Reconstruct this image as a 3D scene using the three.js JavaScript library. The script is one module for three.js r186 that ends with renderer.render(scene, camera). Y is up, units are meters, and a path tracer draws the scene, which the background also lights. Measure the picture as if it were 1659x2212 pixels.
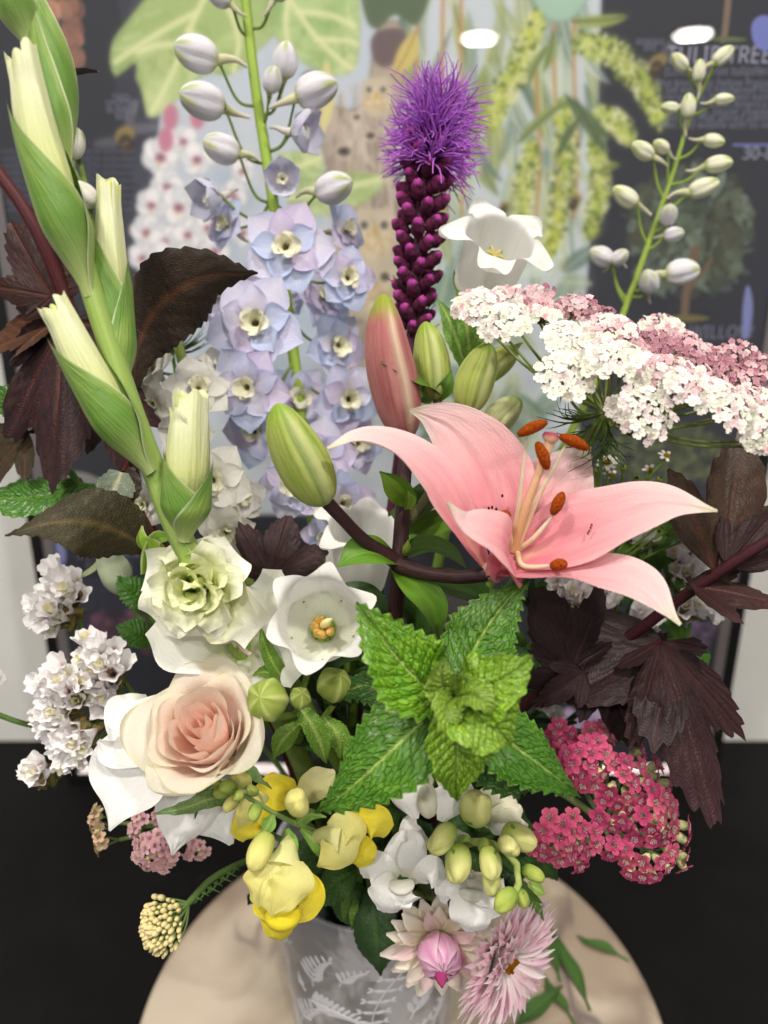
import * as THREE from 'three';
import { mergeGeometries } from 'three/addons/utils/BufferGeometryUtils.js';
import { RectAreaLightUniformsLib } from 'three/addons/lights/RectAreaLightUniformsLib.js';

// ---------------------------------------------------------------- camera, light, exposure
const scene = new THREE.Scene();
const FOV = 67.3, PITCH = THREE.MathUtils.degToRad(22), EYE = new THREE.Vector3(0, 0.59, 0);
const camera = new THREE.PerspectiveCamera(FOV, 768 / 1024, 0.02, 40);
camera.position.copy(EYE);
camera.rotation.set(-PITCH, 0, 0);
camera.focus = 0.37;
camera.userData.fStop = 4.4;
scene.background = new THREE.Color().setRGB(0.22, 0.22, 0.22);        // the even, pale light of the room all round
const renderer = new THREE.WebGLRenderer({ antialias: true });
renderer.toneMapping = THREE.LinearToneMapping;
renderer.toneMappingExposure = 1.14;
renderer.shadowMap.enabled = true;
RectAreaLightUniformsLib.init();
const LAMP_POWER = 215;
const LAMPS = [[-0.87, 2.42, 0.3], [0.72, 2.42, 0.3], [-0.87, 2.42, 1.9], [0.72, 2.42, 1.9], [0.717, 2.42, 5.13], [2.306, 2.42, 5.05]];   // ceiling downlights in rows over and behind the viewer; the last two show in the poster glass

// ---------------------------------------------------------------- helpers
let rs = 1;
const seed = (n) => { rs = n | 0; };
const rnd = () => { rs = (rs + 0x6d2b79f5) | 0; let t = Math.imul(rs ^ (rs >>> 15), 1 | rs); t = (t + Math.imul(t ^ (t >>> 7), 61 | t)) ^ t; return ((t ^ (t >>> 14)) >>> 0) / 4294967296; };
const rr = (a, b) => a + (b - a) * rnd();
const { sin, cos, PI, abs, min, max, pow, sqrt, floor } = Math;
const V = (x, y, z) => new THREE.Vector3(x, y, z);
const clamp = (x, a = 0, b = 1) => min(b, max(a, x));
const sm = (a, b, x) => { const t = clamp((x - a) / (b - a)); return t * t * (3 - 2 * t); };
const L1 = (a, b, t) => a + (b - a) * t;
const mix = (a, b, t) => [L1(a[0], b[0], t), L1(a[1], b[1], t), L1(a[2], b[2], t)];
const hex = (h) => new THREE.Color(h).toArray();
const tint = (c, f) => [c[0] * f, c[1] * f, c[2] * f];
const vary = (c, a) => { const f = rr(1 - a, 1 + a), g = rr(-a, a) * 0.35; return [c[0] * (f + g), c[1] * f, c[2] * (f - g)]; };
// smooth value from a list over 0..1
const curveOf = (a) => (typeof a === 'function' ? a : typeof a === 'number' ? () => a : (t) => {
  const n = a.length - 1, x = clamp(t) * n, i = min(n - 1, floor(x)), f = x - i;
  const p0 = a[max(0, i - 1)], p1 = a[i], p2 = a[i + 1], p3 = a[min(n, i + 2)];
  return 0.5 * (2 * p1 + (p2 - p0) * f + (2 * p0 - 5 * p1 + 4 * p2 - p3) * f * f + (3 * p1 - p0 - 3 * p2 + p3) * f * f * f);
});
// measured positions: a sight line of the survey photograph (1659 x 2212) and a distance along the lens axis
const FPX = 1106 / Math.tan(THREE.MathUtils.degToRad(FOV / 2));
const RIGHT = V(1, 0, 0), UPC = V(0, cos(PITCH), -sin(PITCH)), FWD = V(0, -sin(PITCH), -cos(PITCH));
const at = (u, v, d) => EYE.clone().addScaledVector(FWD, d).addScaledVector(RIGHT, ((u - 829.5) / FPX) * d).addScaledVector(UPC, (-(v - 1106) / FPX) * d);
const dirC = (x, y, z) => V(0, 0, 0).addScaledVector(RIGHT, x).addScaledVector(UPC, y).addScaledVector(FWD, -z).normalize();
const mm = (px, d) => (px * d) / FPX;                                  // length of px at distance d
const PTS = (list, d) => list.map((p) => at(p[0], p[1], p[2] ?? d));
// value noise
const h3 = (x, y, z) => { let h = Math.imul(x, 374761393) + Math.imul(y, 668265263) + Math.imul(z, 2147483647 ^ 0x5bd1e995); h = Math.imul(h ^ (h >>> 13), 1274126177); return ((h ^ (h >>> 16)) >>> 0) / 4294967296; };
const vn = (x, y, z = 0, per = 0) => {
  const i = floor(x), j = floor(y), k = floor(z), f = x - i, g = y - j, e = z - k, w = (q) => q * q * (3 - 2 * q), P = (q) => (per ? ((q % per) + per) % per : q);
  const c = (a, b, d) => h3(P(i + a), P(j + b), k + d), a = w(f), b = w(g), d = w(e);
  return L1(L1(L1(c(0, 0, 0), c(1, 0, 0), a), L1(c(0, 1, 0), c(1, 1, 0), a), b), L1(L1(c(0, 0, 1), c(1, 0, 1), a), L1(c(0, 1, 1), c(1, 1, 1), a), b), d);
};
const fbm = (x, y, z = 0, o = 4, per = 0) => { let s = 0, a = 0.5, p = per; for (let i = 0; i < o; i++) { s += a * vn(x, y, z + i * 7, p); x *= 2; y *= 2; a *= 0.5; p *= 2; } return s; };

// a sheet over t = 0..1, s = -1..1
function grid(nT, nS, fn, col, o = {}) {
  const N = (nT + 1) * (nS + 1), pos = new Float32Array(N * 3), uv = new Float32Array(N * 2), cl = col ? new Float32Array(N * 3) : null, idx = [], p = V(0, 0, 0);
  for (let i = 0, n = 0; i <= nT; i++) for (let j = 0; j <= nS; j++, n++) {
    const t = i / nT, s = (j / nS) * 2 - 1;
    fn(t, s, p); pos[n * 3] = p.x; pos[n * 3 + 1] = p.y; pos[n * 3 + 2] = p.z;
    uv[n * 2] = (s * 0.5 + 0.5) * (o.us ?? 1); uv[n * 2 + 1] = t * (o.vs ?? 1);
    if (cl) { const c = col(t, s); cl[n * 3] = c[0]; cl[n * 3 + 1] = c[1]; cl[n * 3 + 2] = c[2]; }
    if (i < nT && j < nS) { const a = n, b = n + 1, c = n + nS + 1, d = c + 1; idx.push(a, b, d, a, d, c); }
  }
  const g = new THREE.BufferGeometry();
  g.setAttribute('position', new THREE.BufferAttribute(pos, 3)); g.setAttribute('uv', new THREE.BufferAttribute(uv, 2));
  if (cl) g.setAttribute('color', new THREE.BufferAttribute(cl, 3));
  g.setIndex(idx); g.computeVertexNormals();
  if (o.closed) {
    const a = g.attributes.normal.array;
    for (let i = 0; i <= nT; i++) { const q = i * (nS + 1) * 3, r = q + nS * 3; for (let c = 0; c < 3; c++) { const m = (a[q + c] + a[r + c]) / 2; a[q + c] = a[r + c] = m; } }
  }
  return g;
}
// frames along a line through points; hint: the way the upper side faces (one vector or several along the line)
function frames(pts, nT, hint) {
  const cv = new THREE.CatmullRomCurve3(pts, false, 'centripetal'), hs = Array.isArray(hint) ? hint : [hint], out = [];
  for (let i = 0; i <= nT; i++) {
    const t = i / nT, c = cv.getPointAt(t), ta = cv.getTangentAt(t), x = t * (hs.length - 1), k = min(hs.length - 2, floor(x));
    const h = hs.length > 1 ? hs[k].clone().lerp(hs[k + 1], x - k) : hs[0].clone();
    const n = h.addScaledVector(ta, -h.dot(ta)).normalize();
    out.push({ c, t: ta, n, a: ta.clone().cross(n) });
  }
  out.L = cv.getLength();
  return out;
}
const atT = (F, t) => F[Math.round(t * (F.length - 1))];
// leaf or petal: a line, a half-width along it, the facing, and how the sheet bends
function ribbon(pts, width, hint, o = {}) {
  const nT = o.nT ?? 24, nS = o.nS ?? 10, F = frames(pts, nT, hint), W = curveOf(width), cup = curveOf(o.cup ?? 0), fold = curveOf(o.fold ?? 0), tw = curveOf(o.twist ?? 0);
  const R = o.ruffle, T = o.teeth, lat = o.lat, ph = o.ph ?? 0;
  const fn = (t, s, p) => {
    const f = atT(F, t), w = max(0, W(t)), as = abs(s), sg = s < 0 ? -1 : 1;
    let x, y; const c = cup(t);
    if (abs(c) > 0.01) { x = (w * sin(c * s)) / sin(min(abs(c), 1.5)) * (abs(c) > 1.2 ? 1 : 1); y = (w * (1 - cos(c * s))) / c; } else { x = w * s; y = 0; }
    y += fold(t) * w * as;
    if (R) { const q = pow(as, R.p ?? 2.2) * w * sm(0, 0.25, t + (R.lo ?? 0)); y += q * R.a * (sin(R.k * t * PI * 2 + ph + sg * 1.3) + 0.3 * sin(R.k * 2.3 * t * PI * 2 + ph * 2 + sg)); x += q * R.a * 0.3 * sin(R.k * 1.7 * t * PI * 2 + ph * 3) * sg; }
    if (T && as > 0.7) { const z = (t * T.n + (sg > 0 ? 0.37 : 0)) % 1, tooth = (z < 0.72 ? z / 0.72 : (1 - z) / 0.28) - 0.4; x += sg * T.a * tooth * sm(0.72, 1, as) * sm(0, 0.1, t) * sm(0, 0.05, 1 - t); y += (T.up ?? 0) * tooth * sm(0.7, 1, as); }
    if (o.rib) y -= o.rib * Math.exp(-s * s * (o.ribk ?? 60));
    if (lat) { const q = (t - as * (lat.k ?? 0.28)) * lat.n; y += lat.a * (pow(abs(sin(q * PI)), 0.6)) * sm(0, 0.15, as) * sm(1.02, 0.8, as) * min(1, w / W(0.45)); }
    if (o.bump) y += o.bump * (fbm(t * (o.bk ?? 6) + ph, s * (o.bk ?? 6) * 0.5 + ph * 2, ph, 3) - 0.45) * 2;
    if (o.edge) y += o.edge * w * sm(0.6, 1, as);
    const a = tw(t); if (a) { const x0 = x; x = x0 * cos(a) - y * sin(a); y = x0 * sin(a) + y * cos(a); }
    p.copy(f.c).addScaledVector(f.a, x).addScaledVector(f.n, y);
    if (o.drop) p.addScaledVector(f.t, o.drop * s * s * (1 - t));
  };
  const wm = W(0.5);
  return grid(nT, nS, fn, o.col, o.uvn ? { us: 1, vs: 1 } : wm > 0.03 ? { us: 0.5, vs: 0.6 } : { us: wm * 2 / 0.04, vs: F.L / 0.04 });
}
// a sheet rolled round a line
function wrap(pts, hint, r, ang, o = {}) {
  const nT = o.nT ?? 24, nS = o.nS ?? 16, F = frames(pts, nT, hint), Rr = typeof r === 'function' ? r : curveOf(r), A = curveOf(ang);
  return grid(nT, nS, (t, s, p) => { const f = atT(F, t), th = (typeof o.th === 'function' ? o.th(t) : o.th ?? 0) + s * A(t), q = Rr(t, s); p.copy(f.c).addScaledVector(f.n, q * cos(th)).addScaledVector(f.a, q * sin(th)); if (o.lift) p.addScaledVector(f.t, o.lift(t, s)); }, o.col, { us: (Rr(0.5, 0) * A(0.5) * 2) / 0.04, vs: F.L / 0.04 });
}
// a closed tube or bud round a line; r may depend on the angle
function tube(pts, r, o = {}) {
  const nT = o.nT ?? 20, nS = o.nS ?? 8, F = frames(pts, nT, o.hint ?? dirC(0.21, 0.3, 0.9)), Rr = typeof r === 'function' ? r : curveOf(r);
  return grid(nT, nS, (t, s, p) => { const f = atT(F, t), th = s * PI, q = max(0, Rr(t, th)); p.copy(f.c).addScaledVector(f.n, q * cos(th)).addScaledVector(f.a, q * sin(th)); }, o.col, { closed: true, us: 1, vs: F.L > 0.5 ? 0.6 : F.L / 0.04 });
}
const flatCol = (g, c) => { const n = g.attributes.position.count, a = new Float32Array(n * 3); for (let i = 0; i < n; i++) a.set(c, i * 3); g.setAttribute('color', new THREE.BufferAttribute(a, 3)); return g; };
const join = (list) => mergeGeometries(list.map((g) => { const h = g.index ? g : g; for (const k of Object.keys(h.attributes)) if (!['position', 'normal', 'uv', 'color'].includes(k)) h.deleteAttribute(k); return h; }));
const ball = (r, w = 10, h = 7) => new THREE.SphereGeometry(r, w, h);
// half-width of a closed egg, 0 at both ends, fullest where t^p = 0.5
const egg = (t, p = 1, e = 0.5) => { const u = pow(clamp(t), p); return pow(max(0, 4 * u * (1 - u)), e); };
// a petal that leaves the axis +Y at angle a0 and ends at a1 (degrees)
function radial(L, a0, a1, width, o = {}) {
  const n = 10, pts = [V(o.r0 ?? 0, o.y0 ?? 0, 0)], hs = [], A = (t) => THREE.MathUtils.degToRad(o.A ? o.A(t) : L1(a0, a1, pow(t, o.e ?? 1)));
  for (let i = 0; i <= n; i++) { const a = A(i / n); hs.push(V(-cos(a), sin(a), 0)); if (i < n) { const b = A((i + 0.5) / n); pts.push(pts[i].clone().add(V(sin(b), cos(b), 0).multiplyScalar(L / n))); } }
  return ribbon(pts, width, hs, o);
}

// ---------------------------------------------------------------- objects
const used = {};
const numbered = (n) => { used[n] = (used[n] ?? -1) + 1; return used[n] ? n + '_' + String(used[n]).padStart(3, '0') : n; };
const shade = (o) => { o.castShadow = o.receiveShadow = true; return o; };
function thing(name, label, category, base, group) {
  const o = new THREE.Group(); o.name = numbered(name); o.position.copy(base); o.userData = { label, category }; if (group) o.userData.group = group;
  scene.add(o); return o;
}
const rootOf = (o) => { while (o.parent && o.parent !== scene) o = o.parent; return o; };
// a part whose geometry is in world measure
function part(parent, name, geo, m) {
  const b = rootOf(parent).position; geo.translate(-b.x, -b.y, -b.z);
  const o = shade(new THREE.Mesh(geo, m)); o.name = name; parent.add(o); return o;
}
function holder(parent, name) { const o = new THREE.Group(); o.name = name; parent.add(o); return o; }
const YUP = V(0, 1, 0);
// a part whose geometry stands on its own axis +Y, set at a point, pointing along dir
function put(parent, name, geo, m, pos, dir, roll = 0, k = 1) {
  const o = shade(new THREE.Mesh(geo, m)); o.name = name; seat(o, parent, pos, dir, roll, k); parent.add(o); return o;
}
function seat(o, parent, pos, dir, roll = 0, k = 1) {
  o.quaternion.setFromUnitVectors(YUP, dir.clone().normalize()).multiply(new THREE.Quaternion().setFromAxisAngle(YUP, roll));
  o.position.copy(pos).sub(rootOf(parent).position); if (typeof k === 'number') o.scale.setScalar(k); else o.scale.copy(k);
}
function putGroup(parent, name, pos, dir, roll = 0, k = 1) { const o = new THREE.Group(); o.name = name; seat(o, parent, pos, dir, roll, k); parent.add(o); return o; }
function kid(parent, name, geo, m, turn = 0) { const o = shade(new THREE.Mesh(geo, m)); o.name = name; o.rotation.y = turn; parent.add(o); return o; }

// ---------------------------------------------------------------- textures and materials
function dataTex(n, fn, color) {
  const a = new Uint8Array(n * n * 4);
  for (let y = 0, i = 0; y < n; y++) for (let x = 0; x < n; x++, i += 4) { const c = fn(x / n, y / n); if (typeof c === 'number') { a[i] = a[i + 1] = a[i + 2] = clamp(c) * 255; } else { a[i] = clamp(c[0]) * 255; a[i + 1] = clamp(c[1]) * 255; a[i + 2] = clamp(c[2]) * 255; } a[i + 3] = 255; }
  const t = new THREE.DataTexture(a, n, n); t.wrapS = t.wrapT = THREE.RepeatWrapping; t.magFilter = THREE.LinearFilter; t.minFilter = THREE.LinearMipmapLinearFilter; t.generateMipmaps = true; if (color) t.colorSpace = THREE.SRGBColorSpace; t.needsUpdate = true; return t;
}
const TX = {
  // fine lengthwise veins and cell grain of petals, 4 cm a side
  petal: dataTex(512, (x, y) => 0.55 * fbm(x * 48, y * 6, 0, 3, 48) + 0.25 * fbm(x * 12, y * 12, 3, 3, 12) + 0.3 * vn(x * 128, y * 128, 5, 128)),
  // parallel veins of sheaths and stems
  line: dataTex(512, (x, y) => 0.6 * vn(x * 64, y * 4, 1, 64) + 0.4 * vn(x * 160, y * 8, 2, 160)),
  // quilted leaf, one leaf to a sheet: x across, y base to tip
  quilt: dataTex(1024, (x, y) => {
    const s = x * 2 - 1, as = abs(s), q = (y - as * 0.22) * 11; const side = pow(abs(sin(q * PI)), 0.55);
    const k = q * 2.2 + (s < 0 ? 31 : 0), wv = fbm(x * 9, y * 14, 1, 2) * 1.4; const gx = as * 6.5 + wv, gy = k * 0.75 + wv * 0.8;
    let d1 = 9, d2 = 9; const ci = floor(gx), cj = floor(gy);
    for (let a = -1; a <= 1; a++) for (let b = -1; b <= 1; b++) { const px = ci + a + 0.15 + 0.7 * h3(ci + a, cj + b, 3), py = cj + b + 0.15 + 0.7 * h3(ci + a, cj + b, 9), d = Math.hypot(gx - px, gy - py); if (d < d1) { d2 = d1; d1 = d; } else if (d < d2) d2 = d; }
    const cell = sm(0, 0.34, d2 - d1), mid = 1 - Math.exp(-s * s * 900);
    return (0.3 * side + 0.62 * cell * (0.6 + 0.4 * side)) * (0.25 + 0.75 * mid) + 0.08 * vn(x * 200, y * 200, 2);
  }),
  // net veins of a plain leaf
  net: dataTex(512, (x, y) => { let d1 = 9, d2 = 9; const gx = x * 26, gy = y * 26, ci = floor(gx), cj = floor(gy); for (let a = -1; a <= 1; a++) for (let b = -1; b <= 1; b++) { const ii = (ci + a + 26) % 26, jj = (cj + b + 26) % 26, px = ci + a + h3(ii, jj, 3), py = cj + b + h3(ii, jj, 9), d = Math.hypot(gx - px, gy - py); if (d < d1) { d2 = d1; d1 = d; } else if (d < d2) d2 = d; } return 0.75 * sm(0, 0.25, d2 - d1) + 0.25 * vn(x * 120, y * 120, 1, 120); }),
  grain: dataTex(512, (x, y) => fbm(x * 40, y * 40, 2, 4, 40)),
};
const petalMat = (o = {}) => new THREE.MeshPhysicalMaterial({ vertexColors: true, side: THREE.DoubleSide, roughness: 1, transmission: 0.2, thickness: 0, specularIntensity: 0.35, clearcoat: 0.06, clearcoatRoughness: 0.5, bumpMap: TX.petal, bumpScale: 0.00035, ...o });
const leafMat = (o = {}) => new THREE.MeshPhysicalMaterial({ vertexColors: true, side: THREE.DoubleSide, roughness: 0.62, specularIntensity: 0.6, clearcoat: 0.15, clearcoatRoughness: 0.38, bumpMap: TX.net, bumpScale: 0.0004, ...o });
const M = {
  petal: petalMat(),
  thinPetal: petalMat({ transmission: 0.28 }),
  tiny: petalMat({ bumpMap: null }),
  rose: petalMat({ transmission: 0.52, bumpScale: 0.0003 }),
  silk: petalMat({ transmission: 0.45, bumpMap: null }),
  glow: petalMat({ transmission: 0.32, bumpScale: 0.0003 }),
  lily: petalMat({ bumpScale: 0.0005, transmission: 0.25, clearcoat: 0.12 }),
  waxy: petalMat({ transmission: 0.2, clearcoat: 0.2, clearcoatRoughness: 0.42 }),
  sheath: leafMat({ bumpMap: TX.line, bumpScale: 0.0004, roughness: 0.5, clearcoat: 0.22 }),
  stem: leafMat({ bumpMap: TX.line, bumpScale: 0.0004, roughness: 0.6, side: THREE.FrontSide }),
  mint: leafMat({ bumpMap: TX.quilt, bumpScale: 0.0017, roughness: 0.5, clearcoat: 0.45, clearcoatRoughness: 0.3 }),
  leaf: leafMat({}),
  dark: leafMat({ roughness: 0.6, clearcoat: 0.12, bumpScale: 0.0004 }),
  fuzz: leafMat({ roughness: 0.9, clearcoat: 0, bumpMap: TX.grain, bumpScale: 0.00015 }),
  pollen: leafMat({ roughness: 1, clearcoat: 0, specularIntensity: 0.1, bumpMap: TX.grain, bumpScale: 0.0016 }),
  paper: petalMat({ transmission: 0.2, clearcoat: 0.12, clearcoatRoughness: 0.4, bumpMap: null }),
};
const G = { stem: hex('#7a9440'), leaf: hex('#4d7a26'), deep: hex('#2f5220'), pale: hex('#a9bf62'), lime: hex('#9dbd3e') };

// ---------------------------------------------------------------- setting: table, wall
const struct = (name, geo, m) => { const o = shade(new THREE.Mesh(geo, m)); o.name = name; o.userData = { kind: 'structure' }; scene.add(o); return o; };
{
  const t = dataTex(1024, (x, y) => { const s = fbm(x * 24, y * 24, 1, 4, 24), d = vn(x * 150, y * 150, 4, 150) > 0.965 ? 0.05 * vn(x * 30, y * 30, 8, 30) : 0; const c = 0.035 + 0.03 * s + d; return [c * 1.02, c, c * 0.98]; }, true);
  const r = dataTex(512, (x, y) => 0.5 + 0.25 * fbm(x * 14, y * 14, 3, 4, 14));
  t.repeat.set(4, 2); r.repeat.set(5, 3);
  const g = new THREE.BoxGeometry(2.4, 0.04, 1.2); g.translate(0, -0.02, -0.14);
  struct('table_top', g, new THREE.MeshPhysicalMaterial({ map: t, roughnessMap: r, roughness: 0.95, specularIntensity: 0.3, bumpMap: TX.grain, bumpScale: 0.0004 }));
  const w = new THREE.BoxGeometry(3.2, 2.6, 0.1); w.translate(0, 0.9, -0.79);
  const p = dataTex(512, (x, y) => { const s = 0.9 + 0.05 * fbm(x * 8, y * 8, 2, 5, 8); return [s, s, s * 0.985]; }, true); p.repeat.set(3, 3);
  struct('wall', w, new THREE.MeshStandardMaterial({ map: p, color: new THREE.Color(0.86, 0.87, 0.86), roughness: 0.9, bumpMap: TX.grain, bumpScale: 0.0008 }));
}
// ceiling downlights
LAMPS.forEach((p, i) => {
  const row = ['over the table on the gladiolus side', 'over the table on the lace flower side', 'behind the viewer on the gladiolus side', 'behind the viewer on the lace flower side', 'far back, mirrored in the pale part of the poster', 'far back, mirrored above the poster words'][i];
  const o = thing('ceiling_light', 'round white recessed downlight ' + row, 'ceiling light', V(...p), 'ceiling downlights');
  const ring = new THREE.TorusGeometry(0.14, 0.012, 8, 40); ring.rotateX(PI / 2);
  kid(o, 'trim_ring', ring, new THREE.MeshStandardMaterial({ color: 0xe8e8e8, roughness: 0.5 }));
  const d = new THREE.CylinderGeometry(0.13, 0.13, 0.01, 40);
  kid(o, 'lamp_disc', d, new THREE.MeshStandardMaterial({ color: 0xffffff, emissive: 0xfff8f0, emissiveIntensity: 45 }));
  const L = new THREE.RectAreaLight(0xfff6ea, LAMP_POWER, 0.18, 0.18); L.position.set(0, -0.012, 0); L.lookAt(p[0], -5, p[2] + 1e-4); o.add(L); L.rotation.set(-PI / 2, 0, 0);
});

// ---------------------------------------------------------------- framed poster leaning on the wall
const LEAN = THREE.MathUtils.degToRad(3.3), FR = { x: 0.009, z: -0.67, w: 0.708, h: 0.95, b: 0.0115, s: 0.007 };
const PWm = FR.w - 2 * (FR.b + FR.s), PHm = FR.h - 2 * (FR.b + FR.s), CW = 1504, CH = Math.round((CW * PHm) / PWm);
const onPoster = (u, v) => {
  const d = at(u, v, 1).sub(EYE), n = V(0, sin(LEAN), cos(LEAN)), p0 = V(FR.x, 0, FR.z), h = EYE.clone().addScaledVector(d, p0.clone().sub(EYE).dot(n) / d.dot(n)).sub(p0);
  const y = h.y * cos(LEAN) - h.z * sin(LEAN);
  return [((h.x + PWm / 2) / PWm) * CW, (1 - (y - FR.b - FR.s) / PHm) * CH];
};
{
  seed(11);
  const cv = document.createElement('canvas'); cv.width = CW; cv.height = CH; const c = cv.getContext('2d');
  c.fillStyle = '#2b2c37'; c.fillRect(0, 0, CW, CH);
  const q = (p) => onPoster(p[0], p[1]);
  const poly = (pts, fill, line, lw = 2, open) => { c.beginPath(); const a = pts.map(q), n = a.length; for (let i = 0; i < n; i++) { const m = open ? a[i] : [(a[i][0] + a[(i + 1) % n][0]) / 2, (a[i][1] + a[(i + 1) % n][1]) / 2]; if (!i) c.moveTo(...m); else if (open) c.lineTo(...m); if (!open) { const b = a[(i + 1) % n], e = a[(i + 2) % n]; c.quadraticCurveTo(b[0], b[1], (b[0] + e[0]) / 2, (b[1] + e[1]) / 2); } } if (!open) c.closePath(); if (fill) { c.fillStyle = fill; c.fill(); } if (line) { c.strokeStyle = line; c.lineWidth = lw; c.lineCap = 'round'; c.stroke(); } };
  const straight = (pts, fill) => { c.beginPath(); pts.map(q).forEach((p, i) => (i ? c.lineTo(...p) : c.moveTo(...p))); c.closePath(); c.fillStyle = fill; c.fill(); };
  const stroke = (pts, col, lw) => { c.beginPath(); const a = pts.map(q); c.moveTo(...a[0]); for (let i = 1; i < a.length - 1; i++) c.quadraticCurveTo(a[i][0], a[i][1], (a[i][0] + a[i + 1][0]) / 2, (a[i][1] + a[i + 1][1]) / 2); c.lineTo(...a[a.length - 1]); c.strokeStyle = col; c.lineWidth = lw; c.lineCap = 'round'; c.stroke(); };
  const blade = (a, b, w, fill, vein, bend = 0) => { const dx = b[0] - a[0], dy = b[1] - a[1], l = Math.hypot(dx, dy), nx = -dy / l, ny = dx / l, P = (t, s) => [a[0] + dx * t + nx * (s * w + bend * sin(t * PI)), a[1] + dy * t + ny * (s * w + bend * sin(t * PI))]; c.beginPath(); const L = []; for (let i = 0; i <= 12; i++) L.push(P(i / 12, pow(sin((i / 12) * PI), 0.8))); for (let i = 12; i >= 0; i--) L.push(P(i / 12, -pow(sin((i / 12) * PI), 0.8))); L.map(q).forEach((p, i) => (i ? c.lineTo(...p) : c.moveTo(...p))); c.closePath(); c.fillStyle = fill; c.fill(); if (vein) stroke([P(0, 0), P(0.5, 0), P(0.97, 0)], vein, 3); };
  // pale panel with a blue sky wash
  straight([[318, -60], [1308, -60], [1296, 330], [1272, 640], [1250, 1000], [1240, 1120], [300, 1120], [300, 620], [338, 250]], '#c3ccd4');
  for (let i = 0; i < 160; i++) { const u = rr(340, 1250), v = rr(0, 900), [x, y] = q([u, v]), r = rr(30, 110); c.globalAlpha = 0.09; c.fillStyle = u < 930 ? ['#8fabd2', '#aebfdc', '#cdd5da'][i % 3] : ['#c2cec6', '#a8bdb8', '#d0d8d2'][i % 3]; c.beginPath(); c.ellipse(x, y, r, r * rr(0.5, 1.1), rr(0, 3), 0, 7); c.fill(); } c.globalAlpha = 1;
  // long soft willow leaves in the sky
  for (let i = 0; i < 90; i++) { const u = rr(870, 1270), v = rr(-80, 400), l = rr(130, 320), a = rr(0.7, 2.1); c.globalAlpha = rr(0.55, 1); blade([u, v], [u + cos(a) * l * 0.6, v + sin(a) * l], rr(9, 24), ['#a5b6a5', '#7d9086', '#aeb47c', '#8a965a', '#b9c8bc', '#6f867c', '#c3cfcb'][i % 7], ['#d9e2d2', '#56685c', '#c9cfa0'][i % 3], rr(-18, 18)); } c.globalAlpha = 1;
  for (const x of [905, 960, 1000, 1165, 1205, 1248]) stroke([[x, -40], [x - 6, 120], [x + 8, 330], [x - 2, 470]], '#b58a5a', 6);
  // pale panel foliage lower down
  for (let i = 0; i < 70; i++) { const u = rr(940, 1250), v = rr(560, 1120), a = rr(0, 6.3), l = rr(60, 130); c.globalAlpha = rr(0.6, 1); blade([u, v], [u + cos(a) * l, v + sin(a) * l], rr(14, 30), ['#9db093', '#6f8c76', '#b9c4a2', '#c9d6cf', '#4f6b5c', '#cfd2bb'][i % 6], '#e2e6d6'); } c.globalAlpha = 1;
  // trunk with limbs
  poly([[700, 860], [735, 560], [712, 380], [690, 300], [660, 235], [650, 180], [672, 160], [700, 215], [745, 240], [790, 225], [805, 120], [815, 40], [880, 40], [870, 200], [850, 300], [858, 420], [880, 560], [905, 860]], '#b0a294', '#8d7f74', 4);
  poly([[645, 150], [690, 150], [712, 230], [680, 250], [655, 215]], '#5b515a', null);
  poly([[800, 60], [880, 50], [880, 110], [830, 150], [800, 120]], '#6a5b5c', null);
  for (let i = 0; i < 420; i++) { const v = rr(170, 850), m = 778 + (v - 400) * 0.06, u = m + rr(-88, 88) * (v < 280 ? 0.8 : 0.85), l = rr(20, 85); c.globalAlpha = rr(0.25, 0.75); stroke([[u, v], [u + rr(-9, 9), v + l * 0.5], [u + rr(-12, 12), v + l]], ['#d6cabb', '#87796e', '#c2b3a4', '#6f635c', '#e4dccf', '#b3aaa4'][i % 6], rr(2, 7)); } c.globalAlpha = 1;
  for (const [u, v, r] of [[742, 325, 26], [800, 290, 20], [770, 250, 16], [820, 190, 22], [725, 440, 18]]) { poly([[u - r, v], [u, v - r * 0.7], [u + r, v], [u, v + r * 0.8]], '#6d6058', '#cfc3b4', 5); poly([[u - r * 0.5, v], [u, v - r * 0.3], [u + r * 0.5, v], [u, v + r * 0.4]], '#2e2622'); }
  // round pale birds in the trunk hollows
  for (const [u, v, s] of [[808, 487, 1], [806, 600, 1.15], [812, 190, 0.7]]) { poly([[u - 52 * s, v], [u - 36 * s, v - 42 * s], [u, v - 34 * s], [u + 40 * s, v - 44 * s], [u + 54 * s, v], [u + 44 * s, v + 70 * s], [u, v + 92 * s], [u - 46 * s, v + 66 * s]], '#c6bba6', null, 3); for (let i = 0; i < 50; i++) { c.globalAlpha = 0.6; stroke([[u + rr(-40, 40) * s, v + rr(-20, 70) * s], [u + rr(-40, 40) * s, v + rr(-10, 76) * s]], ['#efe3c8', '#a98d62', '#d8c49a'][i % 3], 3); } c.globalAlpha = 1; for (const e of [-22, 22]) { const [x, y] = q([u + e * s, v]); c.fillStyle = '#d6cdbb'; c.beginPath(); c.arc(x, y, 13 * s, 0, 7); c.fill(); c.fillStyle = '#55504a'; c.beginPath(); c.arc(x, y, 8 * s, 0, 7); c.fill(); } poly([[u - 5, v + 10], [u, v + 6], [u + 5, v + 10], [u, v + 26]], '#c79a3c'); }
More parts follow.
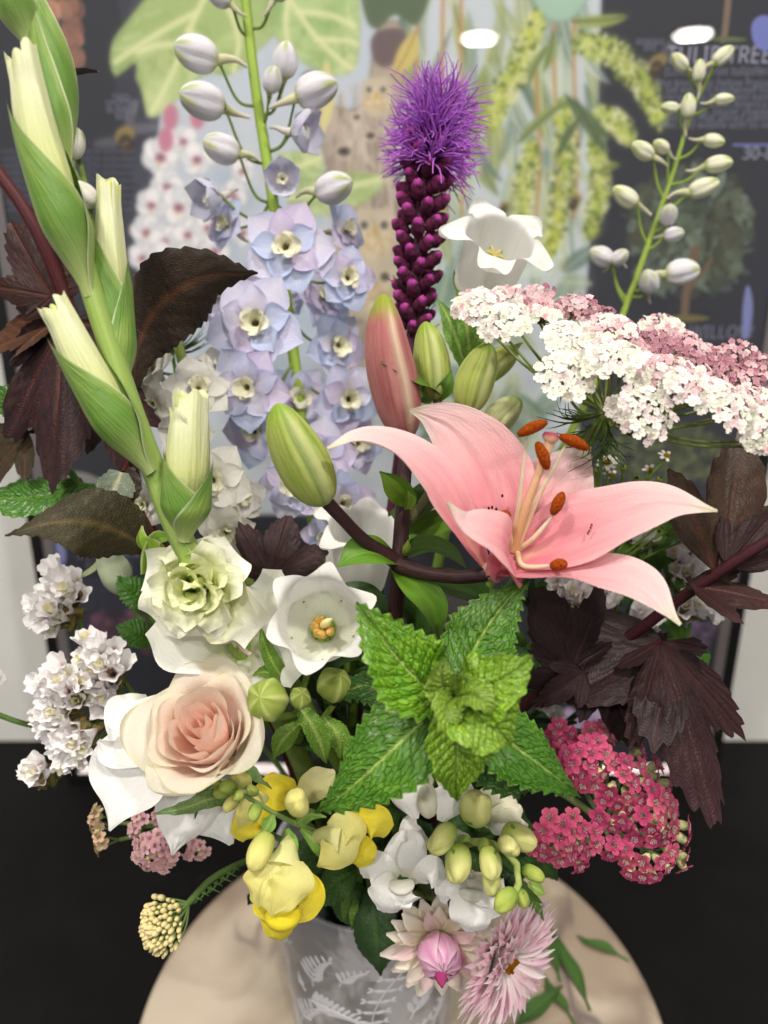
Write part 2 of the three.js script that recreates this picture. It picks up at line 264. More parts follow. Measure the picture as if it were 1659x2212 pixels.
  // broad pale leaves
  const broad = (pts, fill, veins) => { poly(pts, fill, '#8fa06a', 3); c.save(); c.beginPath(); pts.map(q).forEach((p, i) => (i ? c.lineTo(...p) : c.moveTo(...p))); c.clip(); for (let i = 0; i < 40; i++) { const k = pts[floor(rnd() * pts.length)], [x, y] = q([k[0] + rr(-90, 90), k[1] + rr(-70, 70)]); c.globalAlpha = 0.22; c.fillStyle = ['#a9c081', '#c6d59c', '#87a55f', '#dfe3b0'][i % 4]; c.beginPath(); c.ellipse(x, y, rr(25, 80), rr(15, 45), rr(0, 3), 0, 7); c.fill(); } for (let i = 0; i < 160; i++) { const k = pts[floor(rnd() * pts.length)], u = k[0] + rr(-110, 110), w = k[1] + rr(-90, 90), a = rr(0, 6.3), l = rr(15, 60); c.globalAlpha = 0.28; stroke([[u, w], [u + cos(a) * l * 0.5, w + sin(a) * l * 0.5 + 4], [u + cos(a) * l, w + sin(a) * l]], ['#7d9a56', '#cfdca8', '#b3c88a', '#6c8a4c', '#e6e8c4'][i % 5], rr(2, 9)); } c.globalAlpha = 1; for (const v of veins) { c.globalAlpha = 0.75; stroke(v, '#d6d9a0', 12); c.globalAlpha = 0.6; stroke(v, '#eef0cf', 4); c.globalAlpha = 1; } c.restore(); };
  broad([[268, 40], [345, -60], [640, -60], [600, 60], [545, 110], [500, 160], [430, 150], [390, 200], [330, 250], [310, 250], [300, 190], [285, 165], [292, 120], [240, 165], [228, 130], [235, 80]], '#a3b877', [[[460, -60], [400, 60], [370, 150], [320, 240]], [[420, 20], [340, 60], [240, 130]], [[390, 90], [330, 90], [290, 110]], [[470, -20], [520, 60], [500, 150]], [[400, 60], [460, 100], [450, 140]]]);
  broad([[560, -60], [760, -60], [778, 20], [775, 90], [770, 140], [740, 160], [700, 150], [665, 140], [610, 95], [580, 60]], '#93b574', [[[590, -60], [640, 20], [690, 90], [765, 150]], [[640, 20], [700, 20], [765, 50]], [[620, -10], [610, 50], [625, 100]], [[680, 80], [740, 80], [772, 90]]]);
  broad([[600, 400], [760, 370], [845, 380], [800, 430], [740, 460], [640, 470]], '#a9bf8f', [[[600, 430], [720, 410], [840, 382]]]);
  broad([[600, 330], [690, 320], [700, 370], [620, 420], [560, 390]], '#9fb585', [[[570, 390], [640, 360], [700, 335]]]);
  blade([690, 300], [700, 120], 16, '#d6cf93', null, 10); blade([655, 330], [668, 230], 14, '#dccf9a', null); blade([850, 160], [900, 60], 22, '#cdbb74', '#8a7a44', 6);
  poly([[770, -60], [940, -60], [925, 10], [900, 55], [880, 40], [850, 20], [820, 60], [790, 50]], '#58684f');
  poly([[1150, -60], [1290, -60], [1270, 10], [1220, 50], [1160, 20]], '#9fbfae', '#7f9d8d', 3);
  // white blossom with pink throats
  for (const [u, v, r] of [[340, 335, 34], [390, 300, 26], [420, 340, 30], [355, 400, 30], [320, 440, 28], [380, 445, 34], [430, 420, 30], [310, 500, 30], [350, 520, 30], [400, 505, 28], [445, 490, 28], [300, 555, 26], [345, 560, 30], [395, 560, 26], [460, 540, 28], [500, 420, 26], [490, 320, 24], [520, 500, 26], [450, 590, 24], [520, 365, 22]]) { for (let i = 0; i < 6; i++) { const a = (i / 6) * 6.3 + u, [x, y] = q([u + cos(a) * r * 0.62, v + sin(a) * r * 0.62]); c.fillStyle = i % 2 ? '#efeef0' : '#dcdfe4'; c.beginPath(); c.arc(x, y, r * 0.55, 0, 7); c.fill(); c.strokeStyle = '#a9b0ba'; c.lineWidth = 1.6; c.stroke(); } const [x, y] = q([u, v + 4]); c.fillStyle = '#b98a9b'; c.beginPath(); c.ellipse(x, y, r * 0.34, r * 0.26, 0, 0, 7); c.fill(); c.fillStyle = '#7d5368'; c.beginPath(); c.ellipse(x, y, r * 0.18, r * 0.14, 0, 0, 7); c.fill(); c.fillStyle = '#e0b56a'; c.beginPath(); c.arc(x - 4, y + r * 0.3, r * 0.1, 0, 7); c.fill(); }
  for (const [u, v] of [[362, 250], [422, 248], [352, 300]]) { const [x, y] = q([u, v]); c.fillStyle = '#c27f97'; c.beginPath(); c.ellipse(x, y, 14, 22, 0.2, 0, 7); c.fill(); }
  // fuzzy yellow-green catkins over the panel edge
  const catkin = (pts, w, k) => { const a = pts.map(q), at2 = (t) => { const x = t * (a.length - 1), i = min(a.length - 2, floor(x)), f = x - i; return [L1(a[i][0], a[i + 1][0], f), L1(a[i][1], a[i + 1][1], f)]; }; for (let i = 0; i < 900; i++) { const t = rnd(), p = at2(t), e = sqrt(sin(clamp(t * 0.93 + 0.05) * PI)), an = rr(0, 6.3), r = sqrt(rnd()) * w * (0.4 + 0.6 * e); c.globalAlpha = 0.85; c.fillStyle = (i < 350 ? ['#7f9a3a', '#8fa746'] : r > w * 0.62 ? ['#c9cc97', '#4d5a2e', '#dfe0b8'] : [k, '#b9c65a', '#a4b74a', '#cfd57c', '#5d6f2c'])[floor(rnd() * (i < 350 ? 2 : r > w * 0.62 ? 3 : 5))]; c.beginPath(); c.arc(p[0] + cos(an) * r, p[1] + sin(an) * r, rr(1.5, 5), 0, 7); c.fill(); } c.globalAlpha = 1; };
  catkin([[1165, 35], [1140, 110], [1095, 190], [1060, 265]], 26, '#c4c84e'); catkin([[1255, 85], [1330, 105], [1395, 170], [1435, 262]], 26, '#bcc968');
  catkin([[1222, 225], [1230, 350], [1210, 470], [1190, 545]], 25, '#cccd3f'); catkin([[1300, 240], [1345, 265], [1370, 300]], 20, '#a9bf6a'); catkin([[1290, 300], [1305, 400], [1280, 510]], 22, '#b6c75c'); catkin([[1155, 315], [1135, 400], [1130, 480]], 21, '#a8bd4c');
  for (const [a, b, w, k] of [[[1230, 215], [1120, 310], 12, 0], [[1225, 200], [1330, 300], 16, 1], [[1240, 40], [1370, 28], 14, 2], [[1190, 90], [1145, 180], 10, 0], [[1250, 210], [1320, 330], 12, 1], [[1180, 150], [1200, 60], 12, 0], [[1350, 355], [1300, 372], 9, 2], [[1260, 250], [1210, 340], 10, 1]]) blade(a, b, w, ['#8d9c62', '#5d7050', '#9aa55c'][k], '#3f5030', 6);
  // bees
  for (const [u, v, s] of [[262, 290, 1], [1430, 128, 0.8], [1250, 430, 0.6], [1095, 445, 0.5]]) { const [x, y] = q([u, v]); c.save(); c.translate(x, y); c.scale(s, s); c.rotate(0.5 - s); c.globalAlpha = 0.3; c.fillStyle = '#b9b4b8'; for (const [a, b, r] of [[30, -22, -0.6], [-34, -4, 0.4], [34, 6, 0.4]]) { c.beginPath(); c.ellipse(a, b, 30, 9, r, 0, 7); c.fill(); } c.globalAlpha = 1; c.fillStyle = '#8f7c4c'; c.beginPath(); c.ellipse(0, 0, 20, 15, 0, 0, 7); c.fill(); c.fillStyle = '#3a3230'; c.beginPath(); c.ellipse(-8, 16, 15, 20, 0.5, 0, 7); c.fill(); c.fillStyle = '#7d6a3c'; c.fillRect(-16, 10, 16, 5); c.restore(); }
  // soften the painting, as watercolour runs
  { const s2 = document.createElement('canvas'); s2.width = CW; s2.height = CH; const k = s2.getContext('2d'); k.filter = 'blur(5px)'; k.drawImage(cv, 0, 0); c.globalAlpha = 0.6; c.drawImage(s2, 0, 0); c.globalAlpha = 1; }
  // lettering
  const text = (s, u, v, px, col, al = 'center') => { const [x, y] = q([u, v]); c.font = px + 'px sans-serif'; c.textAlign = al; c.fillStyle = col; c.fillText(s, x, y); };
  const ink = '#9a9db5', dim = '#777b93';
  ['TWO-', 'SPOTTED', 'BUMBLE', 'BEE'].forEach((s, i) => text(s, 256, 213 + i * 14, 15, dim)); ['MINING', 'BEE'].forEach((s, i) => text(s, 1412, 92 + i * 12, 14, dim));
  text('TULIP TREE', 1562, 132, 38, ink); text('(Liriodendron tulipifera)', 1566, 158, 19, dim);
  ['Also known as Yellow Poplar, this', 'tall eastern hardwood holds', 'records as the tallest eastern', 'tree of North America.', 'Its large, saucer shaped', 'blooms that attract plentiful', 'bees and wildlife with its nectar.'].forEach((s, i) => text(s, 1572, 182 + i * 15.5, 17, dim));
  stroke([[1595, 311], [1640, 311], [1700, 311]], '#6f74b8', 4); text('30-80 ft', 1672, 343, 30, ink); text('BLACK WILLOW', 1508, 734, 34, dim);
  for (let i = 0; i < 9; i++) text('native wildflower meadow planting for pollinators', 120, 330 + i * 16, 13, '#5c6078');
  text('SOUTHERN', 240, 1215, 34, dim); text('CATALPA', 230, 1240, 26, dim); for (let i = 0; i < 9; i++) text('The showy white panicles with purple and yellow', 250, 1268 + i * 12, 14, '#555a74');
  for (let i = 0; i < 12; i++) text('A small tree of damp woods and stream banks, its', 1470, 1470 + i * 12, 14, '#4c5068'); text('MAGNOLIA', 1440, 1455, 20, dim); text('FLOWERING', 1560, 1330, 22, dim);
  // small tree pictures on the dark side
  for (let i = 0; i < 420; i++) { const a = rr(0, 6.3), r = sqrt(rnd()), u = 1500 + cos(a) * r * 135, v = 500 + sin(a) * r * 140; const [x, y] = q([u, v]); c.globalAlpha = rr(0.3, 0.8); c.fillStyle = ['#4f5a4a', '#5f6e5c', '#3d463a', '#76867a', '#4a4a3c', '#2f352e'][i % 6]; c.beginPath(); c.ellipse(x, y, rr(8, 30), rr(4, 13), rr(0, 3), 0, 7); c.fill(); } c.globalAlpha = 1;
  stroke([[1510, 540], [1492, 620], [1487, 680]], '#6d5a4a', 16); stroke([[1487, 640], [1530, 590], [1545, 560]], '#6d5a4a', 8); poly([[1440, 690], [1490, 680], [1560, 690], [1490, 702]], '#6f673f');
  stroke([[1585, -20], [1578, 60], [1572, 80]], '#77675a', 12); poly([[1530, 78], [1580, 72], [1640, 80], [1580, 88]], '#5d6a45'); poly([[1630, 40], [1670, 20], [1700, 60], [1680, 110], [1640, 100]], '#6d78ba');
  poly([[1625, 605], [1640, 660], [1628, 735], [1612, 740], [1614, 660]], '#7880b4'); poly([[95, 1210], [118, 1160], [140, 1210], [120, 1250]], '#7c82b4');
  for (let i = 0; i < 60; i++) { const [x, y] = q([rr(180, 320), rr(1330, 1420)]); c.globalAlpha = 0.7; c.fillStyle = ['#6b4458', '#7d5468', '#553848', '#3f3340'][i % 4]; c.beginPath(); c.ellipse(x, y, rr(8, 20), rr(6, 14), rr(0, 3), 0, 7); c.fill(); }
  for (let i = 0; i < 50; i++) { const [x, y] = q([rr(1420, 1560), rr(1350, 1410)]); c.fillStyle = ['#6b5478', '#7d6488', '#54405f'][i % 3]; c.beginPath(); c.ellipse(x, y, rr(5, 14), rr(5, 12), rr(0, 3), 0, 7); c.fill(); }
  for (const [u, v, r] of [[1250, 1600, 40], [1290, 1575, 36], [1270, 1640, 30], [1230, 1570, 30]]) for (let i = 0; i < 5; i++) { const [x, y] = q([u + cos(i * 1.26) * r * 0.6, v + sin(i * 1.26) * r * 0.6]); c.globalAlpha = 1; c.fillStyle = ['#a58fb4', '#b9a5c6', '#8a5f86'][i % 3]; c.beginPath(); c.ellipse(x, y, r * 0.6, r * 0.42, i, 0, 7); c.fill(); }
  for (let i = 0; i < 40; i++) { const [x, y] = q([140 + rr(-45, 22), rr(0, 130)]); c.globalAlpha = 0.5; c.fillStyle = ['#a8735a', '#c79a7c', '#7c5a52'][i % 3]; c.beginPath(); c.arc(x, y, rr(8, 20), 0, 7); c.fill(); }
  poly([[110, 1040], [160, 1020], [230, 1050], [260, 1110], [225, 1180], [170, 1185], [130, 1120]], '#e9e2d8'); 
  // grey-green tree at the side, behind the flowers
  for (let i = 0; i < 260; i++) { const a = rr(0, 6.3), r = sqrt(rnd()), [x, y] = q([1450 + cos(a) * r * 130, 990 + sin(a) * r * 70]); c.globalAlpha = rr(0.3, 0.7); c.fillStyle = ['#454c34', '#59613e', '#33382c', '#6a7050'][i % 4]; c.beginPath(); c.ellipse(x, y, rr(6, 22), rr(4, 12), rr(0, 3), 0, 7); c.fill(); } c.globalAlpha = 1;
  const tex = new THREE.CanvasTexture(cv); tex.colorSpace = THREE.SRGBColorSpace; tex.anisotropy = 8;
  const o = thing('framed_poster', 'large dark botanical tree poster in a thin black frame leaning on the wall', 'poster', V(FR.x, 0.0005, FR.z));
  o.rotation.x = -LEAN;
  const black = new THREE.MeshStandardMaterial({ color: 0x0c0c0d, roughness: 0.4 }), silver = new THREE.MeshStandardMaterial({ color: 0x9d9698, roughness: 0.35, metalness: 0.6 });
  const bar = (len, w, d) => { const s = new THREE.Shape(); s.moveTo(-len / 2, 0); s.lineTo(len / 2, 0); s.lineTo(len / 2 - w, w); s.lineTo(-len / 2 + w, w); return new THREE.ExtrudeGeometry(s, { depth: d, bevelEnabled: true, bevelSize: 0.0006, bevelThickness: 0.0006, bevelSegments: 2, bevelOffset: -0.0007 }); };
  const lip = (len) => { const g = new THREE.BufferGeometry(), a = FR.b, b = FR.s, z0 = 0.001, z1 = -0.007, h = len / 2; g.setAttribute('position', new THREE.Float32BufferAttribute([-h + a, a, z0, h - a, a, z0, h - a - b, a + b, z1, -h + a + b, a + b, z1], 3)); g.setAttribute('uv', new THREE.Float32BufferAttribute([0, 0, 1, 0, 1, 1, 0, 1], 2)); g.setIndex([0, 1, 2, 0, 2, 3]); g.computeVertexNormals(); return g; };
  for (const [len, rot, x, y] of [[FR.w, 0, 0, 0], [FR.w, PI, 0, FR.h], [FR.h, PI / 2, FR.w / 2, FR.h / 2], [FR.h, -PI / 2, -FR.w / 2, FR.h / 2]]) {
    const g = bar(len, FR.b, 0.022); g.translate(0, 0, -0.02); const m = kid(o, 'frame_bar', g, black); m.rotation.z = rot; m.position.set(x, y, 0);
    const l = kid(m, 'silver_edge', lip(len), silver); l.material.side = THREE.DoubleSide;
  }
  const pl = new THREE.PlaneGeometry(PWm, PHm); const pr = kid(o, 'printed_sheet', pl, new THREE.MeshStandardMaterial({ map: tex, roughness: 0.75 })); pr.position.set(0, FR.h / 2, -0.0095);
  const gl = kid(o, 'glass', new THREE.PlaneGeometry(PWm + 0.002, PHm + 0.002), new THREE.MeshPhysicalMaterial({ color: 0xffffff, roughness: 0, transmission: 1, thickness: 0, ior: 1.5 })); gl.position.set(0, FR.h / 2, -0.0065);
  const bk = kid(o, 'backing_board', new THREE.BoxGeometry(PWm + 0.012, PHm + 0.012, 0.004), new THREE.MeshStandardMaterial({ color: 0x3a3430, roughness: 0.9 })); bk.position.set(0, FR.h / 2, -0.0125);
}

// ---------------------------------------------------------------- round marble board and vase
const BT = 0.038, BC = at(867, 2200, 0.56); BC.y = 0;
{
  const t = dataTex(1024, (x, y) => {
    const w = fbm(x * 5, y * 5, 2, 4) * 2.2, n = fbm(x * 6 + w, y * 6 - w, 1, 5), v1 = Math.exp(-pow((fbm(x * 3.2 + w * 0.3, y * 3.2, 9, 4) - 0.46) * 30, 2)), v2 = Math.exp(-pow((fbm(x * 7 + 5, y * 4 + w * 0.4, 19, 4) - 0.47) * 46, 2));
    const patch = sm(0.5, 0.72, fbm(x * 3 + 9, y * 3 + 2, 5, 4));
    let c = mix([0.8, 0.745, 0.67], [0.66, 0.59, 0.515], sm(0.33, 0.6, n)); c = mix(c, [0.52, 0.45, 0.40], 0.75 * v1 * sm(0.3, 0.5, fbm(x * 4, y * 4, 30, 3))); c = mix(c, [0.42, 0.37, 0.36], 0.8 * v2 * sm(0.4, 0.55, fbm(x * 5, y * 5, 44, 3))); return mix(c, [0.83, 0.77, 0.69], 0.5 * patch);
  }, true);
  const R = (567 / FPX) * 0.56, prof = [[0, 0], [R * 0.86, 0], [R * 0.86, 0.014], [R - 0.004, 0.0145], [R, 0.018], [R, BT - 0.006], [R - 0.002, BT - 0.0022], [R - 0.006, BT - 0.0004], [R - 0.009, BT], [0, BT]].map((p) => new THREE.Vector2(p[0], p[1]));
  const g = new THREE.LatheGeometry(prof, 128); const p = g.attributes.position, uv = g.attributes.uv; for (let i = 0; i < p.count; i++) uv.setXY(i, p.getX(i) * 2 + 0.5, p.getZ(i) * 2 + 0.5 + p.getY(i));
  const m = new THREE.MeshPhysicalMaterial({ map: t, roughness: 0.42, clearcoat: 0.25, clearcoatRoughness: 0.25, bumpMap: TX.grain, bumpScale: 0.0002 });
  const o = shade(new THREE.Mesh(g, m)); o.name = 'marble_board'; o.position.copy(BC); o.position.y = 0.0005; o.userData = { label: 'round beige veined marble board lying on the black table', category: 'serving board' }; scene.add(o);
}
const VC = V(-0.009, BT + 0.001, -0.381), VH = 0.162, VR = (y) => L1(0.0545, 0.0635, pow(clamp(y / VH), 1.1));
{
  const o = thing('vase', 'milky grey glass vase with raised white fern sprigs standing on the marble board', 'vase', VC);
  const prof = []; prof.push([0, 0], [0.048, 0], [0.052, 0.001]); for (let i = 0; i <= 24; i++) { const y = 0.003 + ((VH - 0.003) * i) / 24; prof.push([VR(y), y]); } prof.push([VR(VH) - 0.0012, VH + 0.0014], [VR(VH) - 0.003, VH + 0.0012]); for (let i = 24; i >= 0; i--) { const y = 0.008 + ((VH - 0.009) * i) / 24; prof.push([VR(y) - 0.004, y]); } prof.push([0, 0.008]);
  const g = new THREE.LatheGeometry(prof.map((p) => new THREE.Vector2(...p)), 96);
  const p = g.attributes.position, uv = g.attributes.uv; for (let i = 0; i < p.count; i++) uv.setXY(i, Math.atan2(p.getX(i), p.getZ(i)) / (2 * PI) * 3 + 0.5, p.getY(i) / 0.12);
  const t = dataTex(512, (x, y) => { const w = fbm(x * 3, y * 3, 4, 3, 3), n = fbm(x * 6 + w * 3, y * 4 + w * 2, 2, 4), c = L1(0.56, 0.84, sm(0.3, 0.62, n)); return [c * 0.985, c * 0.99, c * 1.02]; }, true);
  kid(o, 'body', g, new THREE.MeshPhysicalMaterial({ map: t, roughness: 0.72, transmission: 0.34, thickness: 0, clearcoat: 0.5, clearcoatRoughness: 0.22 }));
  // raised sprigs: leaflets laid on the wall of the vase
  const white = new THREE.MeshStandardMaterial({ color: 0xd6d8e0, roughness: 0.6 });
  const on = (a, y, h = 0.0006) => V(sin(a) * (VR(y) + h), y, cos(a) * (VR(y) + h));
  const leaflet = (a, y, an, l, w) => { const P = (t) => on(a + (sin(an) * l * t) / 0.06, y + cos(an) * l * t, 0.0004), n = V(sin(a), 0.08, cos(a)); return ribbon([P(0), P(0.35), P(0.7), P(1)], [w * 0.15, w * 0.8, w * 0.7, w * 0.05], n, { nT: 8, nS: 4, cup: -0.9 }); };
  const sprig = (a0, y0, an, len, pairs, l, kind) => { const gs = [], line = []; for (let i = 0; i <= 8; i++) { const t = i / 8; line.push(on(a0 + (sin(an + t * 0.5) * len * t) / 0.06, y0 + cos(an + t * 0.5) * len * t, 0.0003)); } gs.push(tube(line, 0.0005, { nT: 16, nS: 6 })); for (let k = 1; k <= pairs; k++) { const t = k / (pairs + 0.6), q = an + t * 0.5, a = a0 + (sin(q) * len * t) / 0.06, y = y0 + cos(q) * len * t, s = l * (kind ? 1 : 1.15 - t * 0.75); for (const sd of [-1, 1]) { gs.push(leaflet(a, y, q + sd * (kind ? 1.5 : 0.75), s, s * (kind ? 0.36 : 0.27))); if (kind) { gs.push(leaflet(a + (sin(q + sd * 1.5) * s) / 0.06, y + cos(q + sd * 1.5) * s, q + sd * 0.9, s * 0.6, s * 0.2)); gs.push(leaflet(a + (sin(q + sd * 1.5) * s) / 0.06, y + cos(q + sd * 1.5) * s, q + sd * 2.1, s * 0.6, s * 0.2)); } } } gs.push(leaflet(a0 + (sin(an + 0.5) * len) / 0.06, y0 + cos(an + 0.5) * len, an + 0.5, l * 0.5, l * 0.12)); return join(gs); };
  for (const [a, y, an, len, pr, l, kind] of [[-0.62, 0.1, -0.1, 0.034, 6, 0.013, 0], [-0.72, 0.082, 1.1, 0.036, 9, 0.014, 0], [-0.75, 0.088, -0.9, 0.012, 3, 0.006, 0], [0.06, 0.06, -0.25, 0.066, 6, 0.0075, 1], [0.45, 0.075, 0.35, 0.05, 8, 0.013, 0], [0.62, 0.1, -0.5, 0.02, 4, 0.008, 0], [-0.3, 0.112, 0.3, 0.022, 5, 0.009, 0], [0.8, 0.05, 0.1, 0.05, 7, 0.01, 0], [-0.9, 0.05, 0.2, 0.045, 6, 0.012, 0], [-0.45, 0.055, 0.8, 0.03, 6, 0.012, 0], [0.3, 0.045, 0.4, 0.03, 5, 0.012, 0], [1.4, 0.06, 0, 0.07, 8, 0.011, 0], [-1.5, 0.06, 0, 0.07, 8, 0.011, 0]]) kid(o, 'raised_sprig', sprig(a, y, an, len, pr, l, kind), white);
  const w = new THREE.CylinderGeometry(VR(0.12) - 0.0048, 0.05, 0.112, 64); w.translate(0, 0.0085 + 0.056, 0);
  kid(o, 'water', w, new THREE.MeshPhysicalMaterial({ color: 0xdfe8e4, roughness: 0.02, transmission: 1, thickness: 0.05, ior: 1.33 }));
}
const MOUTH = V(VC.x, VC.y + VH, VC.z);
// the lower run of a stem: from where it is seen down through the mouth of the vase
let sk = 0;
const down = (p, bend = 0.5) => { sk++; const a = sk * 2.39996, r = 0.012 + 0.034 * ((sk * 0.618) % 1), m = V(MOUTH.x + cos(a) * r, MOUTH.y - 0.004, MOUTH.z + sin(a) * r), q = p.clone().lerp(m, 0.55); q.x += (MOUTH.x - q.x) * bend * 0.4; q.z += (MOUTH.z - q.z) * bend * 0.4; return [m.clone().add(V(-cos(a) * r * 0.9, -0.12, -sin(a) * r * 0.9)), m, q]; };

// ---------------------------------------------------------------- leaves
// lobed, toothed leaf, length 1 along +X, upper side +Y
function palm(lobes, o = {}) {
  const th = o.th ?? 2.3, nA = o.nA ?? 150, nR = o.nR ?? 14, nt = o.teeth ?? 26, ph = o.ph ?? 0, base = o.base ?? hex('#2c171a'), vein = o.vein ?? hex('#5d3129'), big = o.big ?? 0.035;
  const out = (a) => { let r = 0.1; for (const [d, l, w] of lobes) { const x = abs(a - d) / w; if (x < 1) r = max(r, l * (0.3 + 0.7 * (1 - 0.62 * x - 0.38 * x * x))); } const z = ((a * nt) / PI + 50 + 0.15 * sin(a * 9 + ph)) % 1; return r * (1 + big * ((z < 0.65 ? z / 0.65 : (1 - z) / 0.35) - 0.5) * 2 + 0.012 * sin(a * nt * 6.1 + ph)); };
  const info = (a, r) => { let v = 9, lat = 0; for (const [d, l] of lobes) { const x = r * cos(a - d), y = r * sin(a - d); if (x > 0 && x < l) { v = min(v, abs(y) / (0.016 * (1.2 - x / l))); if (abs(a - d) < 0.5) { const q = ((x - abs(y) * 0.8) / l) * 8; lat = max(lat, pow(abs(cos(q * PI)), 14) * sm(0.02, 0.08, abs(y) + 0.02)); } } } return [Math.exp(-v * v), lat]; };
  return grid(nR, nA, (t, s, p) => {
    const a = s * th, r = out(a) * pow(t, 0.85), x = r * cos(a), z = r * sin(a), [v, lat] = info(a, r);
    let y = -(o.bx ?? 0.25) * x * abs(x) - (o.bz ?? 0.2) * z * z + (o.fold ?? 0.2) * abs(z) + 0.02 * (fbm(x * 5 + ph, z * 5, ph, 3) - 0.45) * (o.crumple ?? 2) + 0.05 * (o.wave ?? 1) * sin(a * 7 + ph) * t * t * 0.6;
    y -= 0.018 * v + 0.009 * lat; p.set(x, y, z);
  }, (t, s) => { const a = s * th, r = out(a) * pow(t, 0.85), [v, lat] = info(a, r), n = fbm(r * cos(a) * 9 + ph, r * sin(a) * 9, 3, 3); return mix(mix(base, tint(base, 1.5), n), vein, clamp(0.75 * v + 0.35 * lat)); }, { us: 2, vs: 1.5 });
}
function leafAt(parent, name, geo, m, base, tip, nrm, kz = 1) {
  const x = tip.clone().sub(base), l = x.length(); x.normalize(); const y = nrm.clone().addScaledVector(x, -nrm.dot(x)).normalize(), z = x.clone().cross(y);
  const o = shade(new THREE.Mesh(geo, m)); o.name = name; o.quaternion.setFromRotationMatrix(new THREE.Matrix4().makeBasis(x, y, z)); o.position.copy(base).sub(rootOf(parent).position); o.scale.set(l, l, l * kz); parent.add(o); return o;
}
// plain leaf along measured points; c: two colours (blade, vein)
const leafCol = (c, v, n = 9, k = 0.28) => (t, s) => { const m = Math.exp(-s * s * 500), q = (t - abs(s) * k) * n, l = pow(abs(cos(q * PI)), 18) * 0.35; return mix(mix(c, tint(c, 0.82), fbm(t * 9, s * 5, n, 3)), v, clamp(m * 0.8 + l * (1 - abs(s) * 0.6))); };
const D_TEETH = { n: 16, a: 0.0012 };
const stemOf = (root, pts, r, col, m = M.stem, name = 'stem', o = {}) => part(root, name, tube(pts, r, { nT: o.nT ?? 40, nS: o.nS ?? 10, col: (t, s) => (typeof col === 'function' ? col(t, s) : mix(col, tint(col, 0.8), vn(t * 30, s * 6, 2))) }), m);

// petal measured on the photograph: points [u, v, distance], half-widths in its pixels
const lobe = (root, name, pts, w, d, face, col, o = {}, m = M.petal) => part(root, name, ribbon(PTS(pts, d), w.map((x) => mm(x, d)), Array.isArray(face[0]) ? face.map((f) => dirC(...f)) : dirC(...face), { nT: 30, nS: 22, cup: 0.45, ruffle: { a: 0.1, k: 1.4 }, ph: rr(0, 9), bump: 0.0006, bk: 4, col, ...o }), m);

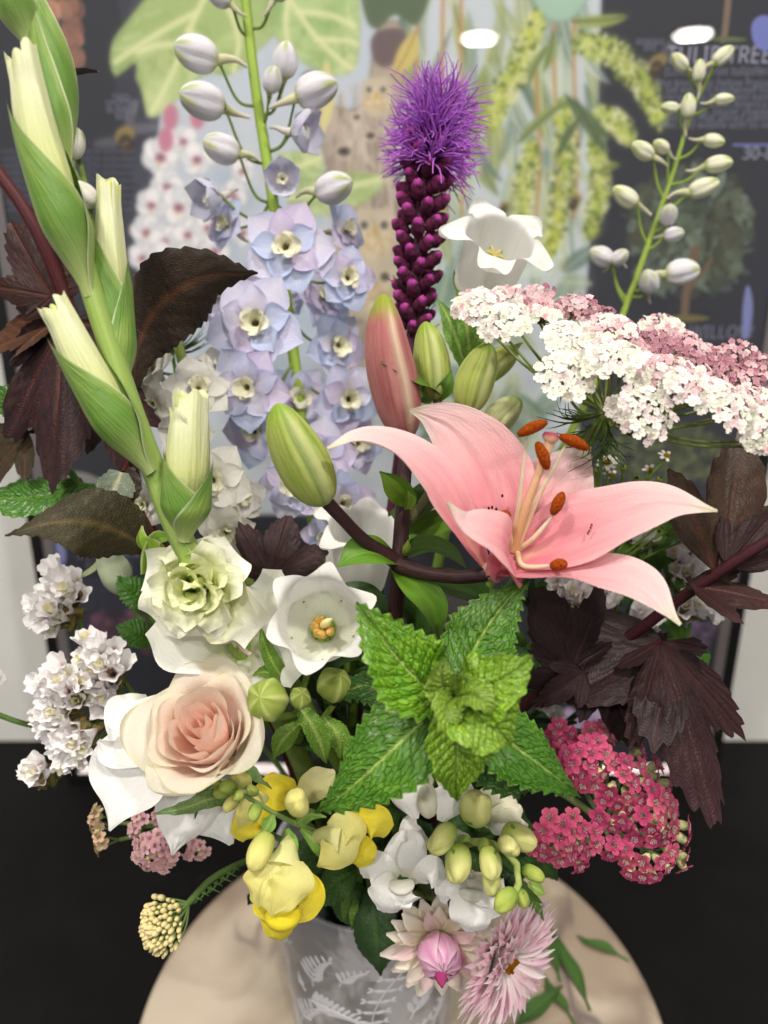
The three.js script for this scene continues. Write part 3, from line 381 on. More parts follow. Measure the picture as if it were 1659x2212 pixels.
// ---------------------------------------------------------------- ninebark branches
const BROWN = hex('#33191b'), UNDER = hex('#4a3d22'), REDV = hex('#7a3f2c');
{
  seed(21);
  const d0 = down(at(250, 1010, 0.42)), top = PTS([[300, 1090, 0.42], [240, 900, 0.415], [150, 665, 0.41], [70, 480, 0.4], [-20, 350, 0.395], [-120, 200, 0.39]]);
  const o = thing('ninebark_branch', 'dark red ninebark branch with maroon toothed leaves behind the gladiolus', 'branch', MOUTH);
  stemOf(o, [...d0, ...top], [0.0028, 0.0028, 0.003, 0.0034, 0.0038, 0.0034], hex('#4d1219'));
  leafAt(o, 'leaf', palm([[0, 1, 0.75], [0.95, 0.8, 0.62], [-0.95, 0.75, 0.62], [1.75, 0.45, 0.5], [-1.75, 0.45, 0.5]], { base: hex('#2e1716'), vein: hex('#6d3826'), ph: 1, bx: 0.12, fold: 0.1 }), M.dark, at(112, 640, 0.408), at(10, 470, 0.41), dirC(-0.1, 0.2, 1), 0.8);
  leafAt(o, 'leaf', palm([[0.05, 1, 0.6], [0.62, 0.8, 0.45], [-0.75, 0.82, 0.55], [1.3, 0.55, 0.5], [-1.6, 0.5, 0.5]], { base: hex('#271316'), vein: hex('#5d2d22'), ph: 2, bx: 0.1, fold: -0.12, wave: 1.6 }), M.dark, at(135, 700, 0.405), at(115, 1060, 0.388), dirC(-0.15, 0.25, 1), 0.85);
  leafAt(o, 'leaf', palm([[0, 1, 0.7], [0.9, 0.7, 0.55], [-0.9, 0.7, 0.55]], { base: hex('#4a2a18'), vein: hex('#a3622f'), ph: 3, bx: 0.1, fold: 0.25 }), M.dark, at(120, 690, 0.41), at(-60, 760, 0.42), dirC(0, 0.5, 0.8), 0.8);
  leafAt(o, 'leaf', palm([[0, 1, 0.62], [0.85, 0.75, 0.55], [-0.85, 0.7, 0.5]], { base: hex('#2b1618'), vein: hex('#5b2c26'), ph: 4, bx: 0.2, fold: 0.1 }), M.dark, at(250, 860, 0.41), at(270, 1040, 0.395), dirC(-0.3, 0.1, 1), 0.9);
  leafAt(o, 'leaf', palm([[0, 1, 0.6], [0.8, 0.7, 0.5], [-0.8, 0.7, 0.5]], { base: hex('#3d3120'), vein: hex('#6b4a2c'), ph: 5, bx: 0.25, fold: 0.2 }), M.dark, at(60, 930, 0.42), at(-70, 1060, 0.41), dirC(0.2, 0.6, 0.8), 0.9);
  leafAt(o, 'leaf', palm([[0, 1, 0.6], [0.7, 0.6, 0.5], [-0.7, 0.6, 0.5]], { base: hex('#3f2420'), vein: hex('#6d4032'), ph: 6, bx: 0.3, fold: 0.45 }), M.dark, at(95, 190, 0.4), at(190, 118, 0.4), dirC(0.2, 0.8, 0.5), 0.9);
  for (const q of [[[70, 480, 0.4], [88, 330, 0.402], [95, 190, 0.4]], [[215, 840, 0.414], [265, 860, 0.407], [288, 832, 0.4]], [[300, 1090, 0.42], [330, 1150, 0.405], [335, 1200, 0.385]], [[262, 960, 0.417], [275, 995, 0.403], [265, 1020, 0.39]]]) part(o, 'leaf_stalk', tube(PTS(q), 0.0009, { nT: 14, nS: 7, col: () => hex('#571a1c') }), M.stem);
  // arching leaf seen from below, and the one that points out past the poster frame
  part(o, 'leaf', ribbon(PTS([[288, 835, 0.4], [300, 745, 0.395], [345, 660, 0.385], [440, 600, 0.38], [557, 590, 0.385]]), [0.004, 0.015, 0.021, 0.014, 0.0005], [dirC(-0.5, 0.1, 1), dirC(-0.2, -0.5, 0.9), dirC(0, -0.7, 0.7)], { nT: 100, nS: 14, teeth: { n: 15, a: 0.0016 }, cup: -0.5, lat: { n: 8, a: 0.0012 }, ruffle: { a: 0.14, k: 1.6 }, col: leafCol(hex('#2e2217'), hex('#5d3a24'), 8) }), M.dark);
  part(o, 'leaf', ribbon(PTS([[296, 740, 0.397], [335, 640, 0.4], [385, 585, 0.405], [420, 570, 0.41]]), [0.003, 0.014, 0.013, 0.0005], [dirC(0.3, 0.4, 0.9), dirC(0.2, 0.6, 0.8)], { nT: 70, nS: 10, teeth: { n: 12, a: 0.0014 }, cup: 0.3, lat: { n: 7, a: 0.0012 }, col: leafCol(hex('#33201f'), hex('#5d3a30'), 7) }), M.dark);
  part(o, 'leaf', ribbon(PTS([[335, 1200, 0.385], [270, 1155, 0.375], [190, 1128, 0.365], [110, 1130, 0.36], [10, 1157, 0.355]]), [0.002, 0.014, 0.0175, 0.008, 0.0005], [dirC(0.1, -0.15, 1), dirC(0.1, 0.1, 1), dirC(0.1, 0.7, 0.7)], { nT: 100, nS: 14, teeth: { n: 15, a: 0.0012 }, cup: -0.35, lat: { n: 8, a: 0.0008 }, ruffle: { a: 0.12, k: 1.5 }, col: leafCol(hex('#3d3820'), hex('#6b5a30'), 8) }), M.dark);
  part(o, 'leaf', ribbon(PTS([[262, 1020, 0.39], [250, 1050, 0.385], [225, 1095, 0.38]]), [0.006, 0.0095, 0.001], dirC(0.2, 0.1, 1), { nT: 40, nS: 10, teeth: { n: 7, a: 0.0012 }, lat: { n: 4, a: 0.001 }, col: leafCol(hex('#73806f'), hex('#b9b896'), 4) }), M.dark);
  part(o, 'leaf', ribbon(PTS([[268, 1015, 0.392], [275, 1060, 0.39], [270, 1105, 0.388]]), [0.006, 0.009, 0.001], dirC(-0.4, 0.1, 1), { nT: 40, nS: 10, teeth: { n: 7, a: 0.0012 }, lat: { n: 4, a: 0.001 }, col: leafCol(hex('#33281c'), hex('#57422c'), 4) }), M.dark);
}
{
  const o = thing('ninebark_branch', 'short ninebark sprig, one dark lobed leaf between the blue delphinium and the white bellflower', 'branch', MOUTH);
  stemOf(o, [...down(at(610, 1290, 0.4)), at(605, 1280, 0.4), at(590, 1240, 0.395)], 0.0016, hex('#4d1219'));
  leafAt(o, 'leaf', palm([[0, 1, 0.75], [0.85, 0.95, 0.6], [-0.8, 0.95, 0.6], [1.6, 0.6, 0.5], [-1.6, 0.55, 0.5]], { base: hex('#2b1719'), vein: hex('#4f2b28'), ph: 8, bx: 0.15, fold: 0.22, wave: 1.5 }), M.dark, at(585, 1245, 0.395), at(625, 1108, 0.405), dirC(0.1, 0.35, 0.9), 1);
}
{
  seed(22);
  const o = thing('ninebark_branch', 'dark red ninebark branch with maroon leaves hanging over the pink yarrow', 'branch', MOUTH);
  stemOf(o, [...down(at(1150, 1500, 0.42)), ...PTS([[1170, 1490, 0.42], [1230, 1450, 0.415], [1345, 1385, 0.405], [1480, 1285, 0.39], [1600, 1205, 0.375], [1720, 1130, 0.365]])], [0.0028, 0.0028, 0.003, 0.0034, 0.003, 0.0028], hex('#3f1119'));
  const B = hex('#2c1719'), Vn = hex('#4b2a2a');
  leafAt(o, 'leaf', palm([[0, 1, 0.5], [0.6, 0.62, 0.42], [-0.62, 0.75, 0.5], [1.3, 0.3, 0.4], [-1.3, 0.4, 0.4]], { base: B, vein: Vn, ph: 1, bx: 0.12, fold: -0.22, teeth: 34, big: 0.045, wave: 0.8, th: 1.5 }), M.dark, at(1428, 1385, 0.385), at(1572, 1792, 0.36), dirC(0.15, 0.25, 1), 0.88);
  leafAt(o, 'leaf', palm([[0.1, 1, 0.7], [0.9, 0.9, 0.6], [-0.8, 0.85, 0.6], [1.7, 0.5, 0.5], [-1.6, 0.55, 0.5]], { base: hex('#241315'), vein: hex('#3d2222'), ph: 2, bx: 0.15, fold: 0.15 }), M.dark, at(1235, 1445, 0.385), at(1150, 1290, 0.365), dirC(0, 0.35, 0.9), 1.05);
  leafAt(o, 'leaf', palm([[0, 1, 0.7], [0.85, 0.8, 0.55], [-0.8, 0.9, 0.6]], { base: hex('#231315'), vein: hex('#452727'), ph: 3, bx: 0.1, fold: 0.1 }), M.dark, at(1440, 1390, 0.4), at(1215, 1500, 0.38), dirC(-0.1, 0.6, 0.8), 1);
  leafAt(o, 'leaf', palm([[0, 1, 0.65], [0.8, 0.7, 0.5], [-0.8, 0.7, 0.5]], { base: hex('#241416'), vein: hex('#452727'), ph: 4, bx: 0.2, fold: 0.15 }), M.dark, at(1290, 1440, 0.405), at(1385, 1612, 0.39), dirC(0, 0.3, 0.9), 1);
  leafAt(o, 'leaf', palm([[0, 1, 0.65], [0.8, 0.7, 0.5], [-0.8, 0.7, 0.5]], { base: hex('#321c20'), vein: hex('#452b2b'), ph: 5, bx: 0.3, fold: 0.3 }), M.dark, at(1260, 1450, 0.38), at(1170, 1520, 0.37), dirC(0.2, 0.3, 0.9), 0.9);
  leafAt(o, 'leaf', palm([[0.1, 1, 0.62], [0.75, 0.85, 0.5], [-0.75, 0.8, 0.5]], { base: hex('#392a1d'), vein: hex('#5d2f26'), ph: 6, bx: 0.1, fold: 0.2 }), M.dark, at(1548, 1240, 0.385), at(1600, 930, 0.395), dirC(0.2, -0.2, 1), 0.95);
  leafAt(o, 'leaf', palm([[0, 1, 0.6], [0.7, 0.75, 0.5], [-0.75, 0.7, 0.5]], { base: hex('#321b1b'), vein: hex('#5b2a26'), ph: 7, bx: 0.05, fold: 0.12 }), M.dark, at(1490, 1262, 0.385), at(1700, 1305, 0.37), dirC(0, 0.7, 0.6), 0.9);
  leafAt(o, 'leaf', palm([[0, 1, 0.6], [0.7, 0.75, 0.5], [-0.75, 0.7, 0.5]], { base: hex('#2a1718'), vein: hex('#4f2624'), ph: 9, bx: 0.15, fold: 0.2 }), M.dark, at(1570, 1225, 0.38), at(1680, 1100, 0.385), dirC(-0.2, 0.3, 1), 0.9);
  part(o, 'leaf_stalk', tube(PTS([[1225, 1455, 0.41], [1330, 1425, 0.4], [1430, 1385, 0.385]]), 0.0012, { col: () => hex('#571a1c') }), M.stem);
}

// ---------------------------------------------------------------- gladiolus
const GPET = hex('#e9edc0'), GYEL = hex('#d6de8c'), GGRN = hex('#7d9c42'), GPALE = hex('#cdd9a6');
const gladPetCol = (lo = 0.15, k = 1) => (t, s) => mix(mix(mix(hex('#c5d27c'), GYEL, sm(0, lo + 0.2, t)), mix(GPET, hex('#f4f3e6'), k), sm(lo, 0.85, t) * (0.6 + 0.4 * abs(s))), hex('#cfd98e'), 0.4 * sm(0.5, 0.85, vn(s * 26, t * 3, 2)));
const bractCol = (t, s) => { const e = sm(0.93, 1, abs(s)), n = vn(s * 22, t * 3, 4), b = fbm(s * 3 + 4, t * 3, 6, 3); return mix(mix(mix(hex('#b7c682'), mix(hex('#8aa550'), hex('#5f8a34'), sm(0.3, 0.65, b)), sm(0.0, 0.4, t)), tint(GGRN, 0.8), n * 0.5), hex('#dbe3c4'), e * 0.85); };
function gladBud(root, pts, r, o = {}) {
  const fl = holder(root, o.name ?? 'bud'), base = pts[0], away = o.away ?? dirC(0.15, 0, -1), cv = new THREE.CatmullRomCurve3(pts), sub = (a, b, n = 6) => Array.from({ length: n }, (_, i) => cv.getPointAt(L1(a, b, i / (n - 1))));
  const top = o.bract ?? 0.72, open = o.open ?? 0.5;
  if (!o.noPetal) {
    for (let k = 0; k < 4; k++) {
      const ph = rr(0, 6), th = k * 1.75 + (o.th ?? 0.4), len = rr(0.93, 1);
      part(fl, 'petal', wrap(sub(0.1, len), away, (t, s) => r * (1 + 0.014 * sin(s * 34 + t * 4)) * (k < 2 ? 0.94 : 0.86) * (0.35 + 0.65 * sm(0, 0.45, t)) * (1 - (0.5 - open * 0.32) * pow(sm(0.35, 1.05, t), 1.3)) * (1 + 0.05 * sin(s * 7 + ph) * t + (k < 2 ? 0.2 : -0.05) * sm(0.82, 1, t) * (0.6 + 0.6 * sin(s * 4 + ph))), [1.5, 1.5, 1.45, 1.3, 1.1], { th, nT: 34, nS: 40, lift: (t, s) => r * (0.14 * sin(s * 5 + ph) - 0.22 * s * s + [0, -0.5, 0.1, -0.3][k]) * sm(0.75, 1, t), col: gladPetCol(0.3, 0.5) }), M.petal);
    }
    for (let k = 0; k < 3; k++) {
      const th = k * 2.1 + 1.1, ph = rr(0, 6);
      part(fl, 'petal', wrap(sub(0.4, 0.93), away, (t, s) => r * 0.5 * (1 + 0.5 * sin(s * 6 + ph) * t * 0.4), [1.6, 1.6, 1.3], { th, nT: 16, nS: 20, lift: (t, s) => r * 0.15 * sin(s * 6 + ph) * t, col: (t) => mix(hex('#b9c866'), hex('#e6ec9e'), t) }), M.petal);
    }
  }
  const c1 = dirC(...(o.c1 ?? [-0.8, 0, 0.5])), c2 = dirC(...(o.c2 ?? [0.6, 0, -0.7])), rad = (k) => (t) => r * k * (0.3 + 0.74 * sm(0, 0.42, t)) * (1 - 0.08 * t);
  part(fl, 'bract', wrap(sub(0, top), c1, rad(1.03), [3.3, 3.0, 2.5, 1.9, 1.2, 0.55, 0.02], { th: (t) => (o.skew ?? -1.2) * t, nT: 48, nS: 34, col: bractCol }), M.sheath);
  part(fl, 'bract', wrap(sub(0, top * (o.t2 ?? 0.85)), c2, rad(1.08), [2.0, 1.7, 1.3, 0.9, 0.45, 0.02], { th: (t) => (o.skew2 ?? 0) * t, nT: 44, nS: 24, col: bractCol }), M.sheath);
  return fl;
}
{
  seed(31);
  const o = thing('gladiolus', 'tall pale green gladiolus stalk with cream buds opening to ruffled white florets', 'flower', MOUTH);
  stemOf(o, [...down(at(420, 1300, 0.365)), ...PTS([[400, 1180, 0.352], [372, 1120, 0.35], [330, 1010, 0.347], [285, 890, 0.343], [235, 740, 0.339], [190, 600, 0.335], [140, 440, 0.332], [100, 280, 0.33], [70, 120, 0.328], [45, -60, 0.325]])], [0.006, 0.0064, 0.0066, 0.006, 0.0054, 0.0047, 0.004], (t, s) => mix(hex('#9cb560'), hex('#7f9c48'), vn(s * 9, t * 5, 3)), M.stem, 'stem', { nT: 60, nS: 16 });
  gladBud(o, PTS([[398, 1168, 0.348], [402, 1060, 0.343], [408, 950, 0.34], [416, 838, 0.338]]), 0.0106, { bract: 0.62, open: 0.9, away: dirC(0.1, -0.25, -1), c1: [-0.55, 0, 1], c2: [0.85, 0, 0.5], t2: 0.95, skew: -0.9, skew2: 0.8 });
  gladBud(o, PTS([[325, 1020, 0.342], [262, 930, 0.334], [190, 800, 0.329], [112, 640, 0.326]]), 0.0094, { bract: 0.84, open: 0.6, away: dirC(-0.6, -0.2, -0.8), c1: [-0.1, 0, 1], c2: [0.4, 0.3, -0.8] });
  gladBud(o, PTS([[262, 860, 0.345], [250, 740, 0.345], [240, 560, 0.343], [236, 368, 0.341]]), 0.0084, { bract: 0.86, open: 0.3, away: dirC(-0.3, 0, -1), c1: [-0.1, 0, 1], c2: [0.9, 0, 0.3], t2: 0.7 });
  gladBud(o, PTS([[196, 640, 0.334], [140, 480, 0.326], [85, 300, 0.322], [48, 98, 0.32]]), 0.0098, { bract: 0.8, open: 0.5, away: dirC(-0.5, -0.2, -0.8), c1: [-0.05, 0, 1], c2: [0.5, 0.2, -0.8] });
  gladBud(o, PTS([[140, 400, 0.334], [118, 220, 0.333], [105, 60, 0.331], [95, -120, 0.33]]), 0.0098, { bract: 0.97, away: dirC(-0.4, 0, -1), c1: [0.3, 0, 1], c2: [-0.4, 0, 0.9], t2: 0.8, noPetal: true });
  gladBud(o, PTS([[72, 110, 0.327], [40, -10, 0.325], [20, -100, 0.323], [0, -200, 0.32]]), 0.0095, { bract: 0.97, away: dirC(0.6, 0, -1), c1: [0.2, 0, 1], c2: [-0.4, 0, 0.9], t2: 0.8, noPetal: true });
  {
    const g1 = holder(o, 'floret'), yl = (t, s) => mix(hex('#bccb62'), mix(hex('#dde692'), hex('#edf0c4'), sm(0.55, 1, t)), sm(0, 0.6, t)), wl = (t, s) => mix(hex('#cbd784'), mix(hex('#e8ecba'), hex('#f4f4e6'), sm(0.55, 1, t)), sm(0.1, 0.5, t));
    const ring = (list, d0, d1, w, c, q) => list.forEach(([a, R], i) => { const x = cos(a * PI / 180), y = -sin(a * PI / 180), P = (f, d) => [428 + x * R * f, 1262 + y * R * f, d]; lobe(g1, 'petal', [P(0.05, d0), P(0.4, L1(d0, d1, 0.55)), P(0.75, d1), P(1, d1 + q.back)], w, d1, [[x * -0.6, y * 0.6, 0.8], [x * -0.3, y * 0.3, 1], [x * 0.2, -y * 0.2, 1]], c, { nT: 36, nS: 34, cup: q.cup, ruffle: { a: q.a, k: q.k, p: 1.7 }, bump: 0.0004 }); });
    ring([[95, 96], [40, 108], [-38, 165], [-88, 112], [-140, 122], [165, 116]], 0.388, 0.357, [14, 46, 74, 44], wl, { cup: 0.55, a: 0.26, k: 1.7, back: 0.003 });
    ring([[68, 92], [5, 96], [-62, 104], [-118, 100], [190, 104], [125, 92]], 0.385, 0.351, [12, 36, 52, 30], (t, s) => mix(yl(t, s), wl(t, s), 0.5), { cup: 0.7, a: 0.36, k: 1.8, back: 0 });
    ring([[80, 60], [20, 66], [-45, 62], [-100, 58], [-160, 70], [140, 58]], 0.382, 0.346, [10, 28, 38, 24], yl, { cup: 0.9, a: 0.5, k: 1.7, back: -0.004 });
    ring([[50, 32], [-60, 34], [170, 36]], 0.378, 0.343, [8, 20, 28, 16], yl, { cup: 0.9, a: 0.6, k: 1.6, back: -0.005 });
  }
  {
    const g2 = holder(o, 'floret'), c2 = (t, s) => mix(hex('#d3dcae'), mix(hex('#eef0e2'), hex('#f1f2ec'), abs(s)), sm(0.05, 0.55, t)), R2 = { ruffle: { a: 0.16, k: 1.8, p: 2 } };
    lobe(g2, 'petal', [[505, 1410, 0.392], [450, 1400, 0.376], [390, 1385, 0.37], [335, 1345, 0.37]], [14, 44, 66, 30], 0.373, [0.1, 0.2, 1], c2, R2); lobe(g2, 'petal', [[520, 1400, 0.394], [550, 1340, 0.384], [585, 1285, 0.38], [590, 1230, 0.382]], [16, 50, 62, 22], 0.38, [-0.2, 0.1, 1], c2, R2);
    lobe(g2, 'petal', [[525, 1415, 0.392], [570, 1425, 0.376], [605, 1440, 0.372], [640, 1470, 0.374]], [14, 48, 60, 20], 0.373, [-0.1, 0.3, 1], c2, R2); lobe(g2, 'petal', [[500, 1400, 0.394], [455, 1340, 0.388], [400, 1320, 0.386], [350, 1300, 0.388]], [14, 44, 60, 20], 0.388, [0.2, 0, 1], c2, R2); lobe(g2, 'petal', [[515, 1420, 0.392], [500, 1450, 0.378], [480, 1480, 0.374], [470, 1510, 0.374]], [14, 50, 60, 24], 0.375, [0, 0.4, 1], c2, R2);
    for (const [a, b, e] of [[[512, 1372], [498, 1382], [474, 1392]], [[510, 1384], [525, 1402], [541, 1414]], [[500, 1376], [528, 1380], [548, 1372]]]) part(g2, 'stamen', tube([at(515, 1405, 0.388), at(...b, 0.372)], 0.0007, { nT: 6, nS: 6, col: () => hex('#e6ead0') }), M.tiny), part(g2, 'anther', tube([at(...a, 0.37), at(...b, 0.369), at(...e, 0.369)], [0.0009, 0.0013, 0.0011], { nT: 10, nS: 8, col: () => hex('#d9c6bc') }), M.tiny);
  }
  // lowest florets, their pointed petals hanging below the rose
  const wc = (t, s) => mix(hex('#dfe4d4'), hex('#f2f3f2'), sm(0, 0.4, t)), hang = (pts, w, h, q = {}) => part(o, 'hanging_petal', ribbon(pts, w, h, { nT: 40, nS: 22, cup: 0.5, ruffle: { a: 0.22, k: 1.6, p: 2 }, ph: rr(0, 9), bump: 0.0016, bk: 5, lat: { n: 9, a: 0.0003, k: -0.5 }, col: wc, ...q }), M.petal);
  hang(PTS([[380, 1580, 0.385], [300, 1590, 0.372], [240, 1620, 0.365], [212, 1600, 0.362]]), [0.007, 0.017, 0.014, 0.001], dirC(0, 0.4, 1));
  hang(PTS([[370, 1560, 0.388], [320, 1620, 0.372], [275, 1700, 0.365], [236, 1795, 0.362]]), [0.007, 0.02, 0.017, 0.0006], dirC(-0.2, 0.25, 1), { cup: 0.6 });
  hang(PTS([[420, 1600, 0.39], [410, 1680, 0.376], [395, 1760, 0.37], [372, 1848, 0.366]]), [0.008, 0.02, 0.015, 0.0006], dirC(0.1, 0.2, 1), { cup: -0.5 });
  hang(PTS([[450, 1620, 0.39], [460, 1700, 0.38], [475, 1770, 0.376], [500, 1825, 0.376]]), [0.008, 0.02, 0.016, 0.0012], dirC(0.1, 0.2, 1), { cup: -0.4 });
  hang(PTS([[330, 1520, 0.39], [285, 1545, 0.38], [262, 1580, 0.375], [268, 1610, 0.372]]), [0.006, 0.012, 0.01, 0.001], dirC(-0.2, 0.4, 1));
  // green spathe split beside the open floret
  part(o, 'bract', ribbon(PTS([[350, 1230, 0.368], [318, 1200, 0.36], [300, 1165, 0.356], [306, 1135, 0.356]]), [0.006, 0.0075, 0.006, 0.0005], dirC(-0.5, 0.1, 1), { nT: 26, nS: 10, fold: -0.7, col: (t, s) => mix(hex('#7fa32f'), hex('#d8d3a0'), sm(0.75, 1, abs(s)) * 0.8 + sm(0.85, 1, t) * 0.6) }), M.sheath);
  part(o, 'bract', ribbon(PTS([[330, 1235, 0.366], [335, 1190, 0.362], [345, 1165, 0.36], [372, 1165, 0.358]]), [0.006, 0.0065, 0.005, 0.0005], dirC(0.5, 0.3, 1), { nT: 26, nS: 10, fold: 0.5, col: (t, s) => mix(hex('#6f9628'), hex('#cfcf9a'), sm(0.8, 1, abs(s)) * 0.7) }), M.sheath);
}

// ---------------------------------------------------------------- delphiniums
const sepalSet = (cols, n = 4) => Array.from({ length: n }, (_, i) => { const [a, b, c] = cols[i % cols.length]; return radial(1, 62, 96, [0.09, 0.22, 0.36, 0.4, 0.27, 0.02], { nT: 20, nS: 14, cup: 0.3, ruffle: { a: 0.05, k: 1.1 }, ph: i * 2.1, bump: 0.012, bk: 2, e: 1.2, col: (t, s) => mix(mix(a, b, sm(0.1, 0.9, t * 0.7 + abs(s) * 0.3 + 0.2 * (fbm(t * 4 + i, s * 3, i, 3) - 0.5))), c, 0.75 * sm(0.82, 0.97, t) * sm(0.5, 0, abs(s))) }); });
const BLUE = [[hex('#e2def2'), hex('#c9cdee'), hex('#bfcde8')], [hex('#e8def0'), hex('#d3c8ea'), hex('#c6cdbf')], [hex('#d8e0f4'), hex('#c0ccee'), hex('#bccbe8')], [hex('#ece6f2'), hex('#d4d4ee'), hex('#c6cfe0')]];
const PALEB = [[hex('#e2e0ee'), hex('#cfd0e8'), hex('#b8c48a')], [hex('#e6e0ec'), hex('#d3cde6'), hex('#c3cc98')]];
const WHITE = [[hex('#eeeee4'), hex('#ebe9e2'), hex('#c6cf8a')], [hex('#f0efe8'), hex('#e8e6df'), hex('#b7c67a')], [hex('#efeee6'), hex('#f0eeea'), hex('#eae8de')]];
const SEP = { blue: sepalSet(BLUE), pale: sepalSet(PALEB, 2), white: sepalSet(WHITE, 3) };
const BEE = [0, 1, 2].map((i) => radial(0.46, -5, 75 + i * 10, [0.05, 0.08, 0.11, 0.16, 0.15, 0.06], { nT: 12, nS: 8, cup: 0.8, ruffle: { a: 0.4, k: 1.4 }, ph: i * 2, e: 1.6, r0: 0.05, col: (t) => mix(hex('#dfe2b8'), hex('#f2eeda'), t) }));
const EYE_ = join(Array.from({ length: 9 }, (_, i) => tube([V(0.03 * cos(i * 2.4), 0.02, 0.03 * sin(i * 2.4)), V(0.07 * cos(i * 2.4), 0.16 + 0.02 * (i % 3), 0.07 * sin(i * 2.4)), V(0.09 * cos(i * 2.4), 0.24, 0.05 * sin(i * 2.4) - 0.05)], [0.012, 0.014, 0.03], { nT: 6, nS: 5, col: (t) => mix(hex('#cfcf9a'), hex('#8a8448'), t) })));
const SPUR = tube([V(0, 0, 0), V(0.05, -0.25, 0), V(0.18, -0.55, 0), V(0.2, -0.8, 0)], [0.16, 0.12, 0.08, 0.05], { nT: 12, nS: 8, col: () => hex('#d9d3cc') });
// ovoid bud of five sepals, tip +Y, unit length
const budGeo = (c0, c1, tipc, ph, fat = 0.38) => tube([V(0, 0, 0), V(0, 0.3, 0), V(0, 0.65, 0), V(0, 1, 0)], (t, th) => fat * egg(t, 0.85, 0.55) * (1 - 0.17 * pow(abs(sin(th * 2.5 + ph + t * 0.6)), 10) + 0.05 * cos(2 * th + ph) * t), { nT: 22, nS: 30, hint: V(1, 0, 0.1), col: (t, s) => { const r = cos(s * PI * 2.5 + ph), n = fbm(s * 6, t * 5, ph, 3); return mix(mix(c0, c1, clamp(t * 0.7 + n * 0.5)), tipc, clamp(1.1 * sm(0.55, 0.9, t) * sm(0.35, 0.95, r * r) + 0.7 * sm(0.22, 0.0, t))); } });
const BUDS = { blue: [0, 1, 2].map((i) => budGeo(hex('#e9e6e8'), hex('#d9d8e4'), hex('#b9c47c'), i)), green: [0, 1, 2].map((i) => budGeo(hex('#e9e9d6'), hex('#e3e5c8'), hex('#a9bd58'), i, 0.3)), white: [0, 1].map((i) => budGeo(hex('#eeede2'), hex('#e9e8da'), hex('#b7c774'), i)) };
const BSPUR = tube([V(0, 0.06, 0), V(0.1, -0.1, 0), V(0.16, -0.38, 0), V(0.1, -0.62, 0)], [0.13, 0.1, 0.06, 0.035], { nT: 12, nS: 8, col: (t) => mix(hex('#cfd3a0'), hex('#e4ddd0'), t) });
function delphFlower(root, u, v, d, rp, f, set, o = {}) {
  const g = putGroup(root, 'flower', at(u, v, d), dirC(...f), rr(0, 6), mm(rp, d)), n = o.n ?? 5;
  for (let i = 0; i < n; i++) kid(g, 'sepal', set[floor(rnd() * set.length)], M.thinPetal, (i / n) * 2 * PI + rr(-0.12, 0.12)).scale.setScalar(rr(0.92, 1.04));
  if (!o.single) for (let i = 0; i < n; i++) { const k = kid(g, 'sepal', set[floor(rnd() * set.length)], M.thinPetal, ((i + 0.5) / n) * 2 * PI + rr(-0.15, 0.15)); k.scale.set(rr(0.62, 0.8), rr(1, 1.3), rr(0.62, 0.75)); k.position.y = 0.03; }
  if (!o.back) { for (let i = 0; i < 5; i++) { const b = kid(g, 'inner_petal', BEE[i % 3], M.petal, i * 1.257 + rr(-0.2, 0.2)); b.scale.setScalar(rr(0.95, 1.25)); b.position.y = 0.05; } kid(g, 'stamens', EYE_, M.fuzz).position.y = 0.02; }
  kid(g, 'spur', SPUR, M.petal, rr(0, 6));
  return g;
}
const delphBud = (root, u, v, d, lp, f, list) => { const dir = dirC(...f), L = mm(lp * 0.9, d), p = at(u, v, d).addScaledVector(dir, -L / 2), g = putGroup(root, 'bud', p, dir, rr(0, 6), L); kid(g, 'sepals', list[floor(rnd() * list.length)], M.petal); kid(g, 'spur', BSPUR, M.petal, rr(0, 6)); return p; };
const pedicel = (root, a, b, d, c = hex('#7f9446'), sag = 0.35) => { const m = a.clone().lerp(b, 0.5); m.y -= a.distanceTo(b) * sag * 0.5; return part(root, 'flower_stalk', tube([a, m, b], [0.0011, 0.0009, 0.0008], { nT: 14, nS: 6, col: () => c }), M.stem); };
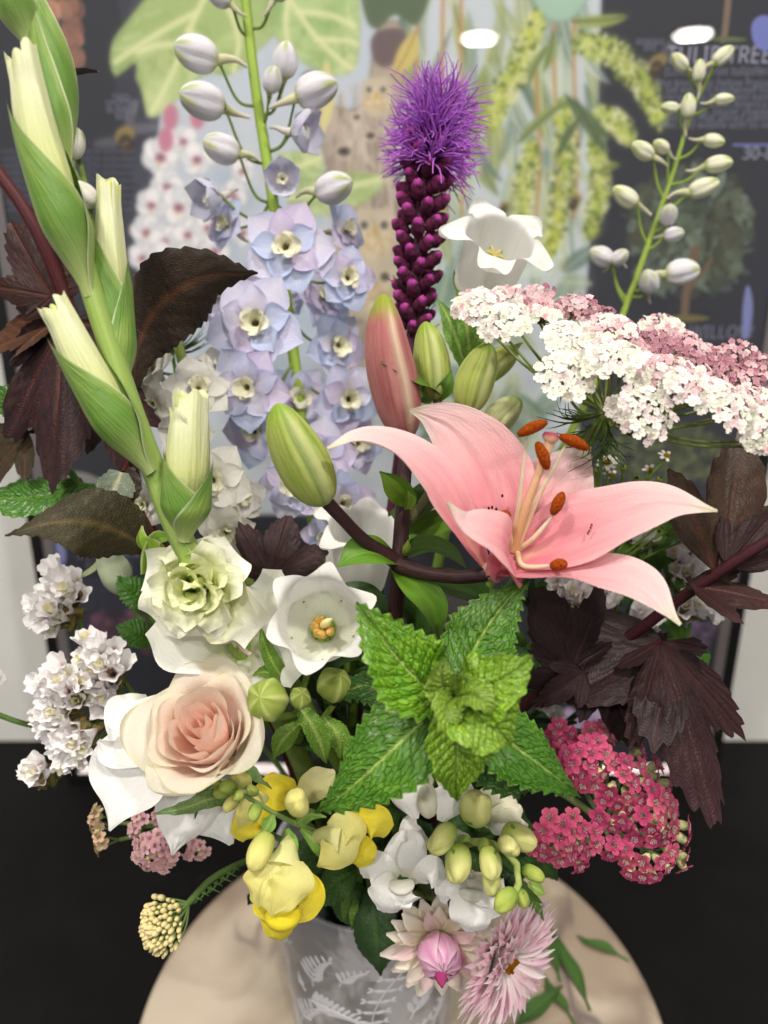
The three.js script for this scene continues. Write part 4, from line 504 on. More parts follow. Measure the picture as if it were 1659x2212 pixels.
{
  seed(41);
  const o = thing('delphinium', 'lavender blue delphinium spire in front of the poster tree trunk', 'flower', MOUTH), d = 0.475;
  stemOf(o, [...down(at(660, 1150, d)), ...PTS([[655, 1000], [648, 880], [628, 720], [602, 520], [577, 350], [552, 190], [537, 60], [525, -60]], d)], [0.0042, 0.0042, 0.004, 0.0038, 0.0036, 0.0034, 0.003], hex('#93b140'));
  const st = (v) => { const k = [[655, 1000], [648, 880], [628, 720], [602, 520], [577, 350], [552, 190], [537, 60], [525, -60]]; for (let i = 0; i < 7; i++) if (v <= k[i][1] && v >= k[i + 1][1]) { const f = (v - k[i][1]) / (k[i + 1][1] - k[i][1]); return at(L1(k[i][0], k[i + 1][0], f), v, d); } return at(655, 1000, d); };
  for (const [u, v, dd, r, f, q] of [[617, 540, 0.445, 108, [0.12, -0.1, 1]], [560, 703, 0.435, 118, [-0.12, -0.05, 1]], [543, 838, 0.435, 100, [-0.2, -0.15, 1]], [742, 605, 0.455, 78, [0.45, -0.05, 0.9]], [690, 640, 0.49, 85, [0.6, 0, 0.7]], [735, 500, 0.485, 70, [0.7, 0.1, 0.5]], [720, 745, 0.475, 82, [0.5, -0.2, 0.8]], [745, 860, 0.465, 86, [0.4, -0.2, 0.9]], [690, 985, 0.45, 92, [0.2, -0.2, 1]], [640, 1045, 0.44, 92, [-0.1, -0.2, 1]], [735, 1085, 0.445, 84, [0.3, -0.2, 1]], [700, 1150, 0.45, 60, [0.1, -0.4, 1]], [480, 640, 0.48, 84, [-0.6, -0.1, 0.8]], [500, 490, 0.48, 66, [-0.6, 0.1, 0.7]], [560, 930, 0.46, 86, [-0.3, -0.2, 1]], [600, 620, 0.5, 90, [0, 0.2, 1]], [760, 960, 0.48, 80, [0.6, 0, 0.8]], [650, 860, 0.48, 80, [0.1, -0.1, 1]]]) { delphFlower(o, u, v, dd, r, f, SEP.blue, q ?? {}); pedicel(o, st(v - 60), at(u, v, dd).addScaledVector(dirC(...f), -mm(r * 0.2, dd)), d); }
  // half-open cups
  for (const [u, v, dd, r, f] of [[445, 430, 0.465, 62, [-0.75, -0.35, 0.55]], [610, 385, 0.455, 54, [0.1, -0.25, 1]], [663, 285, 0.46, 62, [0.75, -0.1, 0.25]]]) { const g = putGroup(o, 'flower', at(u, v, dd).addScaledVector(dirC(...f), -mm(r * 0.6, dd)), dirC(...f), rr(0, 6), mm(r, dd)); for (let i = 0; i < 5; i++) kid(g, 'sepal', radial(1.35, 78, 4, [0.12, 0.36, 0.55, 0.56, 0.4, 0.05], { nT: 18, nS: 12, cup: 0.75, ruffle: { a: 0.1, k: 1.3 }, ph: i * 2 + u, e: 0.8, col: (t, s) => mix(mix(hex('#dfdbe6'), hex('#c3c6e2'), t * 0.8), hex('#b3bf7a'), 0.8 * sm(0.8, 0.98, t) * sm(0.6, 0, abs(s))) }), M.thinPetal, i * 1.257); for (let i = 0; i < 4; i++) kid(g, 'inner_petal', BEE[i % 3], M.petal, i * 1.57).position.y = 0.2; kid(g, 'stamens', EYE_, M.fuzz).position.y = 0.15; kid(g, 'spur', SPUR, M.petal, 1); pedicel(o, st(v + 40), g.position.clone().add(o.position), d); }
  for (const [u, v, l, f, sv] of [[424, 116, 108, [-0.9, 0.15, 0.35], 230], [437, 217, 112, [-0.85, 0.05, 0.5], 355], [478, 320, 92, [-0.8, 0.15, 0.5], 440], [617, 130, 82, [0.15, 0.9, 0.4], 250], [684, 195, 108, [0.95, 0.25, 0.2], 330], [722, 405, 100, [0.85, 0.1, 0.5], 440], [588, 172, 62, [0.3, 0.7, 0.5], 270], [472, -12, 70, [-0.8, 0.4, 0.3], 80], [608, -30, 70, [0.6, 0.7, 0.3], 60]]) pedicel(o, st(sv), delphBud(o, u, v, 0.46, l, f, BUDS.blue), d, hex('#6f8a3a'), 0.6);
}
{
  seed(42);
  const o = thing('delphinium', 'slender delphinium spire of closed pale green buds against the dark poster', 'flower', MOUTH), d = 0.51;
  const k = [[1330, 720], [1360, 640], [1410, 500], [1455, 370], [1500, 225], [1535, 160], [1555, 125]];
  stemOf(o, [...down(at(1200, 1000, d)), at(1270, 860, d), ...PTS(k, d)], [0.003, 0.003, 0.0028, 0.0026, 0.0024, 0.0018, 0.001], hex('#93ad42'));
  const st = (v) => { for (let i = 0; i < 6; i++) if (v <= k[i][1] && v >= k[i + 1][1]) { const f = (v - k[i][1]) / (k[i + 1][1] - k[i][1]); return at(L1(k[i][0], k[i + 1][0], f), v, d); } return at(v > 600 ? 1330 : 1555, v > 600 ? 720 : 125, d); };
  for (const [u, v, l, f, sv, w] of [[1562, 120, 58, [0.75, 0.6, 0.2], 140], [1468, 134, 54, [-0.75, 0.5, 0.3], 200], [1510, 153, 52, [0, 1, 0.3], 205], [1487, 229, 58, [-0.1, 1, 0.35], 290], [1564, 215, 48, [1, -0.05, 0.2], 250], [1446, 233, 48, [-1, -0.1, 0.3], 290], [1542, 304, 52, [0.9, -0.25, 0.2], 345], [1552, 354, 66, [1, 0.05, 0.2], 400], [1520, 405, 76, [0.9, 0.3, 0.2], 450], [1388, 325, 66, [-0.85, 0.35, 0.3], 430], [1428, 316, 50, [-0.7, 0.2, 0.4], 400], [1350, 424, 74, [-0.85, 0.5, 0.2], 530], [1444, 463, 56, [-0.2, 0.5, 0.9], 500], [1456, 506, 48, [0.7, 0, 0.5], 540], [1298, 553, 64, [-0.9, 0.35, 0.3], 660], [1338, 556, 50, [0.5, 0.3, 0.6], 650], [1402, 608, 66, [-0.35, 0.5, 0.7], 640], [1474, 588, 82, [1, 0.1, 0.2], 630]]) pedicel(o, st(sv), delphBud(o, u, v, 0.5, l, f, v > 440 ? BUDS.blue : BUDS.green), d, hex('#93ad4c'), 0.3);
}
{
  seed(43);
  const o = thing('delphinium', 'white delphinium spike crowded behind the lowest gladiolus buds', 'flower', MOUTH), d = 0.43;
  stemOf(o, [...down(at(480, 1200, d)), ...PTS([[470, 1100], [430, 930], [400, 800], [370, 700], [345, 620]], d)], 0.003, hex('#7f9446'));
  for (const [u, v, dd, r, f, q] of [[462, 1035, 0.41, 100, [0.1, -0.15, 1]], [425, 850, 0.425, 84, [0.3, 0.35, 0.8]], [490, 1140, 0.41, 74, [0.1, -0.5, 0.9]], [340, 870, 0.42, 66, [-0.3, -0.3, 0.9]], [335, 800, 0.43, 64, [-0.4, 0.3, 0.8]], [405, 945, 0.425, 70, [0, 0, 1]], [320, 1090, 0.42, 64, [-0.4, 0, 0.9]], [470, 800, 0.44, 60, [0.5, 0.5, 0.7]], [370, 690, 0.45, 50, [-0.1, 0.6, 0.7]], [520, 1075, 0.425, 60, [0.6, -0.2, 0.8]]]) { delphFlower(o, u, v, dd, r, f, SEP.white, { n: 5, single: r < 60 }); pedicel(o, at(430, v - 20, d), at(u, v, dd).addScaledVector(dirC(...f), -mm(r * 0.15, dd)), d); }
  for (const [u, v, l, f] of [[345, 640, 60, [-0.5, 0.7, 0.4]], [395, 610, 52, [0.5, 0.7, 0.4]], [160, 310, 74, [0.4, 0.9, 0.3]], [185, 420, 70, [-0.6, 0.7, 0.3]], [190, 540, 70, [-0.2, 1, 0.3]]]) { const p = delphBud(o, u, v, 0.43, l, f, BUDS.white); pedicel(o, at(u + (u < 300 ? 30 : 0), v + 110, 0.435), p, d, hex('#7d9446'), 0.1); }
  stemOf(o, PTS([[345, 640], [260, 640], [215, 560], [190, 420], [165, 330], [130, 250]], 0.437), 0.0016, hex('#6f8a3a'), M.stem, 'side_stem');
}

// ---------------------------------------------------------------- pink lily
{
  seed(51);
  const o = thing('lily', 'open pink lily with rust anthers, its tall buds on one dark purple stalk', 'flower', MOUTH);
  const DK = hex('#35191c'), node = at(862, 1215, 0.368);
  stemOf(o, [...down(at(850, 1420, 0.39)), ...PTS([[852, 1380, 0.385], [856, 1290, 0.375], [862, 1215, 0.368], [868, 1130, 0.372], [872, 1040, 0.385], [880, 960, 0.395]])], [0.0042, 0.0042, 0.0042, 0.0044, 0.004, 0.0036], DK);
  stemOf(o, PTS([[862, 1215, 0.368], [790, 1170, 0.362], [735, 1115, 0.356], [700, 1078, 0.352]]), [0.0042, 0.0033, 0.003, 0.0032], DK, M.stem, 'side_stem');
  stemOf(o, PTS([[862, 1222, 0.366], [930, 1240, 0.358], [1000, 1246, 0.352], [1060, 1238, 0.349]]), [0.0042, 0.0034, 0.0032, 0.0036], DK, M.stem, 'side_stem');
  stemOf(o, PTS([[868, 1140, 0.372], [930, 1060, 0.395], [960, 940, 0.4], [940, 850, 0.405]]), [0.003, 0.0026, 0.0024], hex('#4a4a26'), M.stem, 'side_stem');
  stemOf(o, PTS([[930, 1060, 0.395], [990, 980, 0.4], [1010, 880, 0.4]]), [0.0026, 0.0024, 0.0022], hex('#4f5a26'), M.stem, 'side_stem');
  stemOf(o, PTS([[960, 1000, 0.4], [1040, 960, 0.405], [1070, 920, 0.41]]), [0.0024, 0.0022, 0.002], hex('#5d6a2c'), M.stem, 'side_stem');
  // tepals; light pink to white tips, a yellow-green furrow at the base
  const pink = hex('#e8a3aa'), rose = hex('#d67c8a'), pale = hex('#f3dcda'), tipc = hex('#f1ecd4');
  const tcol = (k = 0) => (t, s) => { const st = vn(s * 30, t * 2.2, 7 + k), n = fbm(t * 5 + k, s * 3, k, 3); let c = mix(rose, pink, sm(0.1, 0.5, t + (n - 0.5) * 0.3)); c = mix(c, pale, clamp(sm(0.35, 0.95, t) * 0.8 + 0.25 * sm(0.55, 1, abs(s)) - 0.1 * st)); c = mix(c, hex('#d9566b'), 0.3 * sm(0.55, 0.9, st) * sm(0.6, 0.1, t) * sm(0.05, 0.15, t)); c = mix(c, hex('#dfd58a'), 0.55 * Math.exp(-s * s * 60) * sm(0.3, 0.05, t)); c = mix(c, tint(pink, 0.9), 0.35 * Math.exp(-s * s * 90) * sm(0.9, 0.4, t)); return mix(c, tipc, sm(0.84, 1, t)); };
  const tep = (pts, w, h, q = {}) => part(o, 'petal', ribbon(PTS(pts), w, h, { nT: 60, nS: 26, cup: 0.5, rib: 0.0011, ribk: 90, bump: 0.0012, bk: 4, ruffle: { a: 0.07, k: 1.4 }, ph: rr(0, 9), col: tcol(pts[0][0] % 7), ...q }), M.lily);
  tep([[1052, 1230, 0.352], [990, 1130, 0.346], [930, 1035, 0.342], [850, 968, 0.338], [770, 950, 0.334], [708, 970, 0.331]], [0.004, 0.0115, 0.0145, 0.0135, 0.009, 0.0012], [dirC(0.7, 0.4, 0.7), dirC(0.2, 0.75, 0.6), dirC(0, 0.8, 0.5), dirC(-0.1, 0.8, 0.5)], { cup: 0.65 });
  tep([[1085, 1200, 0.355], [1064, 1095, 0.364], [1024, 995, 0.37], [975, 930, 0.371], [925, 900, 0.367], [884, 886, 0.36]], [0.005, 0.0185, 0.0235, 0.0205, 0.0105, 0.0008], [dirC(0.1, 0, 1), dirC(0.05, 0.05, 1), dirC(0.05, 0.1, 1), dirC(0, 0.2, 1)], { cup: [0.8, 0.6, 0.4, 0.3, 0.3], rib: 0.0016, nS: 34 });
  tep([[1100, 1200, 0.356], [1160, 1110, 0.366], [1220, 1030, 0.374], [1262, 960, 0.38]], [0.005, 0.0155, 0.0165, 0.004], [dirC(-0.2, 0.1, 1), dirC(-0.3, 0, 1)], { cup: 0.4 });
  tep([[1092, 1222, 0.35], [1200, 1172, 0.347], [1320, 1120, 0.342], [1440, 1088, 0.336], [1550, 1104, 0.33]], [0.006, 0.0155, 0.0165, 0.0115, 0.001], [dirC(-0.2, 0.5, 0.8), dirC(-0.1, 0.55, 0.8), dirC(0, 0.6, 0.75)], { cup: [0.7, 0.6, 0.4, 0.2] });
  tep([[1058, 1240, 0.348], [1150, 1240, 0.34], [1260, 1240, 0.333], [1380, 1268, 0.326], [1470, 1350, 0.32]], [0.004, 0.0095, 0.0135, 0.012, 0.001], [dirC(-0.1, 0.9, 0.15), dirC(0, 0.85, 0.3), dirC(0.15, 0.75, 0.6), dirC(0.4, 0.6, 0.7)], { cup: 0.5 });
  tep([[1062, 1238, 0.348], [1098, 1218, 0.338], [1090, 1188, 0.329], [1048, 1160, 0.323], [1000, 1134, 0.319], [968, 1084, 0.316]], [0.004, 0.012, 0.0155, 0.0145, 0.0085, 0.0008], [dirC(0.5, 0.3, 0.8), dirC(0.45, 0.55, 0.65), dirC(0.3, 0.7, 0.6), dirC(0.5, 0.6, 0.6)], { cup: 0.5 });
  part(o, 'flower_base', tube(PTS([[1040, 1243, 0.351], [1058, 1236, 0.35], [1085, 1222, 0.351]]), [0.0032, 0.0052, 0.0058], { nT: 12, nS: 20, col: (t) => mix(hex('#b9b87a'), hex('#d98a94'), sm(0, 0.6, t)) }), M.lily);
  // dark freckles, raised
  for (const [u, v, d] of [[1085, 1071, 0.356], [1063, 1096, 0.356], [1072, 1100, 0.356], [1081, 1110, 0.355], [1062, 1108, 0.355], [1074, 1112, 0.355], [1056, 1098, 0.356], [1134, 1152, 0.347]]) put(o, 'freckle', flatCol(ball(0.0006, 8, 5), hex('#3a1015')), M.fuzz, at(u, v, d + 0.0025), dirC(0, 0, 1), 0, V(1, 0.5, 1.5));
  for (const [u, v] of [[1276, 1140], [1273, 1147], [1270, 1152], [1278, 1134]]) put(o, 'pollen_speck', flatCol(ball(0.0005, 6, 4), hex('#b5501a')), M.pollen, at(u, v, 0.3395), dirC(0, 0.5, 0.8), 0, V(1, 0.5, 1.8));
  // stamens and pistil
  const c0 = at(1108, 1190, 0.352);
  const fil = (pts, a, b, d, name = 'stamen') => { const s = part(o, name, tube([c0.clone().add(V(rr(-0.002, 0.002), 0, 0)), ...PTS(pts)], [0.0013, 0.0013, 0.0011, 0.0006], { nT: 24, nS: 8, col: (t) => mix(hex('#ecc69a'), hex('#f1e6cf'), t) }), M.petal); if (a) { const p = at(...a, d), q = at(...b, d), m = p.clone().lerp(q, 0.5).add(dirC(0, 0.3, 1).multiplyScalar(0.0012)); part(s, 'anther', tube([p, m, q], (t, th) => 0.0026 * pow(sin(clamp(t * 0.94 + 0.03) * PI), 0.45) * (1 - 0.3 * Math.exp(-pow(sin(th * 0.5) * 6, 2))) * (1 + 0.12 * (vn(t * 24, th * 5, 3) - 0.5)), { nT: 24, nS: 16, hint: dirC(0.1, 0.3, -1), col: (t, s) => mix(hex('#b5561a'), hex('#8a3a10'), vn(t * 30, s * 14, 2)) }), M.pollen); } };
  fil([[1122, 1080, 0.343], [1138, 945, 0.336]], [1118, 940], [1181, 912], 0.333); fil([[1140, 1100, 0.345], [1172, 1012, 0.338]], [1160, 955], [1183, 1014], 0.335); fil([[1160, 1080, 0.347], [1222, 962, 0.345]], [1208, 942], [1271, 970], 0.343); fil([[1150, 1165, 0.346], [1196, 1112, 0.342]], [1193, 1112], [1216, 1064], 0.341); fil([[1100, 1150, 0.346], [1090, 1125, 0.343]], [1078, 1122], [1100, 1110], 0.341); fil([[1130, 1222, 0.343], [1200, 1222, 0.335]], [1188, 1224], [1224, 1218], 0.333);
  part(o, 'pistil', tube([c0, ...PTS([[1138, 1090, 0.342], [1172, 1000, 0.337], [1190, 952, 0.334]])], [0.0022, 0.002, 0.0018, 0.0022], { nT: 24, nS: 10, col: (t) => mix(hex('#e9b27e'), hex('#efc9a4'), t) }), M.petal);
  part(o, 'stigma', tube([at(1186, 960, 0.3345), at(1190, 948, 0.334), at(1193, 936, 0.334)], (t, th) => (0.0014 + 0.0022 * sin(t * PI * 0.75)) * (1 + 0.15 * cos(th * 3)), { nT: 10, nS: 18, col: (t) => mix(hex('#e3b79a'), hex('#a8485f'), sm(0.4, 0.8, t)) }), M.petal);
  // buds
  const bud = (pts, r, cb, hint) => part(o, 'bud', tube(PTS(pts), (t, th) => r * egg(t * 0.985 + 0.012, 0.82, 0.55) * (1 + 0.1 * cos(3 * th) + 0.07 * Math.exp(-pow(sin(1.5 * th + PI / 2) * 7, 2)) - (0.15 * Math.exp(-pow(sin(1.5 * th + 0.4) * 7, 2)) - 0.05 * Math.exp(-pow(sin(1.5 * th - 0.2) * 6, 2))) * sm(0, 0.15, t)), { nT: 44, nS: 48, hint: hint ?? dirC(0.3, 0, 1), col: (t, s) => cb(t, s) }), M.waxy);
  const gcol = (a, b, g) => (t, s) => { const th = s * PI, rb = Math.exp(-pow(sin(1.5 * th) * 5, 2)), st = vn(s * 40, t * 2, 5), n = fbm(s * 8, t * 6, 2, 3); const rbd = Math.exp(-pow(sin(1.5 * th + 0.4) * 8, 2)), li = vn(s * 90, t * 3, 8), rg = pow(abs(cos(1.5 * th)), 10); return mix(mix(mix(mix(a, b, clamp(n * 0.7 + 0.5 * st - 0.1)), g, clamp(0.9 * rbd + 0.3 * rb + 0.45 * sm(0.5, 0.8, li))), hex('#d9dca6'), 0.5 * rg), hex('#86a832'), 0.8 * sm(0.78, 0.98, t)); };
  const green = gcol(hex('#a9bd52'), hex('#c9d07c'), hex('#7d9636'));
  bud([[702, 1088, 0.352], [665, 1010, 0.347], [625, 935, 0.343], [598, 872, 0.341]], 0.0117, gcol(hex('#93b032'), hex('#c3c67c'), hex('#6f8f24')), dirC(0.45, -0.1, 1));
  bud([[878, 945, 0.395], [858, 840, 0.385], [838, 740, 0.378], [828, 636, 0.375]], 0.0118, (t, s) => { const th = s * PI, rb = Math.exp(-pow(sin(1.5 * th) * 5, 2)), st = vn(s * 40, t * 2, 5), n = fbm(s * 8, t * 6, 2, 3); return mix(mix(mix(hex('#a8575b'), hex('#cf8f8c'), clamp(n * 0.9 + st * 0.6 - 0.25)), hex('#dcc4aa'), clamp(0.7 * rb + 0.35 * pow(abs(cos(1.5 * th)), 12))), hex('#9aa63c'), sm(0.78, 0.95, t)); }, dirC(0.3, 0, 1));
  bud([[940, 862, 0.405], [938, 810, 0.402], [930, 750, 0.4], [918, 695, 0.398]], 0.0092, green, dirC(0.1, 0, 1));
  bud([[1012, 890, 0.4], [1025, 835, 0.396], [1045, 780, 0.393], [1056, 740, 0.392]], 0.0096, green, dirC(0.5, 0, 1));
  bud([[1058, 935, 0.41], [1075, 910, 0.408], [1100, 885, 0.406], [1125, 862, 0.405]], 0.0078, gcol(hex('#c9cf92'), hex('#dfe0b4'), hex('#aab870')), dirC(0.4, 0, 1));
  bud([[1048, 820, 0.42], [1070, 790, 0.42], [1095, 770, 0.42], [1118, 752, 0.42]], 0.0075, green, dirC(0.4, 0, 1));
  // leaves
  const lf = (pts, w, h, c, q = {}) => part(o, 'leaf', ribbon(PTS(pts), w, h, { nT: 30, nS: 10, cup: 0.5, col: (t, s) => mix(mix(c, tint(c, 0.75), vn(s * 12, t * 2, 2)), tint(c, 1.35), 0.4 * Math.exp(-s * s * 80)), ...q }), M.sheath);
  const g1 = hex('#5d8a22'), g2 = hex('#3f6a1e'), g3 = hex('#33591c');
  lf([[892, 1090, 0.372], [870, 1065, 0.366], [845, 1040, 0.362], [820, 1018, 0.36]], [0.003, 0.006, 0.0055, 0.0004], dirC(-0.5, 0.2, 1), hex('#6f9a2c'), { cup: 0.9 });
  lf([[880, 1100, 0.37], [884, 1075, 0.366], [880, 1052, 0.364]], [0.002, 0.0032, 0.0004], dirC(0.3, 0.2, 1), hex('#7fa83a'), { cup: 0.9 });
  lf([[862, 1212, 0.37], [820, 1195, 0.362], [775, 1195, 0.36], [728, 1225, 0.36]], [0.004, 0.0085, 0.0085, 0.0006], dirC(0, 0.7, 0.7), g1);
  lf([[855, 1225, 0.37], [895, 1265, 0.36], [935, 1310, 0.36], [950, 1380, 0.366]], [0.004, 0.0085, 0.0075, 0.0005], dirC(0.35, 0.5, 0.8), g1);
  lf([[870, 1200, 0.372], [920, 1180, 0.375], [970, 1195, 0.378], [1010, 1230, 0.38]], [0.004, 0.0075, 0.007, 0.0005], dirC(0.1, 0.8, 0.5), g2);
  lf([[945, 850, 0.4], [900, 820, 0.38], [855, 795, 0.372], [822, 782, 0.37]], [0.003, 0.0045, 0.0042, 0.0004], dirC(-0.1, 0.5, 0.9), hex('#587f2a'), { cup: 0.7 });
  lf([[942, 862, 0.402], [965, 830, 0.395], [975, 800, 0.394]], [0.003, 0.0045, 0.0004], dirC(0.4, 0.2, 0.9), hex('#557f2a')); lf([[935, 865, 0.402], [905, 845, 0.4], [895, 815, 0.4]], [0.003, 0.0045, 0.0004], dirC(-0.4, 0.2, 0.9), hex('#557f2a'));
  for (const q of [[[870, 1260], [960, 1260], [1040, 1290], [1090, 1350]], [[860, 1300], [900, 1340], [880, 1420], [850, 1500]], [[840, 1330], [780, 1290], [730, 1300], [690, 1340]], [[865, 1180], [930, 1140], [985, 1120], [1040, 1130]], [[850, 1400], [930, 1400], [1010, 1440], [1060, 1500]], [[850, 1120], [905, 1090], [930, 1060], [940, 1010]], [[850, 1440], [780, 1400], [720, 1420], [680, 1480]]]) lf(q.map((p, i) => [p[0], p[1], 0.395 + 0.004 * i]), [0.004, 0.0085, 0.0075, 0.0006], dirC(rr(-0.3, 0.3), 0.6, 0.7), [g2, g3, g1][floor(rnd() * 3)]);
  part(o, 'leaf_scar', tube(PTS([[876, 1195, 0.364], [880, 1180, 0.36], [882, 1165, 0.359]]), [0.0018, 0.0022, 0.0003], { nT: 8, nS: 8, col: () => hex('#6f8a2c') }), M.leaf);
}

// ---------------------------------------------------------------- liatris
{
  seed(52);
  const o = thing('liatris', 'magenta liatris spike with a fluffy purple top in front of the poster', 'flower', MOUTH), d = 0.435;
  const ax = PTS([[880, 780], [893, 690], [900, 600], [905, 500], [918, 400], [932, 320], [945, 230]], d), cv = new THREE.CatmullRomCurve3(ax);
  stemOf(o, [...down(at(865, 1050, 0.43)), at(872, 900, 0.433), ...ax], 0.0028, hex('#4a1430'));
  const bg = [0, 1, 2].map((i) => tube([V(0, 0, 0), V(0, 0.4, 0), V(0, 0.75, 0), V(0, 1, 0)], (t, th) => 0.3 * egg(t * 0.97 + 0.02, 0.9, 0.6) * (1 + 0.09 * cos(th * 5 + i) * sm(0.5, 0.9, t) + 0.08 * sin(t * 16 + th * 2)), { nT: 16, nS: 16, hint: V(1, 0, 0), col: (t, s) => mix(mix(hex('#2a0a20'), hex('#5d1a40'), sm(0.35, 0.7, 0.6 * vn(s * 14, t * 9, i) + 0.4 * pow(abs(sin(t * 16 + s * 6.3)), 0.5))), hex('#a83c92'), sm(0.74, 0.95, t)) }));
  for (let i = 0; i < 66; i++) { const t = 0.1 + 0.72 * (i / 66), c = cv.getPointAt(t), ta = cv.getTangentAt(t), a = i * 2.39996, e1 = V(1, 0, 0).cross(ta).normalize(), e2 = ta.clone().cross(e1), rad = e1.multiplyScalar(cos(a)).addScaledVector(e2, sin(a)), dir = rad.clone().multiplyScalar(0.9).addScaledVector(ta, 0.65).normalize(), r = L1(0.0035, 0.0065, sm(0, 0.5, t)); put(o, 'bud', bg[i % 3], M.fuzz, c.clone().addScaledVector(rad, r * 0.8), dir, rr(0, 6), rr(0.0125, 0.015) * L1(0.8, 1.05, t)); }
  const fil = (k) => { const gs = []; for (let i = 0; i < 12; i++) { const a = rr(0, 6.3), sp = rr(0.1, 0.75), L = rr(0.8, 1.25), b = rr(-0.4, 0.4); const p = [V(0, 0, 0), V(cos(a) * sp * 0.25, L * 0.35, sin(a) * sp * 0.25), V(cos(a) * sp * 0.7 + b * 0.1, L * 0.7, sin(a) * sp * 0.7), V(cos(a + b) * sp * 1.2 + b * 0.3, L * (1 - 0.1 * abs(b)), sin(a + b) * sp * 1.2 - b * 0.2)]; const c = vary(hex('#b352d2'), 0.2); gs.push(tube(p, [0.02, 0.02, 0.018, 0.01], { nT: 9, nS: 5, col: (t) => mix(tint(c, 0.75), mix(c, hex('#cf90e6'), 0.5), t) })); } gs.push(tube([V(0, -0.12, 0), V(0, 0.1, 0), V(0, 0.3, 0)], [0.07, 0.1, 0.05], { nT: 6, nS: 8, col: () => hex('#6f2a84') })); return join(gs); };
  const fg = [0, 1, 2, 3, 4].map(fil);
  for (let i = 0; i < 74; i++) { const t = 0.76 + 0.24 * (i / 74), c = cv.getPointAt(t), ta = cv.getTangentAt(t), a = i * 2.39996, e1 = V(1, 0, 0).cross(ta).normalize(), e2 = ta.clone().cross(e1), rad = e1.multiplyScalar(cos(a)).addScaledVector(e2, sin(a)), up = L1(-0.12, 1.5, pow((t - 0.76) / 0.24, 2.2)), dir = rad.clone().addScaledVector(ta, up).normalize(); put(o, 'floret', fg[i % 5], M.fuzz, c.clone().addScaledVector(rad, 0.005), dir, rr(0, 6), rr(0.0165, 0.023)); }
  for (let i = 0; i < 18; i++) { const t = rr(0.08, 0.4), c = cv.getPointAt(t), a = rr(0, 6.3); part(o, 'leaf', tube([c, c.clone().add(dirC(cos(a) * 0.008, 0.002, sin(a) * 0.008).multiplyScalar(0.008)), c.clone().add(dirC(cos(a), 0.5, sin(a)).multiplyScalar(rr(0.014, 0.02)))], [0.0006, 0.0004, 0.0002], { nT: 8, nS: 5, col: () => hex('#3f3a26') }), M.leaf); }
}

// ---------------------------------------------------------------- white bellflowers
const bellGeo = (L, R, o = {}) => grid(38, 90, (t, s, p) => {
  const a = s * PI, NL = o.n ?? 5, lob = 0.5 + 0.5 * cos(NL * a), le = pow(lob, o.lp ?? 0.45), tt = t * (0.86 + (o.lob ?? 0.2) * le + (o.peak ?? 0.03) * pow(lob, 9)), rim = sm(0.74, 1.08, tt), ph = o.ph ?? 0;
  let r = R * (0.3 + 0.5 * sm(0, 0.22, tt) + 0.12 * tt) * (1 + 0.03 * cos(NL * a) * t) + R * (o.flare ?? 0.42) * rim * rim * (0.6 + 0.6 * lob);
  r *= 1 + 0.035 * sin(3 * a + ph) * t + 0.03 * sin(11 * a + ph) * rim;
  const y = L * (tt - (o.curl ?? 0.2) * rim * rim * (0.4 + 0.8 * le)) + L * 0.03 * sin(7 * a + ph) * rim; p.set(cos(a) * r, y, sin(a) * r);
}, (t, s) => { const rib = Math.exp(-pow(sin(2.5 * s * PI) * 14, 2)); return mix(mix(hex('#e2e6d0'), hex('#f1f1ee'), sm(0.05, 0.35, t)), hex('#dfe3d2'), 0.35 * rib); }, { closed: true, us: 3, vs: 1.2 });
function bell(root, pos, dir, roll, L, R, q = {}) {
  const g = putGroup(root, 'flower', pos, dir, roll);
  kid(g, 'bell', bellGeo(L, R, q), M.glow);
  kid(g, 'calyx', join([0, 1, 2, 3, 4].map((i) => { const r = radial(L * 0.42, 100, 20, [L * 0.05, L * 0.1, L * 0.08, L * 0.004], { nT: 12, nS: 6, r0: 0.002, col: (t) => mix(hex('#8fa84c'), hex('#6f9236'), t) }); r.rotateY(i * 1.257 + 0.63); return r; })), M.leaf);
  const C = q.five ? hex('#cdbd4e') : hex('#d6c67a');
  kid(g, 'style', join([tube([V(0, 0, 0), V(0.0008, L * 0.3, 0), V(q.five ? 0 : 0.006, L * 0.52, 0)], q.five ? [0.0016, 0.0011, 0.0012] : [0.0018, 0.0017, 0.0018, 0.002, 0], { nT: 10, nS: 8, col: () => mix(C, hex('#e3e6b4'), 0.4) }), ...Array.from({ length: q.five ? 5 : 0 }, (_, i) => { const a = i * (2 * PI / 5); return tube([V(0, L * 0.55, 0), V(cos(a) * 0.002, L * 0.62, sin(a) * 0.002), V(cos(a) * 0.005, L * 0.64, sin(a) * 0.005), V(cos(a) * 0.0062, L * 0.6, sin(a) * 0.0062)], [0.0008, 0.0007, 0.0006, 0.0004], { nT: 8, nS: 6, col: () => C }); })]), M.fuzz);
  if (!q.five) for (let i = 0; i < 8; i++) { const a = i * 2.4, r = 0.0022 + 0.0026 * ((i * 0.618) % 1); kid(g, 'stamen', tube([V(cos(a) * 0.001, L * 0.08, sin(a) * 0.001), V(cos(a) * r, L * 0.25, sin(a) * r), V(cos(a + 0.5) * r * 1.3, L * 0.42, sin(a + 0.5) * r * 1.3)], [0.0009, 0.0016, 0.0024, 0.0014, 0], { nT: 14, nS: 8, col: (t) => mix(hex('#e3dfb0'), vary(hex('#d9b25e'), 0.18), sm(0.3, 0.6, t)) }), M.tiny); }
  return g;
}
